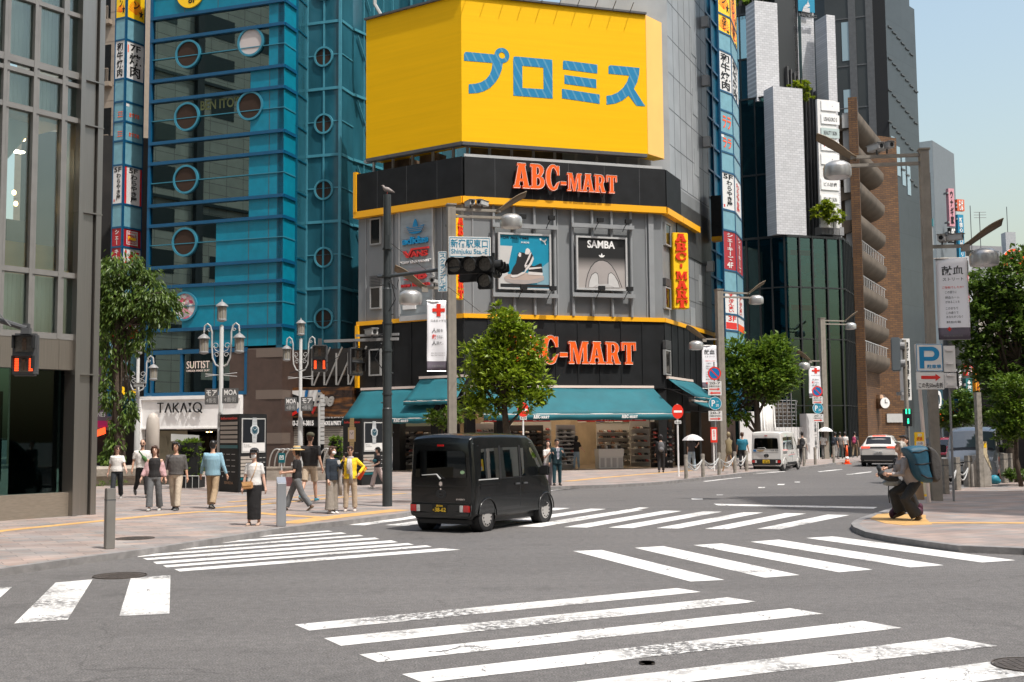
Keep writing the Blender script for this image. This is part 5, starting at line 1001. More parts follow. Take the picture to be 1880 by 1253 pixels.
def ellpx(l,y):return[(D(cx,cy,y+dy),(rx*y/F,(dr or rx*.8)*y/F,ry*y/F))for cx,cy,rx,ry,dy,dr in l]
def shrub(name,label,ells,n,size,leaf,seed,cat='plant',stem=None,**k):
 t_=thing(name,label,cat,ells[0][0]-V((0,0,ells[0][1][2])));crown(ells,n,size,seed,**k).build('foliage',LEAF[leaf],t_);g=MB()
 for(c,e)in ells[:4]:g.tube([c-V((0,0,e[2]*1.2)),c,c+V((.1,0,e[2]*.6))],[.03,.02,.01],5)
 g.build('stem',K['bark'],t_);return t_
shrub('balcony_shrub','bright yellow green shrub on the ledge beside the white slab',ellpx([(1505,392,14,17,0,0),(1530,395,16,20,0,0),(1518,385,16,14,0,0)],76.5),1500,.28,'yell',3);pl_=thing('planter','grey ribbed planter under the yellow green shrub','planter',D(1523,430,76.5));g=MB();f_=HB.off(-.6);a0,b1=HB.uv(1503,414,-.6);a1,b0=HB.uv(1545,434,-.6)
for k in range(14):g.box(f_,a0+k*.11,a0+k*.11+.06,b0,b1,.3,.34)
g.box(f_,a0,a1,b0,b1-.1,-.5,.3);g.build('box',K['grey'],pl_)
shrub('roof_shrub','leafy shrub behind the tallest white slab roof edge',ellpx([(1365,6,22,9,0,20),(1400,0,30,8,0,20),(1436,10,12,18,0,12)],80),1300,.3,'mid',4);shrub('ledge_shrub','small yellow green shrub on the step of the white slabs',ellpx([(1462,158,12,6,0,8),(1478,160,9,9,0,8),(1484,176,6,16,0,6)],78),700,.25,'yell',5)
# ------------------------------------------------------------------ brick building with curved balconies
FR0,FR1,FR2=at_plan(1573,82.2),at_plan(1590,82.0),at_plan(1634,91.0);BRF=Fac(FR1,FR2)
BRK=brickmat('brown_brick',(.145,.068,.020),(.085,.038,.012),(.06,.03,.018),.5,.16,.025,.7,.4,.5,frame=((1,0,0),(0,0,1)),var=.2)
bb2=thing('brick_building','tall brown brick building with concrete balconies stacked up its side','building',(FR1.x,FR1.y,0));zt=D(1565,178,82)[2]
FRN=Fac(FR0,FR1);g=MB();g.box(FRN,0,FRN.L,0,zt,-1.6,0);g.build('wall_fin',BRK,bb2)
E1,E2=at_plan(1590,91.6),at_plan(1661,93.2);EW=Fac(E1,E2);ze=EW.uv(1630,252)[1];g=MB();g.box(EW,0,EW.L,0,ze,-6,0);g.box(BRF,0,BRF.L+2,0,8.6,-3,-.9);g.build('wall',BRK,bb2)
g=MB();g.box(BRF,.2,BRF.L+1,0,zt-.8,-4,-2.6);g.build('shaded_recess',K['roomdark'],bb2)  # near-black colour puts the shade under the balcony slabs into this wall
for i,y in enumerate((207,268,331,391,454,519,580,640)):
 z=BRF.uv(1576,y)[1];g=MB();g.smooth=True;pr=[(0,z)]+[(-1.5*(1-math.cos(rad(a))),z-.35-.95*math.sin(rad(a)))for a in range(0,91,15)]+[(-2.6,z-1.3),(-2.6,z-.3),(-.3,z-.3),(-.3,z)]
 side=Fr(BRF.P(.1,0,0),BRF.Z,V((0,0,1)),BRF.X);g.prism(side,[(p[0],p[1])for p in pr],0,BRF.L+.2);b_=g.build('balcony',mat('balcony_concrete',(.125,.098,.072),.8,var=.25,vscale=.8)if i==0 else bpy.data.materials['balcony_concrete'],bb2,sharp=50)
 if i>3:
  g=MB()
  for k in range(14):g.cyl(BRF.P(.3+k*.7,z,-.1),BRF.P(.3+k*.7,z+.75,-.1),.03,n=5)
  g.cyl(BRF.P(.2,z+.75,-.1),BRF.P(BRF.L,z+.75,-.1),.04,n=5);g.build('railing',K['lgrey'],b_)
g=MB();gp=Fac(at_plan(1561,82.6),at_plan(1574,82.4));g.box(gp,0,gp.L,0,zt-1,-1,-.2)
for k in range(6):g.box(gp,0,gp.L,zt-2.2-k*4.8,zt-1.2-k*4.8,-.2,.1)
g.build('gap_wall',K['lgrey'],bb2)
g=MB();P=EW.off(.02);a,b=EW.uv(1641,768);g.box(P,a-.8,a+.8,b-.35,b+.35,0,.1);g.build('wall_plaque',K['lgrey'],bb2)
g=MB();c=D(1616,737,90.5);f_=upright(c,.3);g.lathe([(0,.55),(.3,.5),(.55,.2),(.6,-.1),(.6,-.55),(.5,-.6),(0,-.6)],(c.x,c.y,c.z),20);ck=thing('street_clock','bronze street clock with white face on the brick building','clock',c);g.build('case',mat('bronzecase',(.12,.07,.04),.35,.6),ck);g=MB();g.ring(f_,0,-.15,0,.42,.6,.64,20);g.build('clock_face',K['white'],ck)
g=MB();g.box(f_,-.03,.03,-.15,.12,.64,.66);g.box(f_,-.03,.2,-.17,-.12,.64,.662);g.build('hands',K['black'],ck)
T0,T1,T2=at_plan(1535,114),at_plan(1649,112),at_plan(1704,117.5);TA,TBB=Fac(T0,T1),Fac(T1,T2)
m=brickmat('dark_tower_side',(.045,.056,.061),(.040,.050,.055),(.028,.036,.039),5,3.6,.03,.45,.1,.5,frame=(tuple(TBB.X),(0,0,1)),var=.08)
dt=thing('dark_tower','dark grey slab tower rising behind the brick building','building',(T1.x,T1.y,0));g=MB();g.box(TA,0,TA.L,0,60,-8,0);g.build('wall',mat('towerdark',(.022,.025,.025),.4,var=.15,vscale=.3),dt)
g=MB();g.box(TBB,.0,TBB.L-1.2,0,48,-8,-.02);g.box(TBB,.02,TBB.L,0,TBB.uv(1684,21)[1],-7,0);g.build('side_wall',m,dt)
g=MB()
for x in(1566,1598):u=TA.uv(x,100)[0];g.box(TA,u-.35,u+.35,0,60,0,.12)
for y in(-50,30,118,196,280):z=TA.uv(1600,y)[1];g.box(TA,0,TA.L-1.6,z,z+.12,0,.06)
g.box(TA,TA.L-1.5,TA.L-1.2,0,60,0,.1);g.build('rib',K['dgrey'],dt);g=MB();g.box(TA,TA.L-1.2,TA.L,0,60,0,.05);g.build('corner_strip',K['black'],dt)
for k in range(5):
 for j in range(7):
  a,b=TBB.uv(1630+j*8,50+k*58+j*10);
  if a<TBB.L-.8:g=MB();g.box(TBB,a,a+.9,b,b+.16,0,.1);g.build('wall_vent',K['tiledark'],dt)
g=MB();a,b=TBB.uv(1636,268);[g.box(TBB,a+k*1.2,a+.8+k*1.2,b-2-k*.8,b+1-k*.8,0,.05)for k in range(4)];g.build('window',mat('towerglass',(.25,.34,.38),.2)if 'towerglass' not in bpy.data.materials else bpy.data.materials['towerglass'],dt)
g=MB();a,b=TA.uv(1545,60);[g.box(TA,a,a+.9,b-3-k*7,b+1-k*7,0,.05)for k in range(3)];g.build('window',mat('towerglass',(.25,.34,.38),.2)if 'towerglass' not in bpy.data.materials else bpy.data.materials['towerglass'],dt)
U0,U1,U2=at_plan(1700,126),at_plan(1728,125),at_plan(1754,131);UA,UB=Fac(U0,U1),Fac(U1,U2);gb=thing('grey_building','pale grey narrow building with dark louvred floors beyond the lamp post','building',(U1.x,U1.y,0));zt=UA.uv(1712,258)[1]
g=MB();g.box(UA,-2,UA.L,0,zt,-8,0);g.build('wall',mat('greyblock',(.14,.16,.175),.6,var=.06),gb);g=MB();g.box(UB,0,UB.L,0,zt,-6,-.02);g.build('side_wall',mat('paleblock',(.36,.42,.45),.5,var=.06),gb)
g=MB();a0,b1=UA.uv(1691,320);a1,b0=UA.uv(1713,402);g.box(UA,a0,a1-.1,b0,b1,0,.06);g.build('louvre_panel',K['tiledark'],gb)
g=MB()
for x,y in((1706,333),(1700,361),(1708,390)):a,b=UA.uv(x,y);g.box(UA,a-.06,a+.06,b-.75,b+.75,.06,.1)
g.build('light_strip',K['signwhite'],gb);g=MB();a0,b1=UA.uv(1696,404);a1,b0=UA.uv(1714,416);g.box(UA,a0,a1,b0,b1,0,.1);g.build('teal_sign',mat('tealsign',(.1,.35,.38),.5),gb)
g=MB();a0,b1=UA.uv(1696,417);a1,b0=UA.uv(1714,460);g.box(UA,a0,a1,b0,b1,0,.08);g.build('white_sign',K['signwhite'],gb)
g=MB()
for k in range(3):a,b=UB.uv(1730,375+k*50);g.box(UB,a-1.2,a+1,b-1.4,b+1.2,-.02,.03)
g.build('window',K['carglass'],gb)
def vsign(label,x0,y0,x1,y1,d,m_,words=None,lm='white',rz=.35,parts=None):
 c=D((x0+x1)/2,y1,d);f_=upright(V((c.x,c.y,0)),rz);a0,b1=fuv(f_,x0,y0);a1,b0=fuv(f_,x1,y1);t_=thing('street_sign_board',label,'sign',c);g=MB();g.box(f_,a0,a1,b0,b1,-.4,0);g.build('board',K[m_]if isinstance(m_,str)else m_,t_)
 if words:
  g=MB();q=(a1-a0)*.2;(g.vtext if len(words)>2 else g.text)(f_,words,a0+q,a1-q,b0+(b1-b0)*.05,b1-(b1-b0)*.05,.01,.03,.02);g.build('lettering',K[lm],t_)
 g=MB();g.box(f_,a0-.15,a0,b1-.6,b1-.4,-.6,.0);g.box(f_,a0-.15,a0,b0+.3,b0+.5,-.6,.0);g.build('bracket',K['grey'],t_);return t_
vsign('pink vertical sign with dark brush lettering',1741,346,1754,416,118,mat('signpink',(.55,.26,.30),.5),'ウナギ家','black');vsign('black 8F sign under the pink sign',1744,418,1756,446,118,'offblack','8F','white')
vsign('orange sign above the teal clinic sign',1757,366,1771,388,126,mat('signorange',(.6,.12,.05),.5),'そば','white');vsign('teal vertical clinic sign with white letters',1758,394,1773,505,125,mat('signteal',(.01,.20,.34),.5),'新宿心療内科クリニック','white')
vsign('red and white sign under the teal clinic sign',1764,505,1780,562,110,'signred','カラ','white')
vsign('white vertical sign board with black name beside the pedestrian light',1656,622,1674,735,68,'signwhite','紀伊國屋書店','black',.2)
for lb_,x0,y0,x1,y1,d,m_,w_,lm in(('black vertical sign with white letters under the big tree',1757,668,1768,722,88,'offblack','生活雑貨店','white'),('red and white small sign under the big tree',1773,668,1786,690,92,'signred','カ','white'),('green pharmacy sign with white cross lettering',1773,695,1787,742,90,mat('pharm',(.01,.14,.14),.5),'✚薬ヨメ','white'),('orange vertical sign beyond the parked grey van',1790,675,1800,745,86,mat('signamber',(.75,.30,.01),.5),'モツ酒場','maroon'),('dark teal shop sign with white curl emblem',1714,716,1732,752,80,mat('darkteal',(.006,.05,.075),.5),'๑','white'),('white notice sign near the orange sign',1803,740,1817,760,84,'signwhite','物件','signblue')):vsign(lb_,x0,y0,x1,y1,d,m_,w_,lm,.25)
def block(label,x0,x1,ytop,d,m_,floors=6,dep=12):
 f_=Fac(at_plan(x0,d),at_plan(x1,d*1.01));zt=f_.uv((x0+x1)/2,ytop)[1];t_=thing('far_building',label,'building',f_.P(f_.L/2,0,0));g=MB();g.box(f_,0,f_.L,0,zt,-dep,0);g.build('wall',m_,t_)
 for k in range(floors):
  g=MB();z=zt*(k+.35)/floors;n=max(2,int(f_.L/3))
  for j in range(n):g.box(f_,(j+.2)*f_.L/n,(j+.8)*f_.L/n,z,z+zt/floors*.5,0,.03)
  g.build('window',K['carglass'],t_)
 return f_,zt
mk('far1',(.36,.37,.38),.7,var=.08);mk('far2',(.22,.22,.23),.7,var=.08);mk('far3',(.40,.36,.31),.7,var=.06)
block('pale distant office block behind the pink and teal signs',1730,1792,470,190,K['far1']);f_,zt=block('grey distant block under the aerials',1775,1850,452,210,K['far2']);block('distant block with rooftop box right of the aerials',1838,1905,470,220,K['far1']);block('low dark block far along the street',1655,1760,640,150,K['far2'],4);block('beige block behind the big street tree',1800,2050,560,120,K['far3'],5);block('wide grey block closing the side street',1460,1580,700,160,K['far2'],3)
g=MB();c=D(1852,452,215);g.bx(c.x,c.y,c.z,1.9,2,5);tag(g.build('roof_box',K['far1']),'small grey rooftop box with aerial on the horizon','roof box')
for x,y,d,lb_ in((1781,378,200,'thin aerial mast on the distant block, left one'),(1848,380,215,'tall thin aerial mast above the rooftop box'),(1798,390,205,'television aerial with cross bars between the two masts')):
 g=MB();p=D(x,y,d);g.cyl(p,p-V((0,0,9)),.07,n=5)
 if '1798' in str(x):[g.cyl(p+V((-1,0,-k*.5)),p+V((1.2,0,-k*.5)),.05,n=5)for k in range(3)]
 tag(g.build('aerial',K['dgrey']),lb_,'aerial')
c=D(1862,480,100);f_=upright(V((c.x,c.y,c.z)),.2);rs=thing('emblem_sign','round red and white emblem sign peeking over the big tree','sign',c);g=MB();g.ring(f_,0,0,0,1.1,-.2,0,32);g.build('disc',K['signwhite'],rs);g=MB();g.ring(f_,0,0,0.9,1.1,0,.03,32);g.prism(f_,[(-.8,-.4),(-.5,.5),(-.2,-.1),(-.2,-.4)],0,.03);g.ring(f_,f_ and.25,.0,.22,.56,0,.03,24);g.build('emblem',K['orange'],rs);g=MB();g.cyl(c-V((0,-.3,12)),c-V((0,-.3,-.5)),.15);g.build('post',K['grey'],rs)
bw=Fac(at_plan(650,66),at_plan(830,64));g=MB();t_=thing('glass_wing','blue glass wing seen above the left edge of the yellow billboard','building',bw.O);g.box(bw,0,bw.L,14,34,-6,0);g.build('wall',K['bluetower'],t_);g=MB()
for k in range(8):g.box(bw,k*.9,k*.9+.1,14,34,0,.1)
g.build('mullion',K['bluelight'],t_);g=MB();p=D(688,8,60);g.tube([p+V((0,0,3)),p,p+V((.5,0,-.9))],.1,6);g.build('davit',K['lgrey'],t_)
SB=Fac(F3.P(F3.L+.05,0,-.3).xy,RP[0]);g=MB();SB2=Fac(F3.P(F3.L,0,-.2).xy,F3.P(F3.L+6,0,-.2).xy);t_=thing('blue_side_face','narrow blue glazed strip between the grey wall and the sign column','building',SB2.O);g.box(SB2,.05,6,3,31,-4,0);g.build('wall',K['bluedeep'],t_);g=MB()
for k in range(22):g.box(SB2,.05,6,3+k*1.6,3.12+k*1.6,0,.12)
for k in(0.05,1.6,3.2):g.box(SB2,k,k+.12,3,31,0,.13)
g.build('frame',K['blueband'],t_);g=MB();g.box(SB2,0,6,PZ,3,-4,.0);g.build('base',K['brownstone'],t_)
# ------------------------------------------------------------------ street furniture
XF=lambda a:V((math.cos(a),math.sin(a),0))
def foot(px,d,z=PZ):p=at_plan(px,d);return V((p.x,p.y,z))
def lamp_post(label,px,py,d,H,sgn,bw,ang=.25,up=1.9,low=1.25,zl=6.2):
 b=foot(px,d);t_=thing('street_lamp',label,'street lamp',b,0,'square street lamps with two shades');X=XF(ang)*sgn;Yv=V((-X.y,X.x,0));f_=Fr(b,X,(0,0,1),Yv)
 g=MB();g.box(f_,-bw/2,bw/2,0,H,-bw/2,bw/2);g.box(f_,-bw/2-.012,bw/2+.012,0,1.1,-bw/2-.012,bw/2+.012);g.box(f_,-.02,.02,1.2,H-.1,-bw/2-.008,bw/2+.008);g.box(f_,-bw/2-.03,bw/2+.03,H,H+.04,-bw/2-.03,bw/2+.03);g.build('post',K['polegrey'],t_)
 for nm,ln,z,s_ in(('upper',up,H-.28,1),('lower',low,zl,-1)):
  F_=Fr(b,X*s_,(0,0,1),Yv);g=MB()
  g.box(F_,bw/2,ln-.3,z+.12,z+.20,-.05,.05)
  if nm=='upper':g.box(F_,bw/2,ln-.2,z-.10,z-.02,-.05,.05)
  else:g.box(F_,ln-.5,ln-.3,z+.02,z+.12,-.05,.05)
  g.build('arm',K['polegrey'],t_)
  g=MB();g.smooth=True;c=F_.P(ln+.05,z-.12);g.lathe([(0,.20),(.2,.18),(.33,.10),(.36,.02),(.36,-.18),(.34,-.24),(.28,-.2)],tuple(c),24);h=g.build('lamp_shade',K['alu'],t_,sharp=40);g=MB();g.smooth=True;g.lathe([(.30,-.2),(.22,-.26),(0,-.28)],tuple(c),20);g.build('diffuser',K['paper'],h)
  g=MB();g.smooth=True;n=10;vs=[];WT_=Yv*.8+V((0,0,.6*(-1 if Yv.y>0 else 1)))
  for i in range(n+1):
   f=i/n;r_=F_.P(ln-.45+1.0*f**.9,z+.15+.62*f**1.25+.10*math.sin(f*3.1));w_=.04+.12*math.sin(math.pi*min(1,f*.62+.12));vs+=[r_+WT_*w_-V((0,0,.02)),r_,r_-WT_*w_-V((0,0,.02))]
  g.add(vs,[(3*i+k,3*i+k+1,3*i+k+4,3*i+k+3)for i in range(n)for k in(0,1)]);o_=g.build('reflector_wing',mat('wingbrown',(.17,.12,.07),.45)if 'wingbrown' not in bpy.data.materials else bpy.data.materials['wingbrown'],t_);o_.modifiers.new('t','SOLIDIFY').thickness=.025
 return t_,Fr(b,X,(0,0,1),Yv)
def secam(label,p,a,tilt=0.0,box_=True):
 t_=thing('security_camera',label,'security camera',p);f_=Fr(p,XF(a),(0,0,1),(math.sin(a),-math.cos(a),0));g=MB();g.box(f_,-.09,.09,.12,.27,-.28,.2);g.box(f_,-.11,.11,.27,.29,-.32,.24);g.build('housing',K['lgrey'],t_,bevel=.01);g=MB();g.ring(f_,0,.195,0,.055,.2,.21,14);g.build('lens',K['black'],t_);g=MB();g.cyl(p,p+V((0,0,.13)),.025,n=6);g.build('bracket',K['dgrey'],t_)
def banner(label,F_,a0,a1,z0,z1,kind,group='white red cross banners on the lamp posts'):
 t_=thing('banner',label,'banner',F_.P((a0+a1)/2,z0),0,group);g=MB();g.smooth=True;n,k=8,14;s_=1 if a1>a0 else-1;vs=[]
 off=lambda u,v:.05*math.sin(v*6+u*2)*(1-v)+.03*math.sin(u*5)
 for j in range(k+1):
  for i in range(n+1):vs.append(F_.P(a0+(a1-a0)*i/n,z0+(z1-z0)*j/k,off(i/n,j/k)))
 g.add(vs,[(j*(n+1)+i,j*(n+1)+i+1,(j+1)*(n+1)+i+1,(j+1)*(n+1)+i)for j in range(k)for i in range(n)])
 for q,f in enumerate(g.f):g.mi[q]=1 if q//n<2 else 0
 o_=g.build('cloth',[mat('bannercloth',(.80,.80,.83),.7)if 'bannercloth' not in bpy.data.materials else bpy.data.materials['bannercloth'],mat('bannerband',(.13,.11,.14),.7)if 'bannerband' not in bpy.data.materials else bpy.data.materials['bannerband']],t_);o_.modifiers.new('t','SOLIDIFY').thickness=.008
 side=F_.Z if F_.Z.y<0 else-F_.Z;hx=F_.X if F_.X.x>0 else-F_.X
 lo=min(a0,a1)if hx.dot(F_.X)>0 else-max(a0,a1);wd=abs(a1-a0);P=Fr(F_.O,hx,(0,0,1),side);g=MB();H_=z1-z0;U=lambda u:lo+u*wd;Vv=lambda v:z0+v*H_;c=.0
 if kind=='cross':
  g.m(0).box(P,U(.28),U(.92),Vv(.845),Vv(.895),c,c+.01);g.m(0).box(P,U(.5),U(.7),Vv(.78),Vv(.96),c,c+.011);g.m(1).text(P,'日本赤十字社',U(.2),U(.98),Vv(.70),Vv(.735),c)
  for s_,v,m_ in(('人',.55,1),('救',.46,0),('人',.37,1)):g.m(m_).text(P,s_,U(.25),U(.48),Vv(v),Vv(v+.065),c,bold=.02)
  for s_,v in(('間を',.555),('うのは、',.465),('間だ。',.375)):g.m(1).text(P,s_,U(.5),U(.82),Vv(v),Vv(v+.045),c)
  for v in(.22,.25):g.m(1).text(P,'献血で救える命がある',U(.22),U(.9),Vv(v),Vv(v+.015),c)
  g.m(2).text(P,'新宿大通商店街',U(.25),U(.85),Vv(.06),Vv(.085),c)
 else:
  g.m(1).text(P,'献血',U(.18),U(.85),Vv(.79),Vv(.905),c,bold=.02);g.m(1).text(P,'ストリート',U(.2),U(.85),Vv(.72),Vv(.76),c,bold=.01);g.m(0).text(P,'ご存知でしたか？',U(.18),U(.85),Vv(.625),Vv(.655),c,bold=.01)
  for s_,v,e in(('この通りに',.565,.62),('献血ルーム',.50,.70),('があることを',.445,.70),('このまちで',.365,.64),('この通りで',.31,.64),('あなたがつなぐ',.26,.78),('献血の輪',.195,.70)):g.m(1).text(P,s_,U(.27),U(e),Vv(v),Vv(v+.032),c,bold=.006)
  g.m(0).box(P,U(.28),U(.40),Vv(.118),Vv(.132),c,c+.004);g.m(0).box(P,U(.315),U(.365),Vv(.10),Vv(.15),c,c+.005);g.m(1).text(P,'日本赤十字社',U(.44),U(.82),Vv(.112),Vv(.138),c);g.m(2).text(P,'新宿大通商店街',U(.15),U(.75),Vv(.03),Vv(.055),c)
 out=[]
 for p in g.v:
  q=V(p)-F_.O;a=q.dot(F_.X);z=q.z;d0=q.dot(side);u,v=(a-a0)/(a1-a0),(z-z0)/H_;out.append(tuple(F_.P(a,z,off(u,v))+side*(.012+d0*.5)))
 g.v=out;g.build('print',[K['signred'],K['dgrey'],K['grey']],t_);g=MB();g.cyl(F_.P(min(a0,a1,key=abs)*.3,z1,0),F_.P(max(a0,a1,key=abs),z1,0),.018,n=6);g.cyl(F_.P(a0,z0,0),F_.P(a1,z0,0),.014,n=6);g.build('rod',K['alu'],t_)
d1=35.7
lp1,f1_=lamp_post('square grey lamp post standing behind the black van roof',829,900,d1,9.0,1,.25)
banner('red cross banner hanging left of the centre lamp post',f1_,-.78,-.17,3.75,5.95,'cross')
secam('boxy camera on the centre lamp arm, nearer the post',f1_.P(.62,8.9),.4);secam('boxy camera on the centre lamp arm, nearer the shade',f1_.P(1.0,8.92),-.5);secam('round camera on the lower arm of the centre lamp post',f1_.P(-.55,6.38),-.3)
lp2,f2_=lamp_post('big square lamp post at the right beside the parking sign',1711,918,29.3,9.05,-1,.225,-.12,2.15,1.35,6.35)
banner('large blood donation banner on the right lamp post',f2_,-.98,-.2,4.1,6.2,'text')
secam('left one of two cameras on the upper arm of the right lamp post',f2_.P(1.18,8.98),.35);secam('right one of two cameras on the upper arm of the right lamp post',f2_.P(.92,9.0),.35);secam('left one of two cameras under the right lamp shade',f2_.P(-.38,6.52),-.5);secam('right one of two cameras under the right lamp shade',f2_.P(-.7,6.54),.9)
lp3,f3_=lamp_post('square lamp post in front of the street tree beside no parking signs',1323,870,56.0,8.75,1,.32,.3,2.0,1.25,6.15);banner('blood donation banner left of the lamp post by the chain bollards',f3_,-1.0,-.2,3.9,6.0,'text')
lp4,f4_=lamp_post('farther square lamp post before the brown brick building',1511,855,73.5,9.0,1,.34,.3,2.1,1.3,6.1);banner('red cross banner on the lamp post by the hoarding',f4_,-1.05,-.2,3.9,5.9,'cross')
b=G(711,930,PZ);dp=thing('signal_pole','dark round signal pole with a pigeon on top','pole',b);hp=D(711,358,b.y).z
g=MB();g.smooth=True;g.lathe([(.125,PZ),(.125,2.55),(.112,2.57),(.112,5.6),(.098,5.62),(.098,hp),(.0,hp+.01)],(b.x,b.y,0),20);g.build('pole',K['poledark'],dp,sharp=30)
g=MB()
for z in(2.0,2.9,4.0,4.7,5.9,6.6):g.lathe([(.13,z),(.13,z+.05)],(b.x,b.y,0),16)
for k in range(7):g.cyl(V((b.x,b.y,1.2+k*.75)),V((b.x+.16*(1 if k%2 else-1),b.y-.02,1.2+k*.75)),.018,n=6)
g.bx(b.x+.03,b.y-.16,D(716,447,b.y).z,.12,.1,.36);g.build('clamp',K['poledark'],dp)
za=D(712,508,b.y).z;AX=V((.985,-.17,0));g=MB();g.tube([V((b.x-.25,b.y+.05,za)),V((b.x,b.y,za)),V((b.x,b.y,za))+AX*1.9+V((0,0,.18)),V((b.x,b.y,za))+AX*2.75+V((0,0,.22))],[.045,.05,.045,.04],10);g.build('signal_arm',K['poledark'],dp)
g=MB();zc_=D(712,622,b.y).z;LX=V((-.96,.28,0));g.box(Fr(V((b.x,b.y,zc_)),LX,(0,0,1),(LX.y,-LX.x,0)),-.3,1.75,-.05,.02,-.04,.04);g.box(Fr(V((b.x,b.y,zc_)),LX,(0,0,1),(LX.y,-LX.x,0)),-.28,.9,.08,.14,.06,.12);g.build('crossing_arm',K['grey'],dp)
g=MB()
for pts in([V((b.x,b.y-.1,hp-1.2)),V((b.x+.9,b.y+1.5,hp-1.75)),V((b.x+2.2,b.y+6,hp-2.4))],[V((b.x,b.y,4.5)),V((b.x-1.6,b.y+.4,3.75)),V((b.x-2.6,b.y+.6,3.5))],[V((b.x,b.y,4.4)),V((b.x-.7,b.y+.2,3.9)),V((b.x-1.1,b.y+.3,3.6))]):g.tube(pts,.008,4)
g.tube([V((b.x+.05,b.y-.12,za-.1)),V((b.x+.25,b.y-.12,za-.35)),V((b.x+.3,b.y-.12,za-.1))],.012,5);g.tube([V((b.x+.1,b.y-.1,za-.1)),V((b.x+.22,b.y-.1,za-.6)),V((b.x+.05,b.y-.1,za-.9))],.012,5);g.tube([V((b.x-.1,b.y-.12,zc_-.1)),V((b.x-.3,b.y-.12,zc_-.5)),V((b.x-.1,b.y-.12,zc_-.8))],.012,5);g.build('cable',K['black'],dp)
pg=thing('pigeon','grey pigeon perched on top of the dark pole','bird',(b.x,b.y,hp));g=MB();g.smooth=True
g.tube([V((b.x+.19,b.y,hp+.06)),V((b.x+.1,b.y,hp+.10)),V((b.x+.02,b.y,hp+.13)),V((b.x-.05,b.y,hp+.15)),V((b.x-.09,b.y,hp+.19)),V((b.x-.105,b.y,hp+.23)),V((b.x-.12,b.y,hp+.245))],[(.035,.01),(.05,.035),(.065,.065),(.06,.06),(.035,.035),(.03,.03),(.015,.015)],12);g.tube([V((b.x-.12,b.y,hp+.245)),V((b.x-.16,b.y,hp+.235))],[.012,.003],6);g.build('body',mat('pigeon',(.22,.19,.18),.7,var=.3,vscale=30),pg);g=MB();[g.cyl(V((b.x-.0,b.y+q,hp)),V((b.x-.0,b.y+q,hp+.09)),.006,n=5)for q in(-.02,.02)];g.build('feet',K['signred'],pg)
def visor(g,f_,a,z,r,c):
 g.m(0);n=14;vs=[]
 for i in range(n+1):an=rad(-25+230*i/n);vs+=[f_.P(a+r*1.08*math.cos(an),z+r*1.08*math.sin(an),c),f_.P(a+r*1.08*math.cos(an),z+r*1.08*math.sin(an),c+r*(1.5 if 0<i<n else.6)),]
 g.add(vs,[(2*i,2*i+1,2*i+3,2*i+2)for i in range(n)]);g.ring(f_,a,z,r,r*1.12,c-.02,c+.03,24);g.m(1).ring(f_,a,z,0,r,c-.01,c+.012,24);g.m(0)
def traffic_light(label,o,ang,n,r=.17,lit=None):
 f_=Fr(o,XF(ang),(0,0,1),(math.sin(ang),-math.cos(ang),0));t_=thing('traffic_light',label,'traffic light',o);w_=r*2.35;g=MB();g.box(f_,-w_*n/2,w_*n/2,-r*1.25,r*1.25,-.16,0);g.build('housing',K['offblack'],t_,bevel=.02);g=MB()
 for k in range(n):visor(g,f_,(k-(n-1)/2)*w_,0,r,.01)
 g.build('lamp',[K['offblack'],K['lens']],t_);g=MB();g.box(f_,-.04,.04,r*1.2,r*1.2+.22,-.1,-.04);g.build('bracket',K['offblack'],t_)
dS=b.y-.4;o_=D(863,487,dS);traffic_light('row of three dark unlit traffic lamps above the street',o_,-.22,3);traffic_light('single arrow lamp hanging under the row of traffic lamps',D(890,516,dS),-.22,1,.16);traffic_light('sideways traffic light seen edge on at the arm end',D(911,493,dS+.5),1.35,3,.15);traffic_light('traffic light facing away behind the single arrow lamp',D(868,506,dS+.6),2.7,2,.14)
def plate(name,label,x0,y0,x1,y1,d,ang,m_,build_text,cat='sign',th=.03,border=None):
 c=D((x0+x1)/2,(y0+y1)/2,d);f_=Fr(c,XF(ang),(0,0,1),(math.sin(ang),-math.cos(ang),0));a0,b1=fuv(f_,x0,y0);a1,b0=fuv(f_,x1,y1);b0=b0 if abs(f_.P(0,b0).z)else b0;h=D(x0,y0,d).z-D(x0,y1,d).z;wd=(a1-a0);b0,b1=-h/2,h/2
 t_=thing(name,label,cat,c);g=MB();g.box(f_,a0,a1,b0,b1,-th,0);g.build('plate',K[m_]if isinstance(m_,str)else m_,t_,bevel=.006)
 if border:
  g=MB();e=border[1];i_=border[2];g.prism(f_,[[(a0+i_,b0+i_),(a1-i_,b0+i_),(a1-i_,b1-i_),(a0+i_,b1-i_)],[(a0+i_+e,b0+i_+e),(a0+i_+e,b1-i_-e),(a1-i_-e,b1-i_-e),(a1-i_-e,b0+i_+e)]],0,.004);g.build('border',K[border[0]],t_)
 build_text(t_,f_,a0,a1,b0,b1);return t_,f_
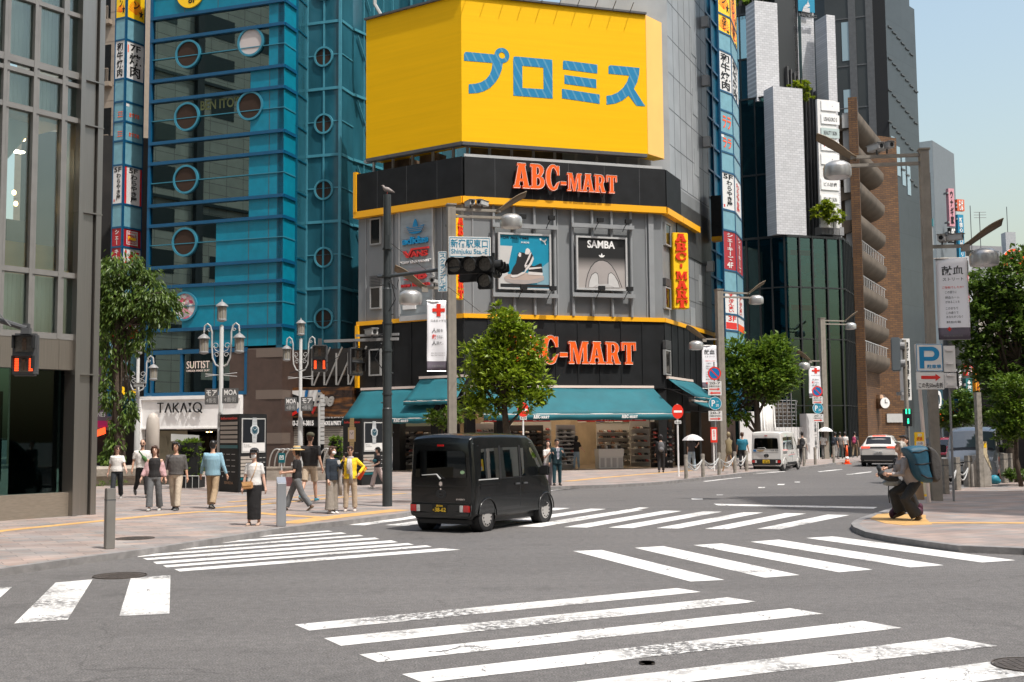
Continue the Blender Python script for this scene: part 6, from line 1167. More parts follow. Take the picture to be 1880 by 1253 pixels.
def tx(*rows):
 def fn(t_,f_,a0,a1,b0,b1):
  W_,H_=a1-a0,b1-b0
  for s_,x0,x1,y0,y1,m_,bold in rows:
   g=MB()
   if s_=='#':g.box(f_,a0+x0*W_,a0+x1*W_,b0+y0*H_,b0+y1*H_,0,.005);g.build('band',K[m_],t_);continue
   if s_=='→':g.prism(f_,[(a0+(x0+(x1-x0)*px)*W_,b0+(y0+(y1-y0)*py)*H_)for px,py in((0,.32),(.68,.32),(.68,0),(1,.5),(.68,1),(.68,.68),(0,.68))],0,.005);g.build('arrow',K[m_],t_);continue
   if s_=='←':g.prism(f_,[(a0+(x1-(x1-x0)*px)*W_,b0+(y0+(y1-y0)*py)*H_)for px,py in((0,.32),(.68,.32),(.68,0),(1,.5),(.68,1),(.68,.68),(0,.68))],0,.005);g.build('arrow',K[m_],t_);continue
   if s_[0]=='|':g.vtext(f_,s_[1:],a0+x0*W_,a0+x1*W_,b0+y0*H_,b0+y1*H_,.002,.003,bold)
   else:g.text(f_,s_,a0+x0*W_,a0+x1*W_,b0+y0*H_,b0+y1*H_,.002,.003,bold)
   g.build('lettering',K[m_],t_)
 return fn
plate('station_sign','white station name plate 新宿駅東口 above the traffic lamps',823.5,435,901,474,dS,.16,'signwhite',tx(('新宿駅東口',.05,.93,.48,.88,'cyanlet',.012),('Shinjuku Sta.-E',.06,.92,.12,.42,'cyanlet',.012)),border=('cyanlet',.015,.025))
plate('scramble_sign','tall narrow white plate reading スクランブル式 left of the lamps',804,462,821,536,dS,-.1,'signwhite',tx(('|スクランブル式',.15,.85,.04,.96,'cyanlet',.012)),border=('cyanlet',.012,.02))
def ped_signal(label,x,y,d,ang,red,h=.70):
 c=D(x,y,d);f_=Fr(c,XF(ang),(0,0,1),(math.sin(ang),-math.cos(ang),0));t_=thing('pedestrian_signal',label,'pedestrian signal',c);w_=h*.56;g=MB();g.box(f_,-w_/2,w_/2,-h/2,h/2,-.16,0);g.build('housing',K['dgrey'],t_,bevel=.03)
 for k,zz in enumerate((h*.24,-h*.24)):
  g=MB();q=w_*.36;g.box(f_,-q,q,zz-h*.18,zz+h*.18,-.01,.012);l_=g.build('lamp',K['lens'],t_);g=MB();g.box(f_,-q-.02,q+.02,zz+h*.18,zz+h*.2,0,.14);g.box(f_,-q-.025,-q,zz-h*.1,zz+h*.2,0,.13);g.box(f_,q,q+.025,zz-h*.1,zz+h*.2,0,.13);g.build('hood',K['offblack'],t_)
  g=MB();g.m(0).ell(f_.P(0,zz+h*.10,.02),.035,.012,.035,10,6);g.box(f_,-.035,.035,zz-.02,zz+h*.055,.012,.022);g.box(f_,-.032,-.006,zz-h*.14,zz-.02,.012,.022);g.box(f_,.006,.032,zz-h*.14,zz-.02,.012,.022);g.build('walker',mat('walkerdim',(.14,.09,.06),.4)if 'walkerdim' not in bpy.data.materials else bpy.data.materials['walkerdim'],l_)
  if red and k==1:
   g=MB()
   for r_ in range(8):[g.box(f_,s_*q*.8-.03,s_*q*.8+.03,zz-h*.15+r_*h*.038,zz-h*.15+r_*h*.038+h*.026,.012,.02)for s_ in(-1,1)]
   g.build('red_bars',K['redlamp'],l_)
 g=MB();g.box(f_,-.05,.05,h/2,h/2+.16,-.13,-.03);g.build('bracket',K['dgrey'],t_)
ped_signal('pedestrian signal with red bars left of the dark pole',587,658,b.y+.4,.1,True);ped_signal('unlit pedestrian signal turned to the right by the dark pole',656,664,b.y+.2,.75,False,.72)
ped_signal('large near pedestrian signal with red bars in front of the glass office',44.5,651,18.7,.12,True,.70)
npole=foot(-75,18.9);t_=thing('signal_pole','grey pole arm reaching in from the left edge above the near signal','pole',npole);g=MB();g.cyl(npole,npole+V((0,0,4.6)),.09);g.build('pole',K['dgrey'],t_);e_=D(48,606,18.7);g=MB();s0=npole+V((0,0,3.95));g.tube([s0,e_+V((0,.03,.02))],[.05,.045],8);g.cyl(npole+V((0,0,4.5)),e_+V((-.25,0,.06)),.012,n=5);g.bx(e_.x,e_.y,e_.z-.02,.14,.1,.1);g.build('arm',K['dgrey'],t_)
secam('camera box on the crossing arm of the dark pole',V((b.x,b.y,zc_-.02))+LX*.42,.5)
def ornate(label,px,d,htop,ang):
 b_=foot(px,d);t_=thing('ornate_lamp',label,'street lamp',b_,0,'three lantern ornate street lamps');X=XF(ang);g=MB();g.smooth=True;H=htop-1.0
 g.lathe([(.15,PZ),(.15,1.2),(.11,1.25),(.10,2.6),(.075,2.65),(.065,H),(.04,H+.05),(0,H+.06)],(b_.x,b_.y,0),16)
 for s_ in(-1,1):g.cyl(b_+X*(-.55*1)+V((0,0,H-1.72-s_*.04)),b_+X*.55+V((0,0,H-1.72+s_*.06)),.015,n=6)
 g.build('post',K['lgrey'],t_,sharp=35)
 def lantern(c,nm):
  g=MB();g.smooth=True;g.lathe([(0,.46),(.02,.44),(.03,.38),(.10,.34),(.20,.25),(.21,.22),(.15,.21),(.15,.19)],tuple(c),12);g.lathe([(.14,-.20),(.16,-.22),(.16,-.26),(.06,-.30),(0,-.31)],tuple(c),12)
  for k in range(6):an=k*math.pi/3;p=c+V((.145*math.cos(an),.145*math.sin(an),0));g.cyl(p-V((0,0,.2)),p+V((0,0,.2)),.012,n=4)
  l_=g.build('lantern',K['grey'],t_,sharp=35);g=MB();g.lathe([(.135,-.2),(.135,.2)],tuple(c),12);g.build('glass',mat('lampglass',(.25,.23,.19),.25)if 'lampglass' not in bpy.data.materials else bpy.data.materials['lampglass'],l_)
 lantern(b_+V((0,0,H+.35)),'top')
 for s_ in(-1,1):
  g=MB();q=lambda a,z:b_+X*(a*s_)+V((0,0,H+z));g.tube([q(.05,-1.45),q(.2,-1.38),q(.31,-1.15),q(.34,-.8),q(.34,-.3),q(.40,-.08),q(.50,.0),q(.60,-.08),q(.62,-.28)],.03,8)
  for cx_,cz_,r_ in((.2,-.75,.11),(.17,-1.05,.09),(.44,-.22,.06)):g.tube([q(cx_+r_*(1-k*.05)*math.cos(k*.55),cz_+r_*(1-k*.05)*math.sin(k*.55))for k in range(13)],.012,5)
  g.tube([q(.08,-.95),q(.2,-.9),q(.3,-.75)],.014,5);g.build('scroll_arm',K['lgrey'],t_);lantern(q(.62,-.72),'side')
 return t_,b_,X
for lb_,px,d,yt,ang in(('ornate three lantern lamp beside the first information kiosk',405,38.0,545,-.15),('ornate three lantern lamp in front of the Bee sign',551,48.0,580,-.15),('ornate three lantern lamp half inside the hanging tree',252,47.0,614,.1)):
 ornate(lb_,px,d,D(px,yt,d).z,ang)
secam('white bullet camera on the ornate lamp by the hanging tree',D(258,716,46.7),1.2)
for lb_,x0,y0,x1,y1,d,a,b2_,w1,w2 in(('grey plate reading モア on the kiosk lamp',376,714,400,743,37.6,-.1,0,'モア','4番街'),('grey plate reading MOA on the kiosk lamp',408,713,437,741,37.6,-.1,0,'MOA','4番街'),('grey plate reading MOA in front of the Bee sign',523,730,545,755,47.6,-.1,0,'MOA','4番街'),('grey plate reading モア in front of the Bee sign',552,729,574,755,47.6,-.1,0,'モア','4番街')):
 plate('street_name_plate',lb_,x0,y0,x1,y1,d,a,mat('plategrey',(.10,.10,.10),.4)if 'plategrey' not in bpy.data.materials else bpy.data.materials['plategrey'],tx((w1,.12,.92,.55,.9,'white',.02),(w2,.12,.88,.1,.42,'lgrey',.0),('#',.05,.95,.47,.49,'lgrey',0)))
def watch(g,f_,cx,cz,r,m0,sq=False):
 g.m(m0);k=r
 for s_ in(-1,1):g.prism(f_,[(cx-k*.62,cz+s_*k*.7),(cx+k*.62,cz+s_*k*.7),(cx+k*.5,cz+s_*k*2.3),(cx-k*.5,cz+s_*k*2.3)][::s_],.002,.010)
 for s_ in(-1,1):
  for j in range(5):g.m(3).box(f_,cx-k*.5,cx+k*.5,cz+s_*(k*1.1+j*k*.26)-.004,cz+s_*(k*1.1+j*k*.26)+.004,.010,.0115)
 g.m(m0)
 if sq:g.box(f_,cx-k,cx+k,cz-k,cz+k,.004,.016);g.m(2).box(f_,cx-k*.62,cx+k*.62,cz-k*.62,cz+k*.62,.016,.019)
 else:g.prism(f_,[(cx+k*1.1*math.cos(a*math.pi/4+.39),cz+k*1.1*math.sin(a*math.pi/4+.39))for a in range(8)],.004,.016);g.m(1).ring(f_,cx,cz,0,k*.78,.016,.019,24);g.m(m0).ring(f_,cx,cz,k*.62,k*.66,.019,.0205,24)
 g.m(m0 if not sq else 3);g.prism(f_,[(cx-.008,cz-.01),(cx+k*.45,cz+k*.3),(cx+k*.4,cz+k*.36),(cx-.01,cz+.01)],.019,.022);g.prism(f_,[(cx+.008,cz),(cx-k*.35,cz+k*.32),(cx-k*.4,cz+k*.26)],.019,.0222)
mk('watchsilver',(.5,.52,.53),.35);mk('watchblue',(.01,.06,.09),.4);mk('watchgold',(.55,.38,.16),.35);mk('postblack',(.006,.008,.012),.4);mk('slot',(.36,.32,.28),.5);mk('kioskteal',(.0,.10,.12),.4)
def kiosk(label,P0,P1,P2,h,gold):
 A,B=Fac(P0,P1),Fac(P1,P2);t_=thing('information_kiosk',label,'information kiosk',(P1.x,P1.y,PZ),0,'black information kiosks with watch posters');z0=PZ;g=MB();g.prism(WF,[tuple(P0),tuple(P1),tuple(P2),tuple(P2+(P0-P1))],z0,z0+h);g.build('cabinet',K['offblack'],t_,bevel=.015)
 z=lambda f:z0+f*h;L_=B.L;g=MB();g.box(B,.10*L_,.93*L_,z(.50),z(.945),.0,.02);g.build('poster_frame',K['lgrey'],t_);g=MB();g.m(2).box(B,.13*L_,.90*L_,z(.52),z(.93),.02,.026);g.m(3).box(B,.13*L_,.90*L_,z(.63),z(.93),.026,.029);W2=B.off(.03);watch(g,W2,.53*L_,z(.79),.15*L_*.95,0);g.m(3);g.text(W2,'PR Series',.16*L_,.36*L_,z(.595),z(.61),0);g.text(W2,'Tuno for Goods',.16*L_,.42*L_,z(.572),z(.587),0);g.build('watch_poster',[K['watchsilver'],K['watchblue'],K['signwhite'],K['postblack']],t_)
 g=MB()
 for k in range(6):g.box(B,.08*L_,.55*L_,z(.42-k*.045),z(.455-k*.045),0,.012)
 g.build('name_slot',K['slot'],t_);g=MB();g.box(B,.08*L_,.62*L_,z(.155),z(.185),0,.012);g.build('teal_strip',K['kioskteal'],t_);g=MB()
 for k in range(5):[g.box(B,(.62+j*.12)*L_,(.70+j*.12)*L_,z(.43-k*.06),z(.438-k*.06),0,.006)for j in range(3)]
 g.build('small_print',K['lgrey'],t_);La=A.L;g=MB();g.text(A,'ISHIDA',.3*La,.75*La,z(.10),z(.135),.002,.004,.01);g.build('lettering',mat('bronzelet',(.25,.13,.06),.4)if 'bronzelet' not in bpy.data.materials else bpy.data.materials['bronzelet'],t_);g=MB();g.text(A,'Information',.08*La,.92*La,z(.93),z(.965),.002,.004,.03);g.build('heading',K['red'],t_)
 if gold:g=MB();watch(g,A.off(.0),.5*La,z(.76),.2*La,0,True);g.build('watch_poster',[K['watchgold'],K['watchgold'],K['pale'],K['postblack']],t_)
 else:
  g=MB()
  for k in range(5):g.box(A,.06*La,.94*La,z(.86-k*.058),z(.90-k*.058),0,.012)
  g.build('name_slot',K['slot'],t_);g=MB();g.box(A,.05*La,.95*La,z(.56),z(.60),0,.012);g.build('teal_strip',K['kioskteal'],t_)
 g=MB()
 for k in range(4):[g.box(A,(.12+j*.27)*La,(.30+j*.27)*La,z(.48-k*.075),z(.487-k*.075),0,.006)for j in range(3)]
 g.ring(A,.2*La,z(.20),0,.03,0,.008,12);g.build('small_print',K['lgrey'],t_)
kiosk('information kiosk with a silver watch poster beside the woman in black cap',at_plan(403,37.6),at_plan(438,36.6),at_plan(490,37.6),2.5,False);kiosk('information kiosk with a gold watch poster, partly behind the dark pole',at_plan(629,42.0),at_plan(663,41.0),at_plan(704,42.0),2.38,True)
def bollard(label,px,py,h,w_,m_,round_=True,ang=0.0,group=None,base=None):
 p=base or G(px,py,PZ);t_=thing('bollard',label,'bollard',p,0,group);f_=Fr(p,XF(ang),(0,0,1),(math.sin(ang),-math.cos(ang),0));g=MB()
 if round_:g.smooth=True;g.lathe([(w_,0),(w_,h-.02),(w_*.94,h),(0,h+.005)],tuple(p),18);g.lathe([(w_*1.03,h*.86),(w_*1.03,h*.89)],tuple(p),18);g.build('post',m_,t_,sharp=40)
 else:g.box(f_,-w_,w_,0,h,-w_,w_);g.build('post',m_,t_,bevel=.008);g=MB();g.box(f_,-w_*1.03,w_*1.03,h*.8,h*.82,-w_*1.03,w_*1.03);g.build('groove',K['dgrey'],t_)
 return p
bollard('grey square steel bollard at the left kerb near the round cover',200.5,1008,.97,.072,mat('bollgrey',(.20,.19,.175),.5,.3,var=.1),False,.6)
pb=G(516,967,PZ);t_=thing('bollard','bright steel bollard with slanted top in front of the straw hat woman','bollard',pb);f_=Fr(pb,XF(.3),(0,0,1),(math.sin(.3),-math.cos(.3),0));g=MB();g.prism(Fr(f_.P(-.09,0,0),f_.Z,f_.Y,f_.X),[(-.09,0),(.09,0),(.09,.86),(-.09,.98)],0,.18);g.build('post',mat('bollsteel',(.36,.37,.39),.3,.6),t_,bevel=.01)
mk('weathered',(.26,.235,.20),.8,var=.3,vscale=9)
def chain(label,p,q,z,sag,group):
 g=MB();n=16;pts=[p+(q-p)*(k/n)+V((0,0,z-sag*math.sin(math.pi*k/n)))for k in range(n+1)];g.smooth=True;g.tube(pts,.022,6);tag(g.build('chain',K['lgrey']),label,'chain',group)
bl=[]
for x,y in((1260,879.5),(1291,876.5),(1320.5,872.5),(1349.5,868.5),(1371,865.5),(1476.5,856),(1497,853.5),(1531,850)):bl.append(bollard('weathered round kerb bollard in the row with chains by the shoe shop',x,y,.92,.075,K['weathered'],True,0,'weathered round bollards along the shop kerb'))
for i in range(4):
 for s_ in(.18,.30):chain('pale chain hung between two weathered kerb bollards',bl[i],bl[i+1],.72,s_*1.4,'chains between the kerb bollards')
br=[]
for i,(x,y)in enumerate(((1735.5,907),(1757.5,900.5),(1779.5,894.5))):br.append(bollard(('square wooden looking bollard nearest the big lamp post','middle one of the three square bollards before the grey van','square bollard touching the concrete post block')[i],x,y,.98,.085,K['weathered'],False,.35,'square bollards before the grey van'))
for i in range(2):
 for s_ in(.2,.36):chain(('pale chain between the first and middle square bollards','pale chain between the middle square bollard and the block')[i],br[i],br[i+1],.62,s_,'chains between the square bollards')
for x,y,lb_ in((1845,887,'dark weathered bollard right of the concrete block'),(1858,886,'dark weathered bollard under the big tree trunk')):bollard(lb_,x,y,.98,.09,K['weathered'],False,.3,'bollards under the big tree')
chain('chain sagging between the two bollards under the big tree',G(1845,887,PZ),G(1858,886,PZ),.6,.2,'chains under the big tree')
def sign_pole(label,base,h,discs,r=.035,m_='white',ang=.1,group=None):
 t_=thing('road_sign',label,'road sign',base,0,group);g=MB();g.cyl(base,base+V((0,0,h)),r,n=10);g.build('pole',K[m_],t_);f_=Fr(base-V((0,r*1.2,0)),XF(ang),(0,0,1),(math.sin(ang),-math.cos(ang),0))
 for kind,z,s_ in discs:
  if kind=='noentry':g=MB();g.m(0).ring(f_,0,z,0,s_,0,.02,28);g.m(1).box(f_,-s_*.72,s_*.72,z-s_*.15,z+s_*.15,.02,.025);g.build('disc',[K['signred'],K['white']],t_)
  elif kind=='noparking':g=MB();g.m(1).ring(f_,0,z,0,s_*.8,0,.02,28);g.m(0).ring(f_,0,z,s_*.78,s_,0,.024,28);g.prism(f_,[(-s_*.62,z+s_*.5),(-s_*.5,z+s_*.62),(s_*.62,z-s_*.5),(s_*.5,z-s_*.62)],.02,.026);g.build('disc',[K['signred'],K['signblue']],t_)
  elif kind=='p20':g=MB();g.m(0).ring(f_,0,z,0,s_,0,.02,28);g.m(1).ring(f_,0,z,s_*.92,s_*.97,.02,.024,28);g.text(f_,'P',-s_*.55,-s_*.02,z-s_*.45,z+s_*.5,.022,.002,.03);g.text(f_,'20',s_*.08,s_*.55,z-s_*.5,z-s_*.1,.022,.002,.01);g.text(f_,'分',s_*.2,s_*.5,z+.05,z+s_*.4,.022);g.build('disc',[mat('parkblue',(.01,.24,.36),.4)if 'parkblue' not in bpy.data.materials else bpy.data.materials['parkblue'],K['white']],t_)
  elif kind=='plate':g=MB();g.m(0).box(f_,-s_,s_,z-s_*.36,z+s_*.36,0,.02);g.m(1).text(f_,'8-20',-s_*.8,s_*.8,z-s_*.2,z+s_*.22,.021,.003,.01);g.build('plate',[K['signwhite'],K['black']],t_)
  elif kind=='arrow':g=MB();g.m(0).box(f_,-s_,s_,z-s_*.72,z+s_*.72,0,.02);g.m(2).text(f_,'20-7',-s_*.8,s_*.8,z+s_*.25,z+s_*.6,.021,.003,.01);g.text(f_,'日曜休日を除く',-s_*.85,s_*.85,z-s_*.15,z+s_*.12,.021,.003);g.m(1).prism(f_,[(-s_*.8,z-s_*.5),(s_*.4,z-s_*.5),(s_*.4,z-s_*.62),(s_*.8,z-s_*.42),(s_*.4,z-s_*.22),(s_*.4,z-s_*.36),(-s_*.8,z-s_*.36)],.02,.025);g.build('plate',[K['signwhite'],K['signred'],K['black']],t_)
  elif kind=='arrow2':g=MB();g.m(0).box(f_,-s_,s_,z-s_*.33,z+s_*.33,0,.02);g.m(1).prism(f_,[(s_*.8,z+s_*.1),(-s_*.4,z+s_*.1),(-s_*.4,z+s_*.22),(-s_*.8,z),(-s_*.4,z-s_*.22),(-s_*.4,z-s_*.1),(s_*.8,z-s_*.1)],.02,.025);g.build('plate',[K['signwhite'],K['signred']],t_)
  elif kind=='direct':g=MB();g.m(0).ring(f_,0,z,0,s_,0,.02,28);g.m(1).prism(f_,[(.0,z-s_*.6),(s_*.16,z-s_*.6),(s_*.16,z+s_*.2),(s_*.36,z+s_*.2),(s_*.08,z+s_*.65),(-s_*.2,z+s_*.2),(0,z+s_*.2)],.02,.024);g.prism(f_,[(-s_*.62,z-s_*.1),(-s_*.3,z+s_*.18),(-s_*.3,z+.0),(0,z),(0,z-s_*.2),(-s_*.3,z-s_*.2),(-s_*.3,z-s_*.36)],.02,.0245);g.build('disc',[K['signblue'],K['white']],t_)
  elif kind=='redframe':g=MB();g.m(0).box(f_,-s_,s_,z-s_*2.2,z+s_*2.2,0,.05);g.m(1).box(f_,-s_*.65,s_*.65,z-s_*1.5,z+s_*1.6,.05,.055);g.m(0).vtext(f_,'駐車禁止',-s_*.3,s_*.3,z-s_*1.3,z+s_*1.4,.056,.003);g.build('notice',[K['signred'],K['white']],t_)
 return t_
bz=G(1246,875.5,PZ);zz=lambda x,y:D(x,y,bz.y).z-PZ
sign_pole('no entry sign on a white pole at the kerb right of the shop',bz,zz(1243,742),[('noentry',zz(1243,756),.29),('plate',zz(1243,775.5),.17)],ang=.55)
bz=foot(959,45);zz=lambda x,y:D(x,y,bz.y).z-PZ;sign_pole('no entry sign hidden behind the young tree',bz,zz(958,738),[('noentry',zz(957,753),.29),('plate',zz(957,768),.17)],ang=.7)
bz=foot(1311,54.5);zz=lambda x,y:D(x,y,bz.y).z-PZ;sign_pole('no parking and twenty minute parking signs on the post by the chain bollards',bz,zz(1310,665),[('noparking',zz(1310,686),.32),('arrow',zz(1310,709.5),.33),('arrow2',zz(1310,722),.33),('p20',zz(1310,741),.32),('arrow',zz(1310,764),.33)],m_='grey')
bz=foot(1307,53.0);sign_pole('small red framed notice on a white pole by the chain bollards',bz,2.0,[('redframe',1.65,.16)],ang=.2)
bz=foot(1499,72);zz=lambda x,y:D(x,y,bz.y).z-PZ;sign_pole('no parking and parking signs on the white pole beside the hoarding',bz,zz(1496,705),[('noparking',zz(1496,719),.34),('arrow',zz(1496,735),.33),('p20',zz(1496,750),.35),('arrow',zz(1496,768),.34)])
bz=foot(1752,62);zz=lambda x,y:D(x,y,bz.y).z-PZ;sign_pole('blue direction arrow above no parking signs left of the grey van',bz,zz(1749,733),[('direct',zz(1743,741),.24),('noparking',zz(1753,754),.2),('plate',zz(1753,763.5),.2),('p20',zz(1753,773),.2)],m_='dgrey',ang=.1)
bz=foot(1802,70);zz=lambda x,y:D(x,y,bz.y).z-PZ;sign_pole('small no entry sign under the big tree',bz,zz(1802,748),[('noentry',zz(1802,755),.19)],m_='grey')
bz=foot(1697,28.6);t_=thing('road_sign','blue and white P parking direction sign on a slim white pole','road sign',bz);tp_=D(1681,632,28.4);g=MB();g.cyl(bz,V((tp_.x+.08,bz.y,tp_.z)),.045);g.build('pole',K['pale'],t_)
dP=28.3;c=D(1706.5,657,dP);f_=Fr(c,XF(.1),(0,0,1),(math.sin(.1),-math.cos(.1),0));s_=.345;g=MB();g.box(f_,-s_,s_,-s_,s_,-.05,0);g.build('plate',K['signwhite'],t_,bevel=.02);g=MB();e=.022;g.prism(f_,[[(-s_+.01,-s_+.01),(s_-.01,-s_+.01),(s_-.01,s_-.01),(-s_+.01,s_-.01)],[(-s_+e,-s_+e),(-s_+e,s_-e),(s_-e,s_-e),(s_-e,-s_+e)]],0,.005)
g.prism(f_,[[(-.26,-.27),(-.14,-.27),(-.14,-.08)]+[(.06+.20*math.cos(rad(a)),.095+.175*math.sin(rad(a)))for a in range(-90,91,15)]+[(-.26,.27)],[(-.14,.02),(-.14,.17)]+[(.05+.08*math.cos(rad(a)),.095+.075*math.sin(rad(a)))for a in range(90,-91,-20)]],0,.005);g.text(f_,'駐車場',-.07,.29,-.27,-.17,.0,.005,.02);g.build('lettering',mat('pblue',(.0,.2,.42),.4),t_)
c2=D(1708.5,700,dP);f2=Fr(c2,XF(.1),(0,0,1),(math.sin(.1),-math.cos(.1),0));g=MB();g.box(f2,-.355,.355,-.21,.22,-.05,0);g.build('plate',K['signwhite'],t_,bevel=.01);g=MB();g.prism(f2,[(-.24,.05),(.13,.05),(.13,.0),(.26,.09),(.13,.18),(.13,.13),(-.24,.13)],0,.005);g.build('arrow',K['red'],t_);g=MB();g.text(f2,'この先50m右折',-.31,.32,-.17,-.04,0,.005,.012);g.build('lettering',K['black'],t_)
cb_=D(1744,675,28.9);fb=Fr(cb_,XF(.1),(0,0,1),(math.sin(.1),-math.cos(.1),0));t_=thing('road_sign','pale back of a second parking sign behind the first','road sign',cb_);g=MB();g.box(fb,-.15,.16,-.12,.55,-.04,0);g.box(fb,-.15,.17,-.52,-.14,-.04,0);g.build('plate',K['signwhite'],t_,bevel=.01);g=MB();[g.box(fb,-.1,.08,z,z+.05,0,.03)for z in(.42,.08,-.22,-.46)];g.build('rail',K['paper'],t_);g=MB();g.cyl(V((cb_.x,cb_.y+.08,PZ)),V((cb_.x,cb_.y+.08,cb_.z+.5)),.03);g.build('pole',K['grey'],t_)
c=D(1645,652,66);t_=thing('pedestrian_signal','grey signal heads seen side on before the brick building','pedestrian signal',c);f_=Fr(c,XF(1.2),(0,0,1),(math.sin(1.2),-math.cos(1.2),0));g=MB();g.box(f_,-.3,.3,-.95,1.0,-.25,.25);g.build('housing',mat('sigslate',(.12,.14,.15),.5),t_,bevel=.05);g=MB();[g.ring(f_,0,z,0,.22,.25,.5,14)for z in(-.5,.5)];g.build('hood',K['grey'],t_);g=MB();q=foot(1662,66);g.cyl(q,q+V((0,0,7)),.12);g.build('pole',K['polegrey'],t_)
for lb_,x,y,d,m_ in(('green walking pedestrian light behind the crouching pair',1667,765,64,'greenlamp'),('red pedestrian light left of the grey van',1728,766,64,'redlamp')):
 c=D(x,y,d);t_=thing('pedestrian_signal',lb_,'pedestrian signal',c);f_=upright(c,.1);g=MB();g.box(f_,-.22,.22,-.55,.4,-.2,0);g.build('housing',K['black'],t_);g=MB();o=-.28 if m_=='greenlamp' else.12
 for s_ in(-1,1):g.box(f_,s_*.09-.04,s_*.09+.04,-o-.14,-o+.14,0,.01)
 g.ell(f_.P(0,o+.12,.01),.05,.02,.05,8,6);g.box(f_,-.05,.05,o-.12,o+.06,0,.012);g.build('lit_figure',K[m_],t_);g=MB();g.cyl(f_.P(0,-.5,-.1),V((c.x,c.y,PZ)),.06,n=8);g.build('pole',K['dgrey'],t_)
c=G(1808,894.5,PZ);t_=thing('concrete_post_base','concrete block with weathered post and warning plate','post base',c);f_=Fr(c,XF(.2),(0,0,1),(math.sin(.2),-math.cos(.2),0));g=MB();g.prism(f_,[(-.42,0),(.26,0),(.26,.52),(.05,.98),(-.22,.98),(-.42,.66)],-.5,0);g.build('block',K['concrete'],t_,bevel=.015);g=MB();g.box(f_,-.26,-.1,0,2.95,.003,.16);g.build('post',K['weathered'],t_);g=MB();g.prism(f_,[(.02,.98),(.14,1.02),(.28,.5),(.2,.62)],.0,.012);g.box(f_,.0,.13,1.0,1.42,-.05,.01);g.build('warning_plate',mat('warnplate',(.62,.52,.34),.5,var=.15,vscale=9),t_);g=MB();g.box(f_,.02,.11,1.22,1.36,.01,.014);g.build('warning_band',K['signyellow'],t_)
t_,f_=plate('yellow_poster','yellow and pink poster strapped to the slim white pole',1679,794,1697.5,820,28.2,.1,'signyellow',tx(('近!',.3,.75,.7,.92,'white',.03),('#',.15,.9,.06,.36,'paper',0),('近道',.2,.8,.42,.66,'red',.02),('お得',.25,.8,.1,.32,'maroon',.02)))
c=G(1703,916,PZ);t_=thing('folding_board','yellow edged folding notice board leaning by the lamp post','notice board',c);g=MB();fo=Fr(c,XF(.5),(0,.12,.99),(math.sin(.5),-math.cos(.5),.1));g.box(fo,-.16,.14,.06,.62,-.02,0);g.build('board',mat('boardpaper',(.62,.58,.45),.6),t_);g=MB();g.box(fo,-.17,.15,.06,.12,-.03,.012);g.box(fo,-.17,-.14,0,.64,-.03,.012);g.box(fo,.12,.15,0,.64,-.03,.012);g.build('frame',K['signyellow'],t_)
c=G(1692,918,PZ);t_=tag(MB().prism(upright(c,.4),[(-.2,0),(.1,0),(.06,.4),(-.05,.46),(-.18,.3)],-.18,0).build('cardboard',mat('cardboard',(.42,.28,.17),.8)),'flattened brown cardboard behind the crouching pair','cardboard')
c=G(1826,889,PZ);g=MB();g.smooth=True;g.ell(c+V((0,0,.14)),.17,.15,.16);g.ell(c+V((.08,.02,.1)),.14,.12,.1);tag(g.build('blue_bag',mat('bagblue',(.02,.22,.30),.5,bump=.6,bscale=14)),'blue plastic bag beside the concrete block','bag')
def cone(label,p,h=.72):
 t_=thing('traffic_cone',label,'traffic cone',p);g=MB();g.bx(p.x,p.y,p.z+.02,.38,.38,.04);g.build('base',K['orange'],t_);g=MB();g.smooth=True;g.lathe([(.15,.04),(.11,.25)],tuple(p),16);g.lathe([(.085,.42),(.035,h),(0,h)],tuple(p),16);g.build('body',K['orange'],t_);g=MB();g.smooth=True;g.lathe([(.113,.25),(.087,.42)],tuple(p),16);g.build('white_band',K['white'],t_)
cone('orange cone with white band on the road before the side street',G(1555.5,852.5),1.05);cone('red cone under the big tree beside the van',G(1834,882,PZ),.7);cone('red cone farther right under the big tree',G(1864,875,PZ),.75)
LW=Fac(at_plan(172,42.5),at_plan(338,43.5));t_=thing('stone_bench','long grey stone planter bench behind the walkers','bench',LW.P(1,PZ,0));g=MB();n=12;g.smooth=True
vs=[]
for i in range(n+1):
 a=LW.L*i/n
 for c_,z_ in((.0,PZ),(.05,.36+.05*math.sin(i*2)),(.22,.46),(.26,.72),(.18,.80+.02*math.sin(i)),(-1.0,.82),(-1.0,PZ)):vs.append(LW.P(a,z_,c_))
g.add(vs,[(i*7+j,i*7+j+1,(i+1)*7+j+1,(i+1)*7+j)for i in range(n)for j in range(6)]+[tuple(range(7)),tuple(n*7+k for k in range(7))[::-1]]);g.build('bench',K['stone'],t_,sharp=40)
LW2=Fac(at_plan(470,46.2),at_plan(640,45.6));g=MB();g.box(LW2,0,LW2.L,PZ,.58,-.5,0);g.box(LW2,0,LW2.L,.581,.64,-.52,.03);tag(g.build('low_wall',K['stone']),'low stone wall behind the bicycle hoops','wall');
for k,x in enumerate((492,502,511,520,583,592,601,611)):
 a=LW2.uv(x,860)[0];g=MB();g.smooth=True;g.tube([LW2.P(a-.05,.64,-.25)]+[LW2.P(a+.28-.33*math.cos(rad(t)),.64+.72*math.sin(rad(t)),-.25)for t in range(15,91,15)]+[LW2.P(a+.5,1.3,-.25)],.028,8);tag(g.build('bicycle_hoop',K['alu']),'curved steel bicycle hoop on the low wall by the kiosk' if k<4 else 'curved steel bicycle hoop on the low wall behind the shorts man','bicycle rack','steel bicycle hoops')
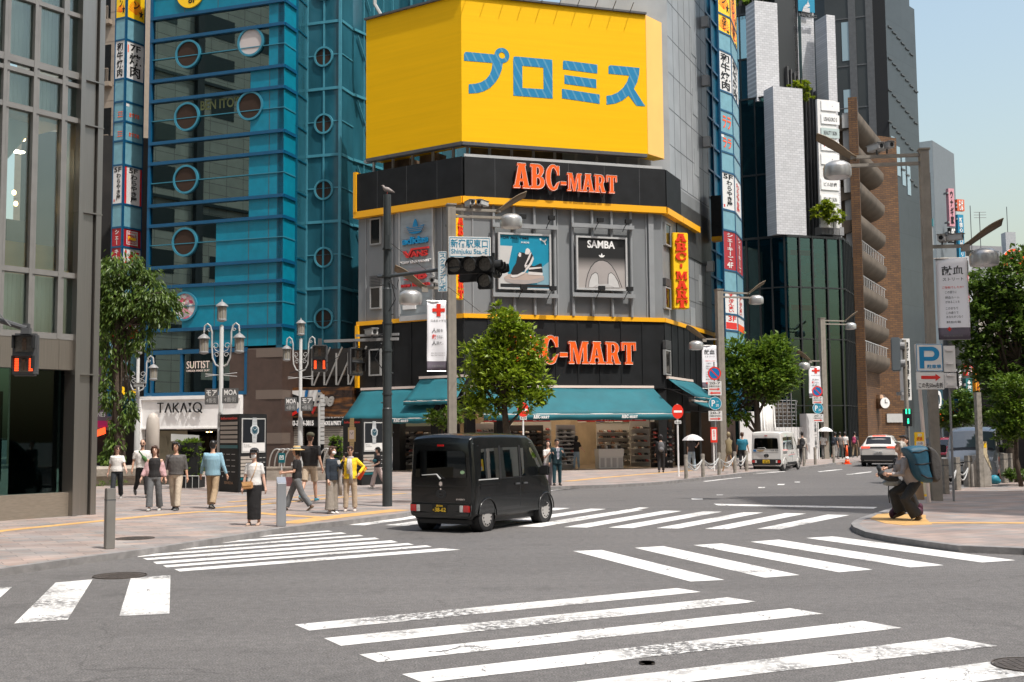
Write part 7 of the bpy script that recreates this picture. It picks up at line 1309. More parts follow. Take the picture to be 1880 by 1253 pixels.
plate('teal_notice','small teal notice on a stand left of the straw hat woman',511,832,523,850,45,0,'kioskteal',tx(('凹',.2,.8,.3,.75,'white',.02)));g=MB();g.cyl(D(517,850,45.05),V((D(517,850,45.05).x,45.05,PZ)),.03);tag(g.build('notice_stand',K['lgrey']),'thin stand carrying the small teal notice','stand')
c=foot(281,46);g=MB();g.smooth=True;g.lathe([(.26,PZ),(.26,2.35),(.235,2.62),(.15,2.80),(0,2.86)],(c.x,c.y,0),20);tag(g.build('stone_pillar',mat('stele',(.46,.41,.36),.6,var=.08)),'smooth pale stone pillar with rounded top before the white shop sign','pillar')
c=foot(586,46.5);g=MB();g.cyl(c,D(586,742,46.5),.05,n=10);[g.bx(c.x+.12,c.y,1.6+k*.17,.16,.06,.14)for k in range(12)];tag(g.build('sign_pole',K['lgrey']),'slim pale pole with a column of small plates beside the shorts man','pole')
def hedge(label,px0,px1,y0,y1,d,seed):
 c0,c1=D(px0,y0,d),D(px1,y1,d);t_=thing('green_planter',label,'planter',V(((c0.x+c1.x)/2,d,PZ)));w_=c1.x-c0.x;g=MB();zb_=c1.z
 for k in range(6):
  z=c0.z-(k+.5)*(c0.z-zb_)/6;q=crown([(V(((c0.x+c1.x)/2,d,z)),(w_/2,.4,(c0.z-zb_)/12*.75))],420,.09,seed+k,14,.7,0,.2,.25);g.add(q.v,q.f)
 g.build('foliage',LEAF['mid'],t_);g=MB();g.box(WF,c0.x+.1,c1.x-.1,d-.3,d+.3,PZ+.3,c0.z-.1);g.box(WF,c0.x,c1.x,d-.4,d+.4,PZ,zb_);g.build('box',K['offblack'],t_);g=MB()
 for k in range(5):g.cyl(V((c0.x+k*w_/4,d-.42,PZ)),V((c0.x+k*w_/4,d-.42,zb_+.05)),.012,n=5)
 g.cyl(V((c0.x,d-.42,zb_+.05)),V((c1.x,d-.42,zb_+.05)),.015,n=5);g.build('rail',K['lgrey'],t_)
hedge('tiered green hedge planter behind the man in grey shirt',325,371,808,876,40.5,60);hedge('tiered green hedge planter left of the gold watch kiosk',606,630,802,862,43.5,80)
g=MB();c=D(338,805,40.8);g.prism(upright(c,.2),[(-.45,-.1),(.5,-.1),(.5,.1),(-.45,.16)],-.3,0);tag(g.build('sign_canopy',K['lgrey']),'grey map board top showing above the hedge planter','sign')
# ------------------------------------------------------------------ trees
def tree(name,label,base,trunk,limbs,ells,n,size,leaf,seed,tr=.13,cat='tree',**k):
 t_=thing(name,label,cat,base);g=MB();g.smooth=True;m_=len(trunk);g.tube([base]+trunk,[tr*1.25]+[tr*(1-.55*i/m_)for i in range(m_)],10);r=random.Random(seed)
 for l in limbs:g.tube(l,[tr*.55*(1-.75*i/(len(l)-1))for i in range(len(l))],7)
 st_=trunk[-1]
 for c,e in ells:
  for _ in range(4):
   tgt=c+V((r.uniform(-.6,.6)*e[0],r.uniform(-.6,.6)*e[1],r.uniform(-.3,.6)*e[2]));s0=trunk[r.randrange(max(0,m_-2),m_)];md=s0+(tgt-s0)*.5+V((r.uniform(-.15,.15),r.uniform(-.15,.15),.12));g.tube([s0,md,tgt],[tr*.32,tr*.2,tr*.07],6)
 g.build('trunk',K['bark'],t_);crown(ells,n,size,seed,**k).build('crown',LEAF[leaf],t_);return t_
dT=37.5;b_=foot(930,dT);T=lambda x,y,dy=0:D(x,y,dT+dy)
tree('young_tree','young bright green street tree behind the black van',b_,[T(931,800),T(928,770),T(925,735),T(926,690)],[[T(929,785),T(948,765),T(968,742)],[T(927,765),T(905,735),T(880,700)],[T(926,740),T(940,700),T(960,650)]],
  ellpx([(925,595,26,26,0,24),(952,605,20,22,0,20),(962,648,36,34,.3,32),(905,645,34,30,0,30),(866,655,20,26,-.2,20),(930,690,46,28,0,40),(988,690,26,36,.2,24),(878,705,34,28,.3,30),(958,735,40,18,0,30),(868,752,24,20,.2,22),(905,745,24,18,0,20),(1000,722,14,16,0,12),(915,570,10,12,0,10)],dT),7600,.20,'fresh',21,.12,clump=15,spread=.36,hollow=.12)
tree('sapling','small leafy sapling beside the square lamp post',foot(808,36.5),[D(808,830,36.5),D(812,790,36.5),D(818,765,36.5)],[],ellpx([(822,768,22,18,0,20),(800,770,18,9,0,16),(790,760,10,6,0,10)],36.5),700,.15,'mid',22,.03,clump=12,spread=.35)
dT=60.0;b_=foot(1392,dT);T=lambda x,y,dy=0:D(x,y,dT+dy)
tree('street_tree','broad street tree above the parked white van',b_,[T(1391,800),T(1390,770),T(1388,735),T(1385,700)],[[T(1391,795),T(1375,765),T(1362,735)],[T(1390,765),T(1410,725),T(1430,690)],[T(1391,800),T(1372,780),T(1356,760)]],
  ellpx([(1360,650,34,30,0,30),(1415,655,40,34,0,34),(1425,630,18,18,0,16),(1390,690,58,34,0,46),(1345,695,22,40,0,22),(1440,690,30,28,.3,28),(1348,745,22,24,0,20),(1338,770,12,14,0,12),(1410,720,36,22,0,30),(1366,765,12,16,0,10)],dT),11000,.24,'mid',23,.17,clump=18,spread=.32,hollow=.15)
dT=43.0;b_=foot(222,dT);T=lambda x,y,dy=0:D(x,y,dT+dy)
tree('hanging_tree','tall tree with drooping foliage beside the glass office',b_,[T(220,800),T(216,740),T(214,680),T(216,610),T(222,560)],[[T(216,640),T(250,590),T(290,570)],[T(215,600),T(200,540),T(195,500)]],
  ellpx([(222,492,44,26,0,34),(268,512,30,20,0,24),(205,520,30,22,0,26),(280,552,44,26,-.3,32),(300,572,30,30,-.2,22),(235,560,46,30,0,36),(200,570,26,36,0,26),(200,640,18,60,0,20),(232,640,18,54,.2,18),(266,615,15,40,-.2,14),(200,720,16,36,0,16),(238,750,13,42,0,14),(213,800,16,34,0,18),(205,835,18,26,0,20),(186,555,16,50,0,20)],dT),10500,.22,'hang',24,.2,clump=16,spread=.28,droop=.75,aspect=.34,hollow=.2)
dT=39.0;b_=foot(1858,dT);T=lambda x,y,dy=0:D(x,y,dT+dy)
tree('big_street_tree','big dark leaved street tree at the right edge',b_,[T(1858,840),T(1860,790),T(1862,730),T(1868,660)],[[T(1860,780),T(1835,720),T(1800,670)],[T(1861,750),T(1890,690),T(1920,640)]],
  ellpx([(1786,545,26,34,0,26),(1778,620,24,36,0,24),(1830,520,48,46,0,40),(1880,500,44,44,.3,40),(1800,590,42,44,0,38),(1850,590,56,50,.3,46),(1900,580,50,60,.3,46),(1790,660,30,36,0,28),(1830,680,46,44,.3,40),(1890,670,46,60,.3,40),(1826,740,30,40,.2,26),(1868,745,34,50,.2,30),(1905,760,30,60,.2,28)],dT),17000,.19,'dark',25,.2,clump=22,spread=.27,aspect=.6,hollow=.2)
dT=36.0;tree('leafy_shrub','lighter green bushy young tree in front of the big tree',foot(1866,dT),[D(1866,850,dT),D(1864,790,dT),D(1862,740,dT)],[],ellpx([(1858,720,34,34,0,28),(1838,770,22,28,0,20),(1872,770,28,36,0,24),(1850,800,20,20,0,18)],dT),4200,.14,'mid',26,.06,clump=20,spread=.3,hollow=.2)
dT=62.0;tree('small_tree','smaller tree behind the grey van roof',foot(1760,dT),[D(1760,820,dT),D(1758,780,dT)],[],ellpx([(1755,755,24,20,0,20),(1738,770,22,18,0,18),(1772,740,22,24,0,18),(1765,770,28,16,0,20)],dT),4500,.2,'dark',27,.1,clump=20,spread=.3,hollow=.2)
g=crown(ellpx([(1868,872,26,8,0,20)],37),700,.12,28,14);t_=tag(g.build('ground_plants',LEAF['dark']),'low dark planting at the foot of the big tree','plants');g=crown([(LW.P(.7,.2,.5),(.6,.25,.14))],260,.07,29,12);tag(g.build('ground_plants',LEAF['mid']),'small green plants at the foot of the stone bench','plants')
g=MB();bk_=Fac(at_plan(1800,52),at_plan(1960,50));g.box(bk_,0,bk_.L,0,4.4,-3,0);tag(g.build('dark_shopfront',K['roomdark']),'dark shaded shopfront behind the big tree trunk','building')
# ------------------------------------------------------------------ the street behind the camera, seen only in reflections and as shade
mk('oppwall',(.60,.52,.42),.8,var=.06)
for lb_,x0,x1,y,h,m_ in(('beige stone office block across the street, seen in window reflections',-46,-9,-22,56,'oppwall'),('tall pale office block across the street, seen in window reflections',-8,12,-24,60,'far2'),('brown block across the street right of the camera, seen in reflections',13,34,-22,52,'far3'),('brown block along the right pavement outside the view, seen in reflections',30,50,45,24,'oppwall')):
 t_=thing('opposite_building',lb_,'building',((x0+x1)/2,y,0));g=MB();g.box(WF,x0,x1,y-(8 if y<0 else 20),y,0,h);g.build('wall',K[m_],t_);g=MB()
 for k in range(int(h/3.4)):
  n=int((x1-x0)/3)
  for j in range(n):
   if y<0:g.box(WF,x0+(j+.15)*(x1-x0)/n,x0+(j+.85)*(x1-x0)/n,y-.1,y+.05,1+k*3.4,3.0+k*3.4)
   else:g.box(WF,x0-.05,x0+.1,y-20+(j+.15)*20/n,y-20+(j+.85)*20/n,1+k*3.4,3.0+k*3.4)
 g.build('window',K['carglass'],t_)
t_=thing('opposite_building','beige tiled block behind the glass office, seen only in the blue window reflections','building',(-50,35,0));LFX=Fr((-46,0,0),(0,1,0),(0,0,1),(1,0,0));g=MB();g.box(LFX,8,62,0,46,-14,0);g.build('wall',brickmat('opp_tile',(.62,.56,.47),(.56,.50,.42),(.30,.27,.23),1.8,.9,.03,.6,.1,.0,frame=((0,1,0),(0,0,1)),var=.08),t_);g=MB()
for k in range(13):
 for j in range(9):
  if(j*5+k)%7<5:g.box(LFX,9.5+j*6,9.5+j*6+(4.2 if k%4 else 2.4),1.2+k*3.5,3.1+k*3.5,-.2,.03)
 g.box(LFX,8,62,.3+k*3.5,.55+k*3.5,0,.25)if k%3==0 else None
g.build('window',mat('opp_window',(.06,.07,.07),.3),t_);g=MB();[g.box(LFX,20+j*17,20.7+j*17,0,46,0,.5)for j in range(3)];g.build('pilaster',K['dgrey'],t_)
t_=thing('side_tower','tall tower off to the right whose shade falls across the road','building',(30,14,0));g=MB();g.box(WF,24.2,46,10.0,15.5,0,50);g.build('wall',K['far2'],t_)
# ------------------------------------------------------------------ vehicles (built along +x from the rear bumper, then turned)
def lerp(a,b,t):return a+(b-a)*t
class Body:
 def __init__(s,st):s.st=st
 def at(s,x):
  st=s.st
  for i in range(len(st)-1):
   if st[i][0]<=x<=st[i+1][0]+1e-9:
    t=(x-st[i][0])/(st[i+1][0]-st[i][0]);return[lerp(a,b,t)for a,b in zip(st[i],st[i+1])]
  return list(st[-1]if x>st[-1][0]else st[0])
 def y(s,x,z):
  _,zb,zt,wl,wb,wt,zz,r=s.at(x)
  if z<=zb+.12:return wl
  if z<=zz:return lerp(wl,wb,(z-zb-.12)/max(.01,zz-zb-.12))
  return lerp(wb,wt,min(1,(z-zz)/max(.01,zt-r-zz)))
 def zt(s,x,y=0):q=s.at(x);return q[2]+.035*(1-(y/max(.1,q[5]))**2)
 def mesh(s,n=3):
  xs=[]
  for i in range(len(s.st)-1):xs+=[lerp(s.st[i][0],s.st[i+1][0],k/n)for k in range(n)]
  xs.append(s.st[-1][0]);g=MB();g.smooth=True;rings=[]
  for x in xs:
   _,zb,zt,wl,wb,wt,zz,r=s.at(x);zz=min(zz,zt-r-.02);h=[(0,zb),(wl*.85,zb),(wl,zb+.12),(lerp(wl,wb,.5),lerp(zb+.12,zz,.5)),(wb,zz)]
   for t in(.33,.66,1):h.append((lerp(wb,wt,t),lerp(zz,zt-r,t)))
   for a in(25,50,75):h.append((wt-r+r*math.cos(rad(a)),zt-r+r*math.sin(rad(a))))
   h+=[(wt*.6,zt+.02),(wt*.3,zt+.032),(0,zt+.035)]
   rings.append([V((x,-a,b))for a,b in h]+[V((x,a,b))for a,b in h[-2:0:-1]])
  m=len(rings[0]);vs=[p for r_ in rings for p in r_]
  fs=[(i*m+j,(i+1)*m+j,(i+1)*m+(j+1)%m,i*m+(j+1)%m)for i in range(len(rings)-1)for j in range(m)]
  fs+=[tuple(range(m)),tuple((len(rings)-1)*m+j for j in range(m))[::-1]];g.add(vs,fs);return g
 def side(s,g,pts,sg,off=.006,th=.02):
  q=[V((x,sg*(s.y(x,z)+off),z))for x,z in pts];n=len(q);tri=tessellate_polygon([[V((p[0],p[1],0))for p in pts]])
  g.add(q+[p-V((0,sg*th,0))for p in q],list(tri)+[(i,(i+1)%n,n+(i+1)%n,n+i)for i in range(n)])
 def top(s,g,x0,x1,w0,w1,off=.006,n=6,m=6):
  vs=[]
  for i in range(n+1):
   x=lerp(x0,x1,i/n);w_=lerp(w0,w1,i/n)
   for j in range(m+1):y=-w_+2*w_*j/m;vs.append(V((x,y,s.zt(x,y)+off)))
  g.add(vs,[(i*(m+1)+j,i*(m+1)+j+1,(i+1)*(m+1)+j+1,(i+1)*(m+1)+j)for i in range(n)for j in range(m)])
def cut(o,cyls):
 bm=bmesh.new();bm.from_mesh(o.data);bmesh.ops.remove_doubles(bm,verts=bm.verts,dist=1e-5);bmesh.ops.recalc_face_normals(bm,faces=bm.faces);bm.to_mesh(o.data);bm.free()
 for(x,y0,y1,z,r)in cyls:
  g=MB();g.cyl((x,y0,z),(x,y1,z),r,n=28);c=g.build('cutter',[],None);bm=bmesh.new();bm.from_mesh(c.data);bmesh.ops.recalc_face_normals(bm,faces=bm.faces);bm.to_mesh(c.data);bm.free();md=o.modifiers.new('c','BOOLEAN');md.object=c;md.operation='DIFFERENCE';md.solver='EXACT'
  dg=bpy.context.evaluated_depsgraph_get();me=bpy.data.meshes.new_from_object(o.evaluated_get(dg));o.modifiers.clear();o.data=me;bpy.data.objects.remove(c)
def wheel(t_,x,y,r,w_,sg,rim,cap):
 g=MB();g.smooth=True;g.lathe([(r*.62,-w_/2),(r*.9,-w_/2),(r,-w_*.36),(r,w_*.36),(r*.9,w_/2),(r*.62,w_/2)],(x,y,r),28,ax='y');o=g.build('wheel',K['rubber'],t_,local=True,sharp=50)
 F_=Fr((x,y+sg*w_*.42,r),(1,0,0),(0,0,1),(0,sg,0));g=MB();g.smooth=True;g.lathe([(0,w_*.58*sg),(r*.2,w_*.58*sg),(r*.45,w_*.54*sg),(r*.60,w_*.56*sg),(r*.66,w_*.50*sg),(r*.60,w_*.3*sg)],(x,y,r),28,ax='y');rm=g.build('rim',rim,o,local=True,sharp=35)
 g=MB()
 for k in range(12):
  an=k*math.pi/6;g.ring(Fr((x+r*.52*math.cos(an),y+sg*w_*.455,r+r*.52*math.sin(an)),(1,0,0),(0,0,1),(0,sg,0)),0,0,0,r*.055,-.02,.022,8)
 g.build('rim_hole',K['black'],o,local=True)
def carpaint(n,c,rough=.25,met=0.0,var=.0):return mat(n,c,rough,met,coat=.8,spec=.5)
mk('taillight',(.45,.012,.012),.12,coat=.8);mk('clearlens',(.5,.5,.48),.08,coat=.8,var=.2,vscale=30);mk('trim',(.014,.014,.015),.5);mk('hubcap',(.50,.48,.46),.35,.5);mk('glasscar',(.008,.009,.0095),.03,spec=.5);mk('plateyellow',(.75,.48,.02),.4);mk('platewhite',(.6,.6,.58),.4);mk('interiorgrey',(.10,.10,.10),.7)
VGR=glass('van_privacy_glass',(.05,.055,.055),.95,gl=(.5,.55,.55));VGF=glass('van_clear_glass',(.34,.39,.38),.94,gl=(.7,.75,.75))
def kei_van(label,loc,rz,paint,dark,plate_txt,plate_mats,wh,rimm,extra=None,name='kei_van',wiper=True):
 t_=thing(name,label,'van',loc,rz);L_=3.38;H=1.885
 B=Body([(0.0,.28,1.70,.68,.69,.63,.95,.05),(.025,.26,1.80,.71,.715,.665,.95,.06),(.09,.24,1.85,.73,.7375,.68,.95,.07),(.35,.23,H-.01,.735,.7375,.69,.95,.075),(1.2,.23,H,.735,.7375,.69,.95,.075),(2.2,.23,H-.02,.735,.7375,.69,.95,.075),(2.48,.23,H-.09,.735,.7375,.665,.95,.08),(2.72,.23,H-.30,.735,.7375,.665,.95,.08),(2.98,.23,1.27,.73,.73,.665,.93,.08),(3.12,.23,1.02,.72,.715,.66,.86,.07),(3.26,.24,.93,.70,.69,.62,.75,.07),(3.345,.26,.82,.66,.64,.57,.65,.06),(3.38,.30,.70,.60,.58,.52,.55,.05)])
 o=B.mesh().build('body',paint,t_,local=True,sharp=32);ax=(.53,2.96);cut(o,[(x,s_*.5,s_*.8,.30,.335)for x in ax for s_ in(-1,1)])
 def slot(fr,pts,c0,c1):
  g=MB();g.prism(fr,pts,c0,c1);c=g.build('cutter',[],None);bm=bmesh.new();bm.from_mesh(c.data);bmesh.ops.remove_doubles(bm,verts=bm.verts,dist=1e-5);bmesh.ops.recalc_face_normals(bm,faces=bm.faces);bm.to_mesh(c.data);bm.free();md=o.modifiers.new('c','BOOLEAN');md.object=c;md.operation='DIFFERENCE';md.solver='EXACT'
  me=bpy.data.meshes.new_from_object(o.evaluated_get(bpy.context.evaluated_depsgraph_get()));o.modifiers.clear();o.data=me;bpy.data.objects.remove(c)
 XZ=Fr((0,0,0),(1,0,0),(0,0,1),(0,-1,0));slot(XZ,[(.14,.78),(.14,1.70),(2.42,1.70),(2.95,1.03),(2.95,.78)],-.615,.615)
 for pts in([(.33,1.06),(.36,1.58),(.98,1.59),(.98,1.06)],[(1.09,1.06),(1.09,1.59),(1.76,1.59),(1.76,1.06)],[(1.93,1.06),(1.93,1.57),(2.36,1.57),(2.58,1.38),(2.80,1.09),(2.80,1.06)]):slot(XZ,pts,-1,1)
 slot(Fr((0,0,0),(0,-1,0),(0,0,1),(-1,0,0)),[(-.54,1.10),(.54,1.10),(.51,1.52),(-.51,1.52)],-.4,.3);slot(XZ,[(2.56,1.85),(2.50,1.62),(2.92,1.15),(3.15,1.25)],-.54,.54)
 g=MB()
 for sx in(1.75,.95):
  for sy in(-.32,.32):g.box(WF,sx,sx+.42,sy-.22,sy+.22,.60,.95);g.box(WF,sx-.12,sx+.03,sy-.21,sy+.21,.92,1.32);g.box(WF,sx-.10,sx-.01,sy-.11,sy+.11,1.34,1.50)
 g.box(WF,2.55,2.95,-.6,.6,.72,1.02);g.build('seat',K['interiorgrey'],t_,local=True,bevel=.03);g=MB();g.smooth=True;g.tube([V((2.48-.05*math.sin(rad(a)),-.32+.17*math.cos(rad(a)),1.08+.16*math.sin(rad(a))))for a in range(0,360,30)],.015,6,closed=True);g.build('steering_wheel',K['trim'],t_,local=True)
 for p in o.data.polygons:p.use_smooth=True
 o.data.set_sharp_from_angle(angle=rad(32))
 g=MB()
 for x in ax:
  for s_ in(-1,1):g.smooth=True;g.tube([V((x,s_*.50,.30)),V((x,s_*.715,.30))],.328,24,caps=False)
  g.smooth=False;g.box(WF,x-.33,x+.33,-.5,.5,.15,.6)
 g.box(WF,.15,3.2,-.6,.6,.16,.27);g.cyl((.35,-.45,.24),(.35,.45,.24),.06,n=8);g.ell((.4,.1,.25),.1,.12,.1);g.build('underbody',K['trim'],t_,local=True)
 for x in ax:
  for s_ in(-1,1):wheel(t_,x,s_*.645,.275,.15,s_,rimm,None)
 for s_ in(-1,1):
  for pts in([(.30,1.03),(.34,1.60),(1.0,1.62),(1.0,1.03)],[(1.06,1.03),(1.06,1.62),(1.78,1.62),(1.78,1.03)],[(1.90,1.03),(1.90,1.60),(2.38,1.60),(2.62,1.40),(2.86,1.07),(2.86,1.03)]):g=MB();B.side(g,pts,s_,.004);g.build('side_window',VGF if pts[0][0]>1.8 else VGR,t_,local=True)
  g=MB()
  for x in(.20,1.84,2.90):B.side(g,[(x,.35),(x,1.0),(x+.012,1.0),(x+.012,.35)],s_,.003,.01);
  for x in(1.03,1.84):B.side(g,[(x-.02,1.0),(x-.02,1.66),(x+.05,1.66),(x+.05,1.0)],s_,.004,.01)
  B.side(g,[(.2,1.66),(.2,1.672),(2.4,1.66),(2.4,1.648)],s_,.003,.01);B.side(g,[(.2,.90),(.2,.91),(1.0,.91),(1.0,.90)],s_,.004,.01);B.side(g,[(1.03,1.005),(1.03,1.02),(2.8,1.02),(2.8,1.005)],s_,.005,.01);g.build('seam',K['trim'],t_,local=True)
  g=MB()
  for x in(1.62,1.95):g.box(WF,x,x+.17,s_*.735,s_*.765,.86,.90)
  g.build('door_handle',paint if dark!=paint else K['dgrey'],t_,local=True,bevel=.008)
  for x in ax:
   g=MB();g.smooth=True;g.tube([V((x+.345*math.cos(rad(a)),s_*(B.y(x,.45)+.008),.30+.345*math.sin(rad(a))))for a in range(0,181,15)],.014,6);g.build('arch_lip',paint,t_,local=True)
  g=MB();B.side(g,[(.05,1.70),(.05,1.715),(2.42,1.715),(2.42,1.70)],s_,.012,.03);g.build('drip_rail',K['dgrey']if dark==paint else K['lgrey'],t_,local=True)
  g=MB();g.box(WF,2.62,2.74,s_*.74,s_*.98,1.02,1.22);m_=g.build('wing_mirror',K['trim'],t_,local=True,bevel=.03)
  g=MB();B.side(g,[(.80,.30),(.80,.42),(2.66,.42),(2.66,.30)],s_,.006,.02);g.build('sill',dark,t_,local=True)
  g=MB();B.side(g,[(.26,.90),(.26,.935),(.95,.935),(.95,.90)],s_,.008);B.side(g,[(.26,.84),(.26,.875),(.93,.875),(.93,.84)],s_,.008);g.build('slide_rail',K['dgrey']if dark!=paint else paint,t_,local=True)
 Rr=Fr((0,0,0),(0,-1,0),(0,0,1),(-1,0,0))
 g=MB();g.prism(Rr,[(-.58,1.06),(.58,1.06),(.585,1.12),(.555,1.52),(.50,1.57),(-.50,1.57),(-.555,1.52),(-.585,1.12)],-.004,.012);g.build('rear_window',VGR,t_,local=True)
 g=MB();g.smooth=True;g.prism(Rr,[(-.66,.30),(.66,.30),(.70,.40),(.70,.56),(-.70,.56),(-.70,.40)],-.12,.05);g.build('rear_bumper',dark,t_,local=True,bevel=.02,sharp=40)
 g=MB();g.box(Rr,-.66,.66,.565,.575,0,.02);g.box(Rr,-.6,.6,.885,.89,0,.004);g.build('tailgate_seam',K['trim'],t_,local=True)
 for s_ in(-1,1):
  g=MB();g.box(Rr,s_*.54,s_*.68,.40,.53,.0,.066);l_=g.build('tail_light',K['taillight'],t_,local=True,bevel=.01);g=MB();g.box(Rr,s_*.46,s_*.535,.40,.53,.0,.064);g.build('reversing_lens',K['clearlens'],l_,local=True,bevel=.006)
 g=MB();g.box(Rr,-.17,.17,.385,.55,.05,.062);p_=g.build('number_plate',plate_mats[0],t_,local=True,bevel=.004);g=MB();g.text(Rr,plate_txt[0],-.07,.08,.495,.535,.063,.002,.01);g.text(Rr,plate_txt[1],-.10,.15,.40,.48,.063,.002,.015);g.text(Rr,'め',-.15,-.115,.42,.455,.063,.002,.01);g.build('lettering',plate_mats[1],p_,local=True)
 g=MB();g.box(Rr,-.07,.07,1.66,1.695,-.02,.02);g.build('brake_light',K['taillight'],t_,local=True)
 g=MB();g.ring(Rr,0,.74,.05,.085,0,.01,20,1.4);g.box(Rr,-.07,.07,.715,.765,0,.012);g.build('tailgate_handle',K['trim'],t_,local=True)
 if wiper:g=MB();g.tube([Rr.P(.02,1.03,.05),Rr.P(-.06,1.12,.06),Rr.P(-.42,1.10,.035)],[.02,.012,.008],6);g.build('rear_wiper',K['lgrey'],t_,local=True)
 g=MB();B.top(g,2.50,3.05,.56,.62,.004);g.build('windscreen',VGF,t_,local=True)
 for s_ in(-1,1):g=MB();B.side(g,[(3.14,.60),(3.12,.84),(3.28,.80),(3.33,.62)],s_,.008);g.build('headlight',K['clearlens'],t_,local=True)
 g=MB();g.box(WF,3.26,3.40,-.58,.58,.26,.52);g.build('front_bumper',dark,t_,local=True,bevel=.03)
 if extra:extra(t_,B,Rr)
 return t_
HD=rad(60.4);pr_=G(889,970);ct=V((pr_.x-math.sin(HD)*.69,pr_.y+math.cos(HD)*.69,0));loc=ct-XF(HD)*.53
def black_extra(t_,B,Rr):
 g=MB();g.prism(Rr,[(0,.985),(.045,.95),(.02,.935),(.045,.92),(0,.885),(-.045,.92),(-.02,.935),(-.045,.95)],0,.012);g.ring(Rr,0,.835,0,.018,0,.012,12);g.text(Rr,'EVERY',.36,.56,.625,.655,.012,.003,.01);g.build('badge',K['chrome'],t_,local=True)
 g=MB();g.ring(Rr,.50,1.16,0,.035,.012,.016,14,1.4);g.build('sticker',mat('stickgreen',(.3,.45,.25),.5),t_,local=True);g=MB();B.side(g,[(.2,1.0),(.2,1.02),(.95,1.02),(.95,1.0)],-1,.006);g.build('window_trim',K['lgrey'],t_,local=True)
BLK=mat('paint_black',(.004,.005,.0055),.22,spec=.5,coat=.18)
kei_van('glossy black boxy kei van crossing the intersection, seen from behind',loc*.965,HD,BLK,BLK,('横浜480','38-62'),(K['black'],K['plateyellow']),0,K['hubcap'],black_extra)
WHT=carpaint('paint_white',(.62,.61,.58),.3)
def white_extra(t_,B,Rr):
 g=MB();g.box(Rr,-.62,-.49,.93,1.02,0,.012);g.build('emblem',K['signblue'],t_,local=True);g=MB();g.prism(Rr,[(-.45,1.01),(-.1,1.01),(-.14,.95),(-.3,.92),(-.41,.95)],0,.012);g.build('sticker',mat('stickbrown',(.4,.27,.13),.5),t_,local=True);g=MB();g.text(Rr,'社協 車椅',.22,.58,.95,1.02,.012,.003);g.build('lettering',K['dgrey'],t_,local=True)
 g=MB();B.side(g,[(1.2,.72),(1.2,.75),(2.3,.80),(2.3,.77)],-1,.006);g.build('pink_stripe',mat('strpink',(.6,.25,.25),.5),t_,local=True);g=MB();B.side(g,[(1.3,.68),(1.3,.71),(1.9,.71),(1.9,.68)],-1,.006);g.build('teal_stripe',mat('strteal',(.1,.35,.36),.5),t_,local=True)
HW=rad(61);pr_=G(1440,865.5);ct=V((pr_.x-math.sin(HW)*.69,pr_.y+math.cos(HW)*.69,0));kei_van('white boxy kei van parked at the kerb under the street tree',ct-XF(HW)*.53,HW,WHT,K['trim'],('新宿480','42-40'),(K['plateyellow'],K['black']),0,K['hubcap'],white_extra)
def generic(label,name,cat,loc,rz,st,paint,ax,wr,ext):
 t_=thing(name,label,cat,loc,rz);B=Body(st);o=B.mesh().build('body',paint,t_,local=True,sharp=30);w_=max(s_[4]for s_ in st);cut(o,[(x,s_*(w_-.26),s_*(w_+.1),wr,wr+.07)for x in ax for s_ in(-1,1)])
 for p in o.data.polygons:p.use_smooth=True
 o.data.set_sharp_from_angle(angle=rad(30));g=MB();L_=st[-1][0];g.box(WF,.2,L_-.2,-w_+.25,w_-.25,.18,.5);g.build('underbody',K['trim'],t_,local=True)
 for x in ax:
  for s_ in(-1,1):wheel(t_,x,s_*(w_-.13),wr,.22,s_,K['hubcap'],None)
 ext(t_,B,Fr((0,0,0),(0,-1,0),(0,0,1),(-1,0,0)),Fr((L_,0,0),(0,1,0),(0,0,1),(1,0,0)));return t_
def suv_ext(t_,B,Rr,Ff):
 g=MB();B.top(g,.13,.58,.64,.58,.004);g.build('rear_window',K['glasscar'],t_,local=True);g=MB();B.top(g,2.95,3.75,.56,.66,.004);g.build('windscreen',K['glasscar'],t_,local=True)
 for s_ in(-1,1):
  g=MB();B.side(g,[(.9,1.05),(1.05,1.46),(1.9,1.52),(2.0,1.05)],s_,.004);B.side(g,[(2.06,1.05),(2.0,1.52),(2.75,1.48),(3.25,1.08)],s_,.004);g.build('side_window',K['glasscar'],t_,local=True)
  g=MB();g.box(Rr,s_*.42,s_*.86,.97,1.06,-.12,.02);l_=g.build('tail_light',K['redlamp']if 0 else mat('taillit',(.6,.03,.02),.3,emit=(1,.06,.03),es=1.6)if 'taillit' not in bpy.data.materials else bpy.data.materials['taillit'],t_,local=True,bevel=.02)
 g=MB();g.box(Rr,-.42,.42,.99,1.04,-.06,.016);g.build('light_bar',K['trim'],t_,local=True);g=MB();g.box(Rr,-.9,.9,.30,.66,-.2,.03);g.build('rear_bumper',K['trim'],t_,local=True,bevel=.05);g=MB();g.box(Rr,-.2,.2,.70,.81,.0,.03);p_=g.build('number_plate',K['platewhite'],t_,local=True);g=MB();g.text(Rr,'23-80',-.15,.16,.715,.77,.031,.002,.01);g.build('lettering',K['dgrey'],p_,local=True)
 g=MB();q=B.at(.66);g.box(Rr,-.32,.32,q[2]+.0,q[2]+.05,-.74,-.62);g.build('brake_light',bpy.data.materials['taillit'],t_,local=True);g=MB();g.box(WF,4.3,4.62,-.8,.8,.3,.6);g.build('front_bumper',K['trim'],t_,local=True,bevel=.04)
SUVP=carpaint('paint_pearl',(.60,.57,.53),.28)
HS=rad(67);ls_=G(1612,857.5)
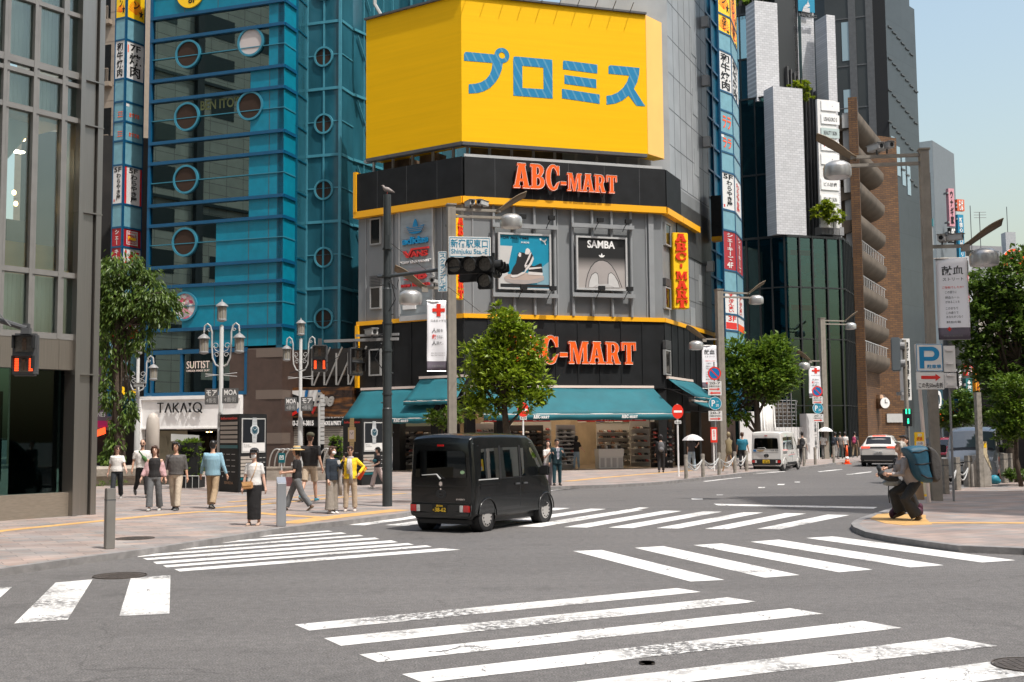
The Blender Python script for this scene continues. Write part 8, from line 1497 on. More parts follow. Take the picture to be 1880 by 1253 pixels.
generic('white sport utility car driving away past the side street','suv','car',ls_-V((-math.sin(HS),math.cos(HS),0))*.05,HS,[(0,.32,.98,.80,.84,.76,.75,.06),(.05,.30,1.08,.88,.91,.80,.85,.06),(.15,.28,1.17,.94,.95,.78,.95,.06),(.38,.26,1.40,.955,.96,.68,1.0,.08),(.66,.25,1.57,.955,.965,.62,1.0,.09),(1.6,.25,1.62,.955,.965,.63,1.0,.10),(2.6,.25,1.58,.955,.965,.62,1.0,.10),(3.1,.25,1.40,.955,.965,.64,1.0,.08),(3.7,.25,1.08,.95,.955,.80,.9,.08),(4.3,.27,.93,.93,.92,.78,.75,.08),(4.62,.30,.78,.84,.80,.66,.6,.06),(4.7,.34,.70,.76,.72,.6,.55,.05)],SUVP,(.85,3.65),.36,suv_ext)
def big_ext(t_,B,Rr,Ff):
 L_=B.st[-1][0];g=MB();B.top(g,3.92,4.40,.70,.77,.006);g.build('windscreen',mat('screen_pale',(.10,.13,.135),.05,spec=.9,coat=1.0),t_,local=True)
 for s_ in(-1,1):
  g=MB();B.side(g,[(2.9,1.12),(2.9,1.72),(3.72,1.72),(4.1,1.16)],s_,.004);B.side(g,[(.4,1.15),(.4,1.7),(2.75,1.72),(2.75,1.15)],s_,.004);g.build('side_window',K['glasscar'],t_,local=True)
  g=MB();g.box(WF,3.95,4.08,s_*.86,s_*1.08,1.08,1.36);g.build('wing_mirror',K['trim'],t_,local=True,bevel=.03)
  g=MB();g.prism(Ff,[(s_*.80,.82),(s_*.80,.60),(s_*.48,.62),(s_*.44,.76)],-.12,-.035);g.build('headlight',K['clearlens'],t_,local=True)
 g=MB();g.box(Ff,-.46,.46,.63,.69,-.1,.012);g.box(Ff,-.44,.44,.71,.77,-.1,.004);g.build('grille',K['trim'],t_,local=True);g=MB();g.box(Ff,-.48,.48,.69,.71,-.1,.02);g.box(Ff,-.5,.5,.775,.79,-.1,.01);g.ring(Ff,0,.80,.04,.06,0,.02,18,1.4);g.build('chrome_strip',K['chrome'],t_,local=True)
 g=MB();g.prism(Ff,[(-.78,.28),(.78,.28),(.80,.56),(-.80,.56)],-.2,.03);g.build('front_bumper',bpy.data.materials['paint_silver'],t_,local=True,bevel=.04);g=MB();g.box(Ff,-.5,.5,.33,.44,0,.034);g.build('air_intake',K['trim'],t_,local=True);g=MB();g.box(Ff,-.17,.17,.43,.53,.03,.045);p_=g.build('number_plate',K['platewhite'],t_,local=True);g=MB();g.text(Ff,'50-00',-.12,.12,.45,.505,.046,.002,.01);g.build('lettering',K['dgrey'],p_,local=True)
 g=MB();B.top(g,4.36,4.43,.66,.74,.02,2);g.build('wiper_cowl',K['trim'],t_,local=True);g=MB();g.box(WF,-.02,.1,-.8,.8,.3,.55);g.build('rear_bumper',K['trim'],t_,local=True)
SIL=carpaint('paint_silver',(.36,.37,.37),.35,.3)
HG=math.atan2(-.90,-.435);cg=at_plan(1777,39.8);lg=V((cg.x,cg.y,0))-XF(HG)*4.7
generic('silver grey van facing the camera behind the square bollards','passenger_van','van',lg,HG,[(0,.32,1.70,.74,.77,.70,1.0,.08),(.1,.28,1.86,.82,.84,.74,1.05,.1),(.5,.26,1.95,.835,.85,.76,1.1,.12),(2.5,.26,1.97,.84,.85,.77,1.1,.12),(3.6,.26,1.93,.84,.85,.76,1.1,.12),(3.9,.26,1.82,.84,.85,.75,1.1,.1),(4.15,.26,1.52,.84,.848,.78,1.08,.09),(4.40,.26,1.17,.835,.84,.79,1.02,.08),(4.55,.27,1.03,.82,.82,.76,.9,.08),(4.64,.28,.92,.80,.79,.72,.75,.07),(4.69,.32,.80,.75,.73,.68,.62,.06)],SIL,(.95,3.65),.33,big_ext)
def sed_ext(t_,B,Rr,Ff):
 g=MB();B.top(g,2.75,3.35,.55,.66,.005);g.build('windscreen',K['glasscar'],t_,local=True);g=MB();B.top(g,.5,1.1,.6,.55,.005);g.build('rear_window',K['glasscar'],t_,local=True)
 for s_ in(-1,1):
  g=MB();B.side(g,[(1.0,1.0),(1.25,1.36),(2.6,1.38),(3.0,1.0)],s_,.004);g.build('side_window',K['glasscar'],t_,local=True);g=MB();g.prism(Ff,[(s_*.76,.72),(s_*.74,.58),(s_*.45,.60),(s_*.5,.70)],-.2,-.02);g.build('headlight',K['clearlens'],t_,local=True);g=MB();g.box(WF,2.9,3.0,s_*.84,s_*1.0,.95,1.08);g.build('wing_mirror',K['trim'],t_,local=True,bevel=.02)
 g=MB();g.box(Ff,-.42,.42,.36,.62,-.2,.01);g.build('grille',K['trim'],t_,local=True);g=MB();g.box(Ff,-.17,.17,.42,.50,0,.03);g.build('number_plate',K['platewhite'],t_,local=True)
SED=[(0,.3,.82,.74,.76,.66,.65,.06),(.12,.26,.95,.80,.82,.68,.8,.07),(.5,.24,1.03,.84,.85,.64,.85,.07),(1.1,.23,1.42,.845,.855,.58,.88,.08),(1.8,.23,1.47,.845,.855,.58,.88,.09),(2.6,.23,1.43,.845,.855,.58,.88,.09),(3.3,.23,1.02,.845,.85,.70,.85,.07),(4.0,.25,.86,.82,.82,.70,.7,.07),(4.3,.30,.68,.72,.70,.6,.55,.05)]
c=at_plan(1727,58);generic('dark red car facing the camera left of the grey van','car','car',V((c.x,c.y,0))-XF(HG)*4.3,HG,SED,carpaint('paint_red',(.22,.015,.03),.25),(.8,3.45),.31,sed_ext)
c=at_plan(1708,66);generic('dark car hidden behind the big lamp post','car','car',V((c.x,c.y,0))-XF(HG)*4.3,HG,SED,carpaint('paint_dark',(.015,.02,.022),.25),(.8,3.45),.31,sed_ext)
# ------------------------------------------------------------------ people
def fuse(g,name,m_,parent,voxel,extra=None,smooth=4):
 me=bpy.data.meshes.new('tmp');me.from_pydata([tuple(v)for v in g.v],[],g.f);o=bpy.data.objects.new('tmp',me);C.objects.link(o)
 bm=bmesh.new();bm.from_mesh(me);bmesh.ops.recalc_face_normals(bm,faces=bm.faces);bm.to_mesh(me);bm.free()
 md=o.modifiers.new('r','REMESH');md.mode='VOXEL';md.voxel_size=voxel;md.use_smooth_shade=True;s_=o.modifiers.new('s','SMOOTH');s_.factor=.5;s_.iterations=smooth
 me2=bpy.data.meshes.new_from_object(o.evaluated_get(bpy.context.evaluated_depsgraph_get()));bpy.data.objects.remove(o);bpy.data.meshes.remove(me)
 if extra and extra.f:
  bm=bmesh.new();bm.from_mesh(me2);tm=bpy.data.meshes.new('t2');tm.from_pydata([tuple(v)for v in extra.v],[],extra.f);bm.from_mesh(tm);bm.to_mesh(me2);bm.free();bpy.data.meshes.remove(tm)
 me2.name=name;me2.materials.clear();me2.materials.append(m_)
 for p in me2.polygons:p.use_smooth=True
 ob=bpy.data.objects.new(name,me2);C.objects.link(ob);ob.parent=parent;return ob
_cm={}
def cloth(c,var=.10,stretch=None):
 if isinstance(c,str)and c in K:return K[c]
 k=str(c)
 if k not in _cm:_cm[k]=mat('cloth_%d'%len(_cm),c,.85,var=var,vscale=9,bump=1.0,bscale=9,stretch=stretch)
 return _cm[k]
def rot(v,ax,a):return M.Rotation(rad(a),3,ax)@v
def person(label,loc,H,face,top,bottom,shoes=(.05,.05,.05),hair='short',hairc='hair',skin='skin',sleeve='short',legs=((6,4),(-6,6)),arms=((0,8,12),(0,8,12)),lean=0.0,fem=False,bot='trousers',long_top=.0,head=0.0,mask=False,glasses=False,opts=None,vox=.013,hands=None,wide=1.0,nod=0.0):
 opts=opts or{};t_=thing('person',label,'person',loc,face);k=H/1.70;sw=(.150 if fem else.172)*wide;hw=.088
 ln=rad(lean);tilt=lambda p:V((p[0],p[1]*math.cos(ln)-(p[2]-.9)*math.sin(ln),.9+(p[2]-.9)*math.cos(ln)+p[1]*math.sin(ln)))
 hip=[V((-hw,0,.88)),V((hw,0,.88))];knee,ank=[],[]
 for i in(0,1):
  f,b=legs[i][0],legs[i][1];sp=legs[i][2]if len(legs[i])>2 else 1.5;s_=(-1,1)[i]
  d=V((s_*math.sin(rad(sp)),-math.sin(rad(f)),-math.cos(rad(f))));kn=hip[i]+d*.41;d2=V((s_*math.sin(rad(sp))*.6,-math.sin(rad(f-b)),-math.cos(rad(f-b))));knee.append(kn);ank.append(kn+d2*.40)
 lowest=min(a.z for a in ank);dz=.075-lowest
 sh=[tilt((-sw,0,1.362)),tilt((sw,0,1.362))];elb,wri=[],[]
 for i in(0,1):
  a=arms[i];s_=(-1,1)[i];f,o_,b=a[0],a[1],a[2];inw=a[3]if len(a)>3 else 0
  d=V((s_*math.sin(rad(o_)),-math.sin(rad(f))*math.cos(rad(o_)),-math.cos(rad(f))*math.cos(rad(o_))));e=sh[i]+d*.285
  oo=o_-inw;d2=V((s_*math.sin(rad(oo)),-math.sin(rad(f+b))*math.cos(rad(oo)),-math.cos(rad(f+b))*math.cos(rad(oo))));elb.append(e);wri.append(e+d2*.245)
 P=lambda p:(V(p)+V((0,0,dz)))*k
 Tl=lambda p:P(tilt(p));nk=tilt((0,.01,1.44));hc=nk+rot(V((0,-.035,.165)),'X',lean*.6-nod);HR=M.Rotation(rad(head),3,'Z')@M.Rotation(rad(lean*.5-nod),3,'X');hp=lambda v:P(hc+HR@V(v));m_=lambda r:r*k
 g=MB();tw,td=(.145,.10)if fem else(.165,.115);tw*=wide;td*=wide**.5
 g.tube([Tl((0,.0,z))for z in(.84,.95,1.08,1.25,1.36,1.42)],[(m_(a),m_(b))for a,b in((.15,.11),(.155,.112),(tw*.86,td*.92),(tw*1.02,td*1.04),(tw*.95,td*.85),(.07,.06))],14);g.tube([Tl((0,.012,1.36)),Tl((0,.008,1.44)),hp((0,.03,-.06))],[m_(.07),m_(.052),m_(.05)],12)
 g.ell(hp((0,.012,.02)),m_(.074),m_(.092),m_(.105),16,12,HR);g.ell(hp((0,-.025,-.045)),m_(.056),m_(.062),m_(.066),14,10,HR);g.tube([hp((0,-.078,.035)),hp((0,-.102,-.012)),hp((0,-.082,-.022))],[m_(.010),m_(.017),m_(.012)],8)
 for s_ in(-1,1):g.ell(hp((s_*.076,.012,-.0)),m_(.012),m_(.022),m_(.032),8,6,HR)
 ex=MB();ex.smooth=True
 for i in(0,1):
  g.tube([P(sh[i]),P(sh[i]*.45+elb[i]*.55),P(elb[i]),P(elb[i]*.7+wri[i]*.3),P(wri[i])],[m_(.050),m_(.044),m_(.036),m_(.037),m_(.026)],10);d=(wri[i]-elb[i]).normalized();s_=(-1,1)[i]
  if hands and hands[i]:d=V(hands[i]).normalized()
  out=V((s_,0,0));sd=d.cross(V((s_,0,0))if abs(d.x)<.8 else V((0,0,1))).normalized();pn=sd.cross(d).normalized()
  pc=wri[i]+d*.05;g.tube([P(wri[i]-d*.01),P(wri[i]+d*.03),P(wri[i]+d*.085)],[m_(.026),(m_(.030),m_(.030)),(m_(.034),m_(.026))],10)
  if pn.x*s_>0:pn=-pn
  for q,(off,ln_)in enumerate(((-.030,.062),(-.010,.076),(.010,.070),(.029,.055))):
   b0=wri[i]+d*.075+sd*off;b1=b0+d*ln_*.5+pn*.010;b2=b1+(d*.7+pn*.55).normalized()*ln_*.5;ex.tube([P(b0),P(b1),P(b2)],[m_(.0095),m_(.0088),m_(.007)],6)
  fw=sd if sd.y<0 else-sd;t0=wri[i]+d*.03+fw*.024;t1=t0+(d*.7+fw*.7).normalized()*.035;ex.tube([P(t0),P(t1),P(t1+d*.03)],[m_(.012),m_(.0105),m_(.008)],6)
  g.tube([P(hip[i]),P(hip[i]*.5+knee[i]*.5),P(knee[i]),P(knee[i]*.65+ank[i]*.35),P(ank[i])],[m_(.083),m_(.070),m_(.050),m_(.052),m_(.034)],10)
 fuse(g,'body',K[skin],t_,vox*k,ex,3)
 g=MB()
 for s_ in(-1,1):g.ell(hp((s_*.031,-.079,.022)),m_(.012),m_(.008),m_(.007),8,6,HR)
 g.build('eyes',K['black'],t_,local=True);g=MB();g.ell(hp((0,-.084,-.052)),m_(.022),m_(.007),m_(.007),8,6,HR);g.build('mouth',mat('lip',(.35,.12,.10),.5)if 'lip' not in bpy.data.materials else bpy.data.materials['lip'],t_,local=True)
 if mask:g=MB();g.smooth=True;g.ell(hp((0,-.048,-.040)),m_(.060),m_(.056),m_(.054),14,10,HR);g.build('face_mask',K['white'],t_,local=True)
 if glasses:
  g=MB()
  for s_ in(-1,1):g.ell(hp((s_*.033,-.088,.020)),m_(.028),m_(.010),m_(.021),10,6,HR);g.cyl(hp((s_*.062,-.08,.025)),hp((s_*.076,.01,.02)),m_(.004),n=5)
  g.build('sunglasses',K['black'],t_,local=True)
 g=MB();g.smooth=True
 if hair=='bald':g.ell(hp((0,.03,.05)),m_(.074),m_(.080),m_(.080),14,10,HR)
 else:
  g.ell(hp((0,.030,.042)),m_(.084),m_(.094),m_(.094),16,11,HR);g.ell(hp((0,.050,.0)),m_(.080),m_(.072),m_(.090),14,10,HR)
  for s_ in(-1,0,1):g.ell(hp((s_*.045,-.058,.092)),m_(.040),m_(.036),m_(.026),10,7,HR)
  if hair in('bob','long','tied'):
   for s_ in(-1,1):g.tube([hp((s_*.062,-.02,.07)),hp((s_*.088,.005,.0)),hp((s_*.085,.01,-.09))],[m_(.03),m_(.032),m_(.022)],8)
   g.tube([hp((0,.06,.03)),hp((0,.085,-.05)),hp((0,.075,-.12))],[(m_(.075),m_(.04)),(m_(.08),m_(.035)),(m_(.06),m_(.02))],10)
  if hair=='long':g.tube([hp((0,.075,-.06)),hp((0,.095,-.18)),hp((0,.09,-.33))],[(m_(.085),m_(.04)),(m_(.09),m_(.035)),(m_(.05),m_(.018))],10)
  if hair=='tied':g.ell(hp((0,.115,.03)),m_(.04),m_(.045),m_(.05))
 g.build('hair',K[hairc],t_,local=True)
 if 'cap' in opts:
  g=MB();g.smooth=True;g.lathe([(.101,0),(.102,.035),(.088,.075),(.05,.1),(0,.108)],(0,0,0),18);v=[hp((p[0],p[1]+.018,p[2]+.045))for p in g.v];g.v=[tuple(p)for p in v]
  q=[hp((x,y,z))for x,y,z in((-.075,-.065,.052),(-.06,-.13,.045),(0,-.155,.042),(.06,-.13,.045),(.075,-.065,.052),(.0,-.07,.06))];dn=[p-V((0,0,.008))for p in q];g.add(q+dn,[(0,1,2,3,4,5),(11,10,9,8,7,6)]+[(i,(i+1)%6,6+(i+1)%6,6+i)for i in range(6)]);g.build('cap',cloth(opts['cap']),t_,local=True)
 if 'hat' in opts:
  g=MB();g.smooth=True;g.lathe([(.21,-.012),(.212,.0),(.12,.022),(.105,.03),(.100,.085),(.085,.105),(0,.11)],(0,0,0),22);g.v=[tuple(hp((p[0],p[1]+.015,p[2]+.055)))for p in g.v];h_=g.build('straw_hat',cloth(opts['hat']),t_,local=True);g=MB();g.smooth=True;g.lathe([(.109,.03),(.106,.062)],(0,0,0),22);g.v=[tuple(hp((p[0],p[1]+.015,p[2]+.055)))for p in g.v];g.build('hat_band',cloth((.12,.25,.30)),h_,local=True)
 g=MB();lo=.90-long_top;ease=opts.get('ease',.018);s0=lean
 zs=[(lo,.158+ease,.118+ease),(.98,.150+ease,.114+ease),(1.08,tw*.92+ease,td*.98+ease),(1.25,tw*1.05+ease,td*1.08+ease),(1.35,tw*1.0+ease,td*.92+ease),(1.405,.095,.078)]
 g.tube([Tl((0,0,z))for z,_,_ in zs],[(m_(a),m_(b))for _,a,b in zs],16)
 for i in(0,1):
  if sleeve=='none':g.tube([Tl(((-1,1)[i]*.085,0,1.40)),Tl(((-1,1)[i]*.10,-.02,1.30))],[m_(.03),m_(.04)],8);continue
  e=elb[i];w2=wri[i];r0=.059+(ease-.018)*.6
  if sleeve=='short':pts=[Tl(((-1,1)[i]*.06,0,1.365)),P(sh[i]),P(sh[i]*.25+e*.75)];rr=[.055,r0,r0-.004]
  elif sleeve=='half':pts=[Tl(((-1,1)[i]*.06,0,1.365)),P(sh[i]),P(e),P(e*.75+w2*.25)];rr=[.055,r0,.054,.05]
  else:pts=[Tl(((-1,1)[i]*.06,0,1.365)),P(sh[i]),P(sh[i]*.5+e*.5),P(e),P(e*.4+w2*.6),P(e*.08+w2*.92)];rr=[.055,r0,.056,.051,.044,.038]
  g.tube(pts,[m_(a)for a in rr],10)
 fuse(g,'top',cloth(top),t_,vox*k,None,3)
 bm_=cloth(bottom);g=MB();wq=opts.get('flare',0.0)
 if bot=='skirt':
  ce=(ank[0]+ank[1])/2;g.tube([P((0,0,.99)),P((0,0,.88)),P((ce.x*.5,(knee[0].y+knee[1].y)/2,.50)),P((ce.x,ce.y,.13))],[(m_(.15),m_(.115)),(m_(.18),m_(.135)),(m_(.16),m_(.135)),(m_(.155+wq),m_(.135+wq))],18)
 else:
  g.tube([Tl((0,0,1.0)),P((0,0,.92)),P((0,.0,.83))],[(m_(.150),m_(.115)),(m_(.168),m_(.130)),(m_(.155),m_(.12))],16)
  for i in(0,1):
   kn,an,hi=knee[i],ank[i],hip[i]
   if bot=='shorts':g.tube([P(hi),P(hi*.5+kn*.5),P(kn*.92+hi*.08)],[m_(.098),m_(.094),m_(.09)],12)
   else:a_=.058 if bot=='slim' else.066;g.tube([P(hi),P(hi*.5+kn*.5),P(kn),P(kn*.5+an*.5),P(an*.94+kn*.06)+V((0,0,-.0))],[m_(.096),m_(.086+wq*.3),m_(a_+.006+wq*.6),m_(a_+wq),m_(a_-.004+wq*1.4)],12)
 fuse(g,'skirt' if bot=='skirt' else 'shorts' if bot=='shorts' else 'trousers',bm_,t_,vox*k,None,3)
 for i in(0,1):
  an=ank[i];dn=(an-knee[i]).normalized();pitch=math.atan2(dn.y,-dn.z)*.8;q=lambda y,z:P(an+V((0,y*math.cos(pitch)-z*math.sin(pitch),y*math.sin(pitch)+z*math.cos(pitch))))
  g=MB();g.smooth=True;g.tube([q(.062,-.04),q(.03,-.036),q(-.05,-.042),q(-.13,-.05),q(-.185,-.056)],[(m_(.028),m_(.026)),(m_(.038),m_(.040)),(m_(.041),m_(.034)),(m_(.045),m_(.026)),(m_(.022),m_(.014))],10);g.tube([q(.0,.0),q(.0,-.04)],[m_(.040),m_(.042)],10);so_=g.build('shoe',cloth(shoes),t_,local=True)
  g=MB();g.smooth=True;g.tube([q(.07,-.066),q(-.05,-.068),q(-.195,-.068)],[(m_(.034),m_(.008)),(m_(.046),m_(.009)),(m_(.03),m_(.008))],10);g.build('sole',cloth(opts.get('sole',(.3,.29,.27))),so_,local=True)
 return t_,dict(P=P,T=Tl,hp=hp,sh=sh,elb=elb,wri=wri,hip=hip,knee=knee,ank=ank,m=m_,k=k)
def at_px(px,py,z=PZ):return G(px,py,z)
def Hpx(py_head,p,px):return D(px,py_head,p.y).z-p.z
def strap(t_,name,pts,r,m_):g=MB();g.smooth=True;g.tube(pts,r,6);return g.build(name,cloth(m_),t_,local=True)
WH,BK,DG=(.62,.60,.575),(.014,.013,.014),(.085,.08,.078)
p=at_px(214,916);person('woman in white tee shirt, sunglasses and dark trousers, leftmost walker',p,Hpx(818,p,216),.25,WH,(.018,.022,.027),(.35,.33,.31),'long','hairbrown','skinlight','short',((22,8),(-14,18)),((-16,14,14),(22,16,22)),fem=True,glasses=True,opts={'ease':.035,'flare':.012},head=25)
p=at_px(260,914);t_,j=person('bearded man in white tee with a green crossbody bag and sunglasses',p,Hpx(808,p,258),.5,WH,BK,(.2,.19,.18),'bald','hair','skin','short',((-18,38),(16,4)),((-10,10,20),(-4,10,25)),glasses=True,wide=1.1,opts={'ease':.03},head=-20)
g=MB();g.smooth=True;g.ell(j['hp']((0,-.045,-.06)),j['m'](.052),j['m'](.05),j['m'](.045));g.build('beard',K['hairbrown'],t_,local=True);strap(t_,'bag_strap',[j['T']((-.12,-.10,1.40)),j['T']((-.02,-.165,1.25)),j['T']((.10,-.16,1.10))],.018,(.03,.10,.03));g=MB();g.smooth=True;g.tube([j['T']((-.03,-.19,1.24)),j['T']((.03,-.20,1.17)),j['T']((.10,-.18,1.07))],[.04,.06,.045],10);g.build('crossbody_bag',cloth((.06,.15,.04)),t_,local=True)
p=at_px(283,938);t_,j=person('woman in black camisole with an open pink shirt and grey trousers',p,Hpx(820,p,283),.1,BK,(.12,.125,.13),(.4,.39,.37),'long','hairbrown','skinlight','none',((14,10),(-8,10)),((-6,20,26),(-8,14,16)),fem=True,opts={'flare':.022})
g=MB();pk=(.52,.33,.34)
for i,s_ in((0,-1),(1,1)):g.tube([j['T']((s_*.15,.03,1.33)),j['P'](j['sh'][i]*.5+j['elb'][i]*.5),j['P'](j['elb'][i]),j['P'](j['elb'][i]*.2+j['wri'][i]*.8)],[j['m'](.06),j['m'](.066),j['m'](.062),j['m'](.056)],10);g.tube([j['T']((s_*.15,.02,1.30)),j['T']((s_*.17,-.02,1.05)),j['T']((s_*.18,0,.92))],[j['m'](.05),(j['m'](.06),j['m'](.05)),(j['m'](.055),j['m'](.03))],10)
g.tube([j['T']((0,.10,1.32)),j['T']((0,.12,1.1)),j['T']((0,.13,.92))],[(j['m'](.15),j['m'](.03)),(j['m'](.17),j['m'](.035)),(j['m'](.18),j['m'](.025))],12);fuse(g,'open_shirt',cloth(pk),t_,.015)
p=at_px(322,937);t_,j=person('man in dark grey tee and beige trousers walking with a black strap',p,Hpx(813,p,322),-.05,DG,(.46,.39,.31),(.03,.03,.03),'bob','hair','skin','half',((-10,8),(14,4)),((8,12,10),(-8,10,12)),wide=1.12,opts={'ease':.04,'flare':.012,'sole':(.5,.5,.48)});strap(t_,'bag_strap',[j['T']((-.10,-.09,1.41)),j['T']((-.16,-.14,1.25)),j['T']((-.19,-.05,1.08))],.016,BK)
g=MB();[g.ring(Fr(j['hp']((s_*.033,-.092,.02)),(1,0,0),(0,0,1),(0,-1,0)),0,0,.022,.026,-.003,.003,14)for s_ in(-1,1)];g.build('glasses',K['black'],t_,local=True)
p=at_px(390,934)
K['blueshirt']=mat('blueshirt',(.22,.38,.47),.8,var=.12,vscale=24,bump=.4,bscale=16,stretch=(3,1,.3))
person('man from behind in light blue shirt and khaki trousers by the kiosk',p,Hpx(811,p,390),3.0,'blueshirt',(.33,.24,.15),(.02,.02,.02),'short','hair','skin','long',((-12,16),(10,4)),((-4,18,14),(2,17,16)),wide=1.15,long_top=.06,opts={'ease':.045,'flare':.014})
p=at_px(466,965);t_,j=person('woman in black cap, face mask, white tee and long black skirt standing at the kerb',p,Hpx(827,p,467),-.05,WH,(.012,.011,.012),(.40,.27,.2),'bob','hair','skinlight','short',((2,2),(-2,2)),((-2,12,8),(-2,12,8)),fem=True,bot='skirt',mask=True,opts={'cap':(.03,.03,.033)})
strap(t_,'bag_strap',[j['T']((.09,-.09,1.41)),j['T']((.04,-.14,1.2)),j['T']((-.06,-.155,.97))],.008,(.5,.3,.15));g=MB();c=j['T']((-.10,-.17,.90));f_=Fr(c,(1,0,.08),(-.08,0,1),(0,-1,0));g.box(f_,-.11,.10,-.07,.08,-.04,.04);bg_=g.build('shoulder_bag',cloth((.50,.26,.10)),t_,local=True,bevel=.02);g=MB();g.prism(f_,[(-.11,.08),(.10,.08),(.08,.0),(-.09,.0)],.04,.05);g.build('flap',cloth((.55,.31,.13)),bg_,local=True)
p=at_px(545,938);t_,j=person('woman in straw hat and black tee walking left with a pink bag',p,Hpx(820,p,540),-1.45,BK,(.13,.135,.14),(.12,.07,.04),'bob','hair','skin','short',((24,6),(-20,16)),((22,8,62),(14,8,70)),fem=True,opts={'hat':(.50,.33,.15),'flare':.016})
g=MB();c=j['P'](j['elb'][0]*.5+j['wri'][0]*.5)+V((0,0,-.2));g.box(Fr(c,(0,1,0),(0,0,1),(1,0,0)),-.14,.12,-.16,.06,-.05,.05);g.tube([c+V((0,-.1,.06)),c+V((0,-.05,.2)),c+V((0,.04,.2)),c+V((0,.09,.06))],.009,6);g.build('handbag',cloth((.50,.24,.26)),t_,local=True,bevel=.012);g=MB();f_=Fr(j['T']((0,-.145,1.26)),(1,0,0),(0,0,1),(0,-1,0));g.ring(f_,0,0,0,.06,-.03,.006,12);g.build('shirt_print',cloth((.4,.4,.4)),t_,local=True)
p=at_px(569,921);person('tall man from behind in black tee, beige shorts and olive cap',p,Hpx(797,p,567),2.95,BK,(.42,.33,.24),(.03,.20,.28),'short','hairbrown','skin','short',((12,4),(-20,14)),((-8,12,20),(-16,14,24)),bot='shorts',wide=1.2,opts={'cap':(.07,.065,.04),'ease':.035})
p=at_px(609,943);t_,j=person('older woman in navy cardigan and mask raising a hand to her face',p,Hpx(822,p,611),.95,(.012,.02,.032),(.25,.225,.195),(.62,.6,.58),'bob','hairbrown','skinlight','long',((3,2),(-2,2)),((4,10,18),(46,-4,100,8)),fem=True,bot='trousers',mask=True,opts={'flare':.05,'ease':.03},long_top=.05);strap(t_,'shawl',[j['T']((.12,-.09,1.36)),j['T']((.16,-.14,1.1)),j['T']((.18,-.12,.8)),j['P']((.19,-.12,.45))],.05,(.33,.31,.29))
p=at_px(643,939);t_,j=person('older woman in yellow jacket with hands on hips and a pale scarf',p,Hpx(822,p,645),.05,(.80,.55,.02),(.42,.33,.24),(.55,.45,.4),'short','hairbrown','skin','long',((2,2,3),(-2,2,3)),((-18,46,54,74),(-18,46,54,74)),fem=True,glasses=True,opts={'ease':.032,'flare':.006},long_top=.04)
g=MB();g.smooth=True;g.lathe([(.075,0),(.088,.025),(.07,.06)],tuple(j['T']((0,.0,1.39))),14);g.tube([j['T']((.0,-.10,1.40)),j['T']((.01,-.16,1.25)),j['T']((.03,-.16,1.0)),j['P']((.03,-.16,.74))],[(.04,.02),(.045,.02),(.04,.018),(.045,.015)],8);g.tube([j['T']((-.03,-.10,1.40)),j['T']((-.04,-.16,1.2)),j['T']((-.04,-.16,1.0))],[(.04,.02),(.04,.02),(.035,.015)],8);g.build('scarf',cloth((.42,.39,.37)),t_,local=True);g=MB();g.box(Fr(j['T']((.30,.13,1.02)),(.86,0,-.5),(.5,0,.86),(0,-1,0)),-.07,.06,-.18,.16,-.02,.02);g.build('red_folder',cloth((.55,.06,.02)),t_,local=True,bevel=.01);g=MB();g.box(Fr(j['T']((.30,.13,1.02)),(.86,0,-.5),(.5,0,.86),(0,-1,0)),-.065,.055,.05,.13,.02,.025);g.build('folder_band',cloth((.7,.45,.05)),t_,local=True)
p=at_px(694,897);t_,j=person('woman in black cap and pale trousers walking behind the dark pole',p,Hpx(822,p,694),-1.0,(.03,.03,.035),(.50,.40,.38),(.6,.58,.55),'tied','hair','skinlight','short',((20,8),(-18,16)),((30,10,80),(10,8,60)),fem=True,opts={'cap':(.02,.02,.02),'flare':.03},vox=.016);g=MB();g.ell(j['T']((.02,-.16,1.18)),.11,.07,.06);g.build('waist_bag',cloth((.02,.12,.15)),t_,local=True)
p=at_px(1007,897,0);person('woman in white tee and lilac trousers looking at her phone beside the suited man',p,Hpx(811,p,1005),.3,WH,(.36,.32,.35),(.6,.58,.56),'long','hair','skinlight','short',((6,6),(-8,8)),((24,4,100,20),(24,4,100,20)),fem=True,opts={'flare':.01},nod=18,vox=.016)
p=at_px(1023,892);t_,j=person('man in dark teal suit adjusting his jacket on the shop pavement',p,Hpx(808,p,1022),.25,(.010,.035,.045),(.010,.045,.06),(.02,.015,.012),'short','hair','skin','long',((5,2,4),(-5,3,4)),((-4,12,14),(14,16,112,40)),wide=1.08,opts={'ease':.035},long_top=.1,vox=.016);g=MB();f_=Fr(j['T']((0,-.155,1.22)),(1,0,0),(0,.05,1),(0,-1,0));g.prism(f_,[(-.06,.17),(.06,.17),(.045,0),(.03,-.22),(-.03,-.22),(-.045,0)],-.05,.0);s_=g.build('shirt',cloth((.5,.5,.55)),t_,local=True);g=MB();g.prism(f_,[(-.02,.15),(.02,.15),(.03,-.12),(0,-.17),(-.03,-.12)],0,.008);g.build('tie',cloth((.2,.2,.25)),s_,local=True)
p=F2.P(F2.uv(1063,860,.1)[0],PZ,-.25);person('woman from behind in black top and pale jeans entering the shoe shop',p,1.62,2.8,BK,(.24,.32,.38),(.45,.44,.42),'long','hair','skinlight','short',((4,3),(-4,3)),((10,22,40),(6,8,14)),fem=True,vox=.018)
p=at_px(1214,868);t_,j=person('person in black with a grey backpack facing the dark shoe rack',p,1.66,3.1,BK,BK,(.02,.02,.02),'bob','hair','skin','long',((8,4),(-8,6)),((6,8,14),(6,8,14)),opts={'ease':.03},vox=.018)
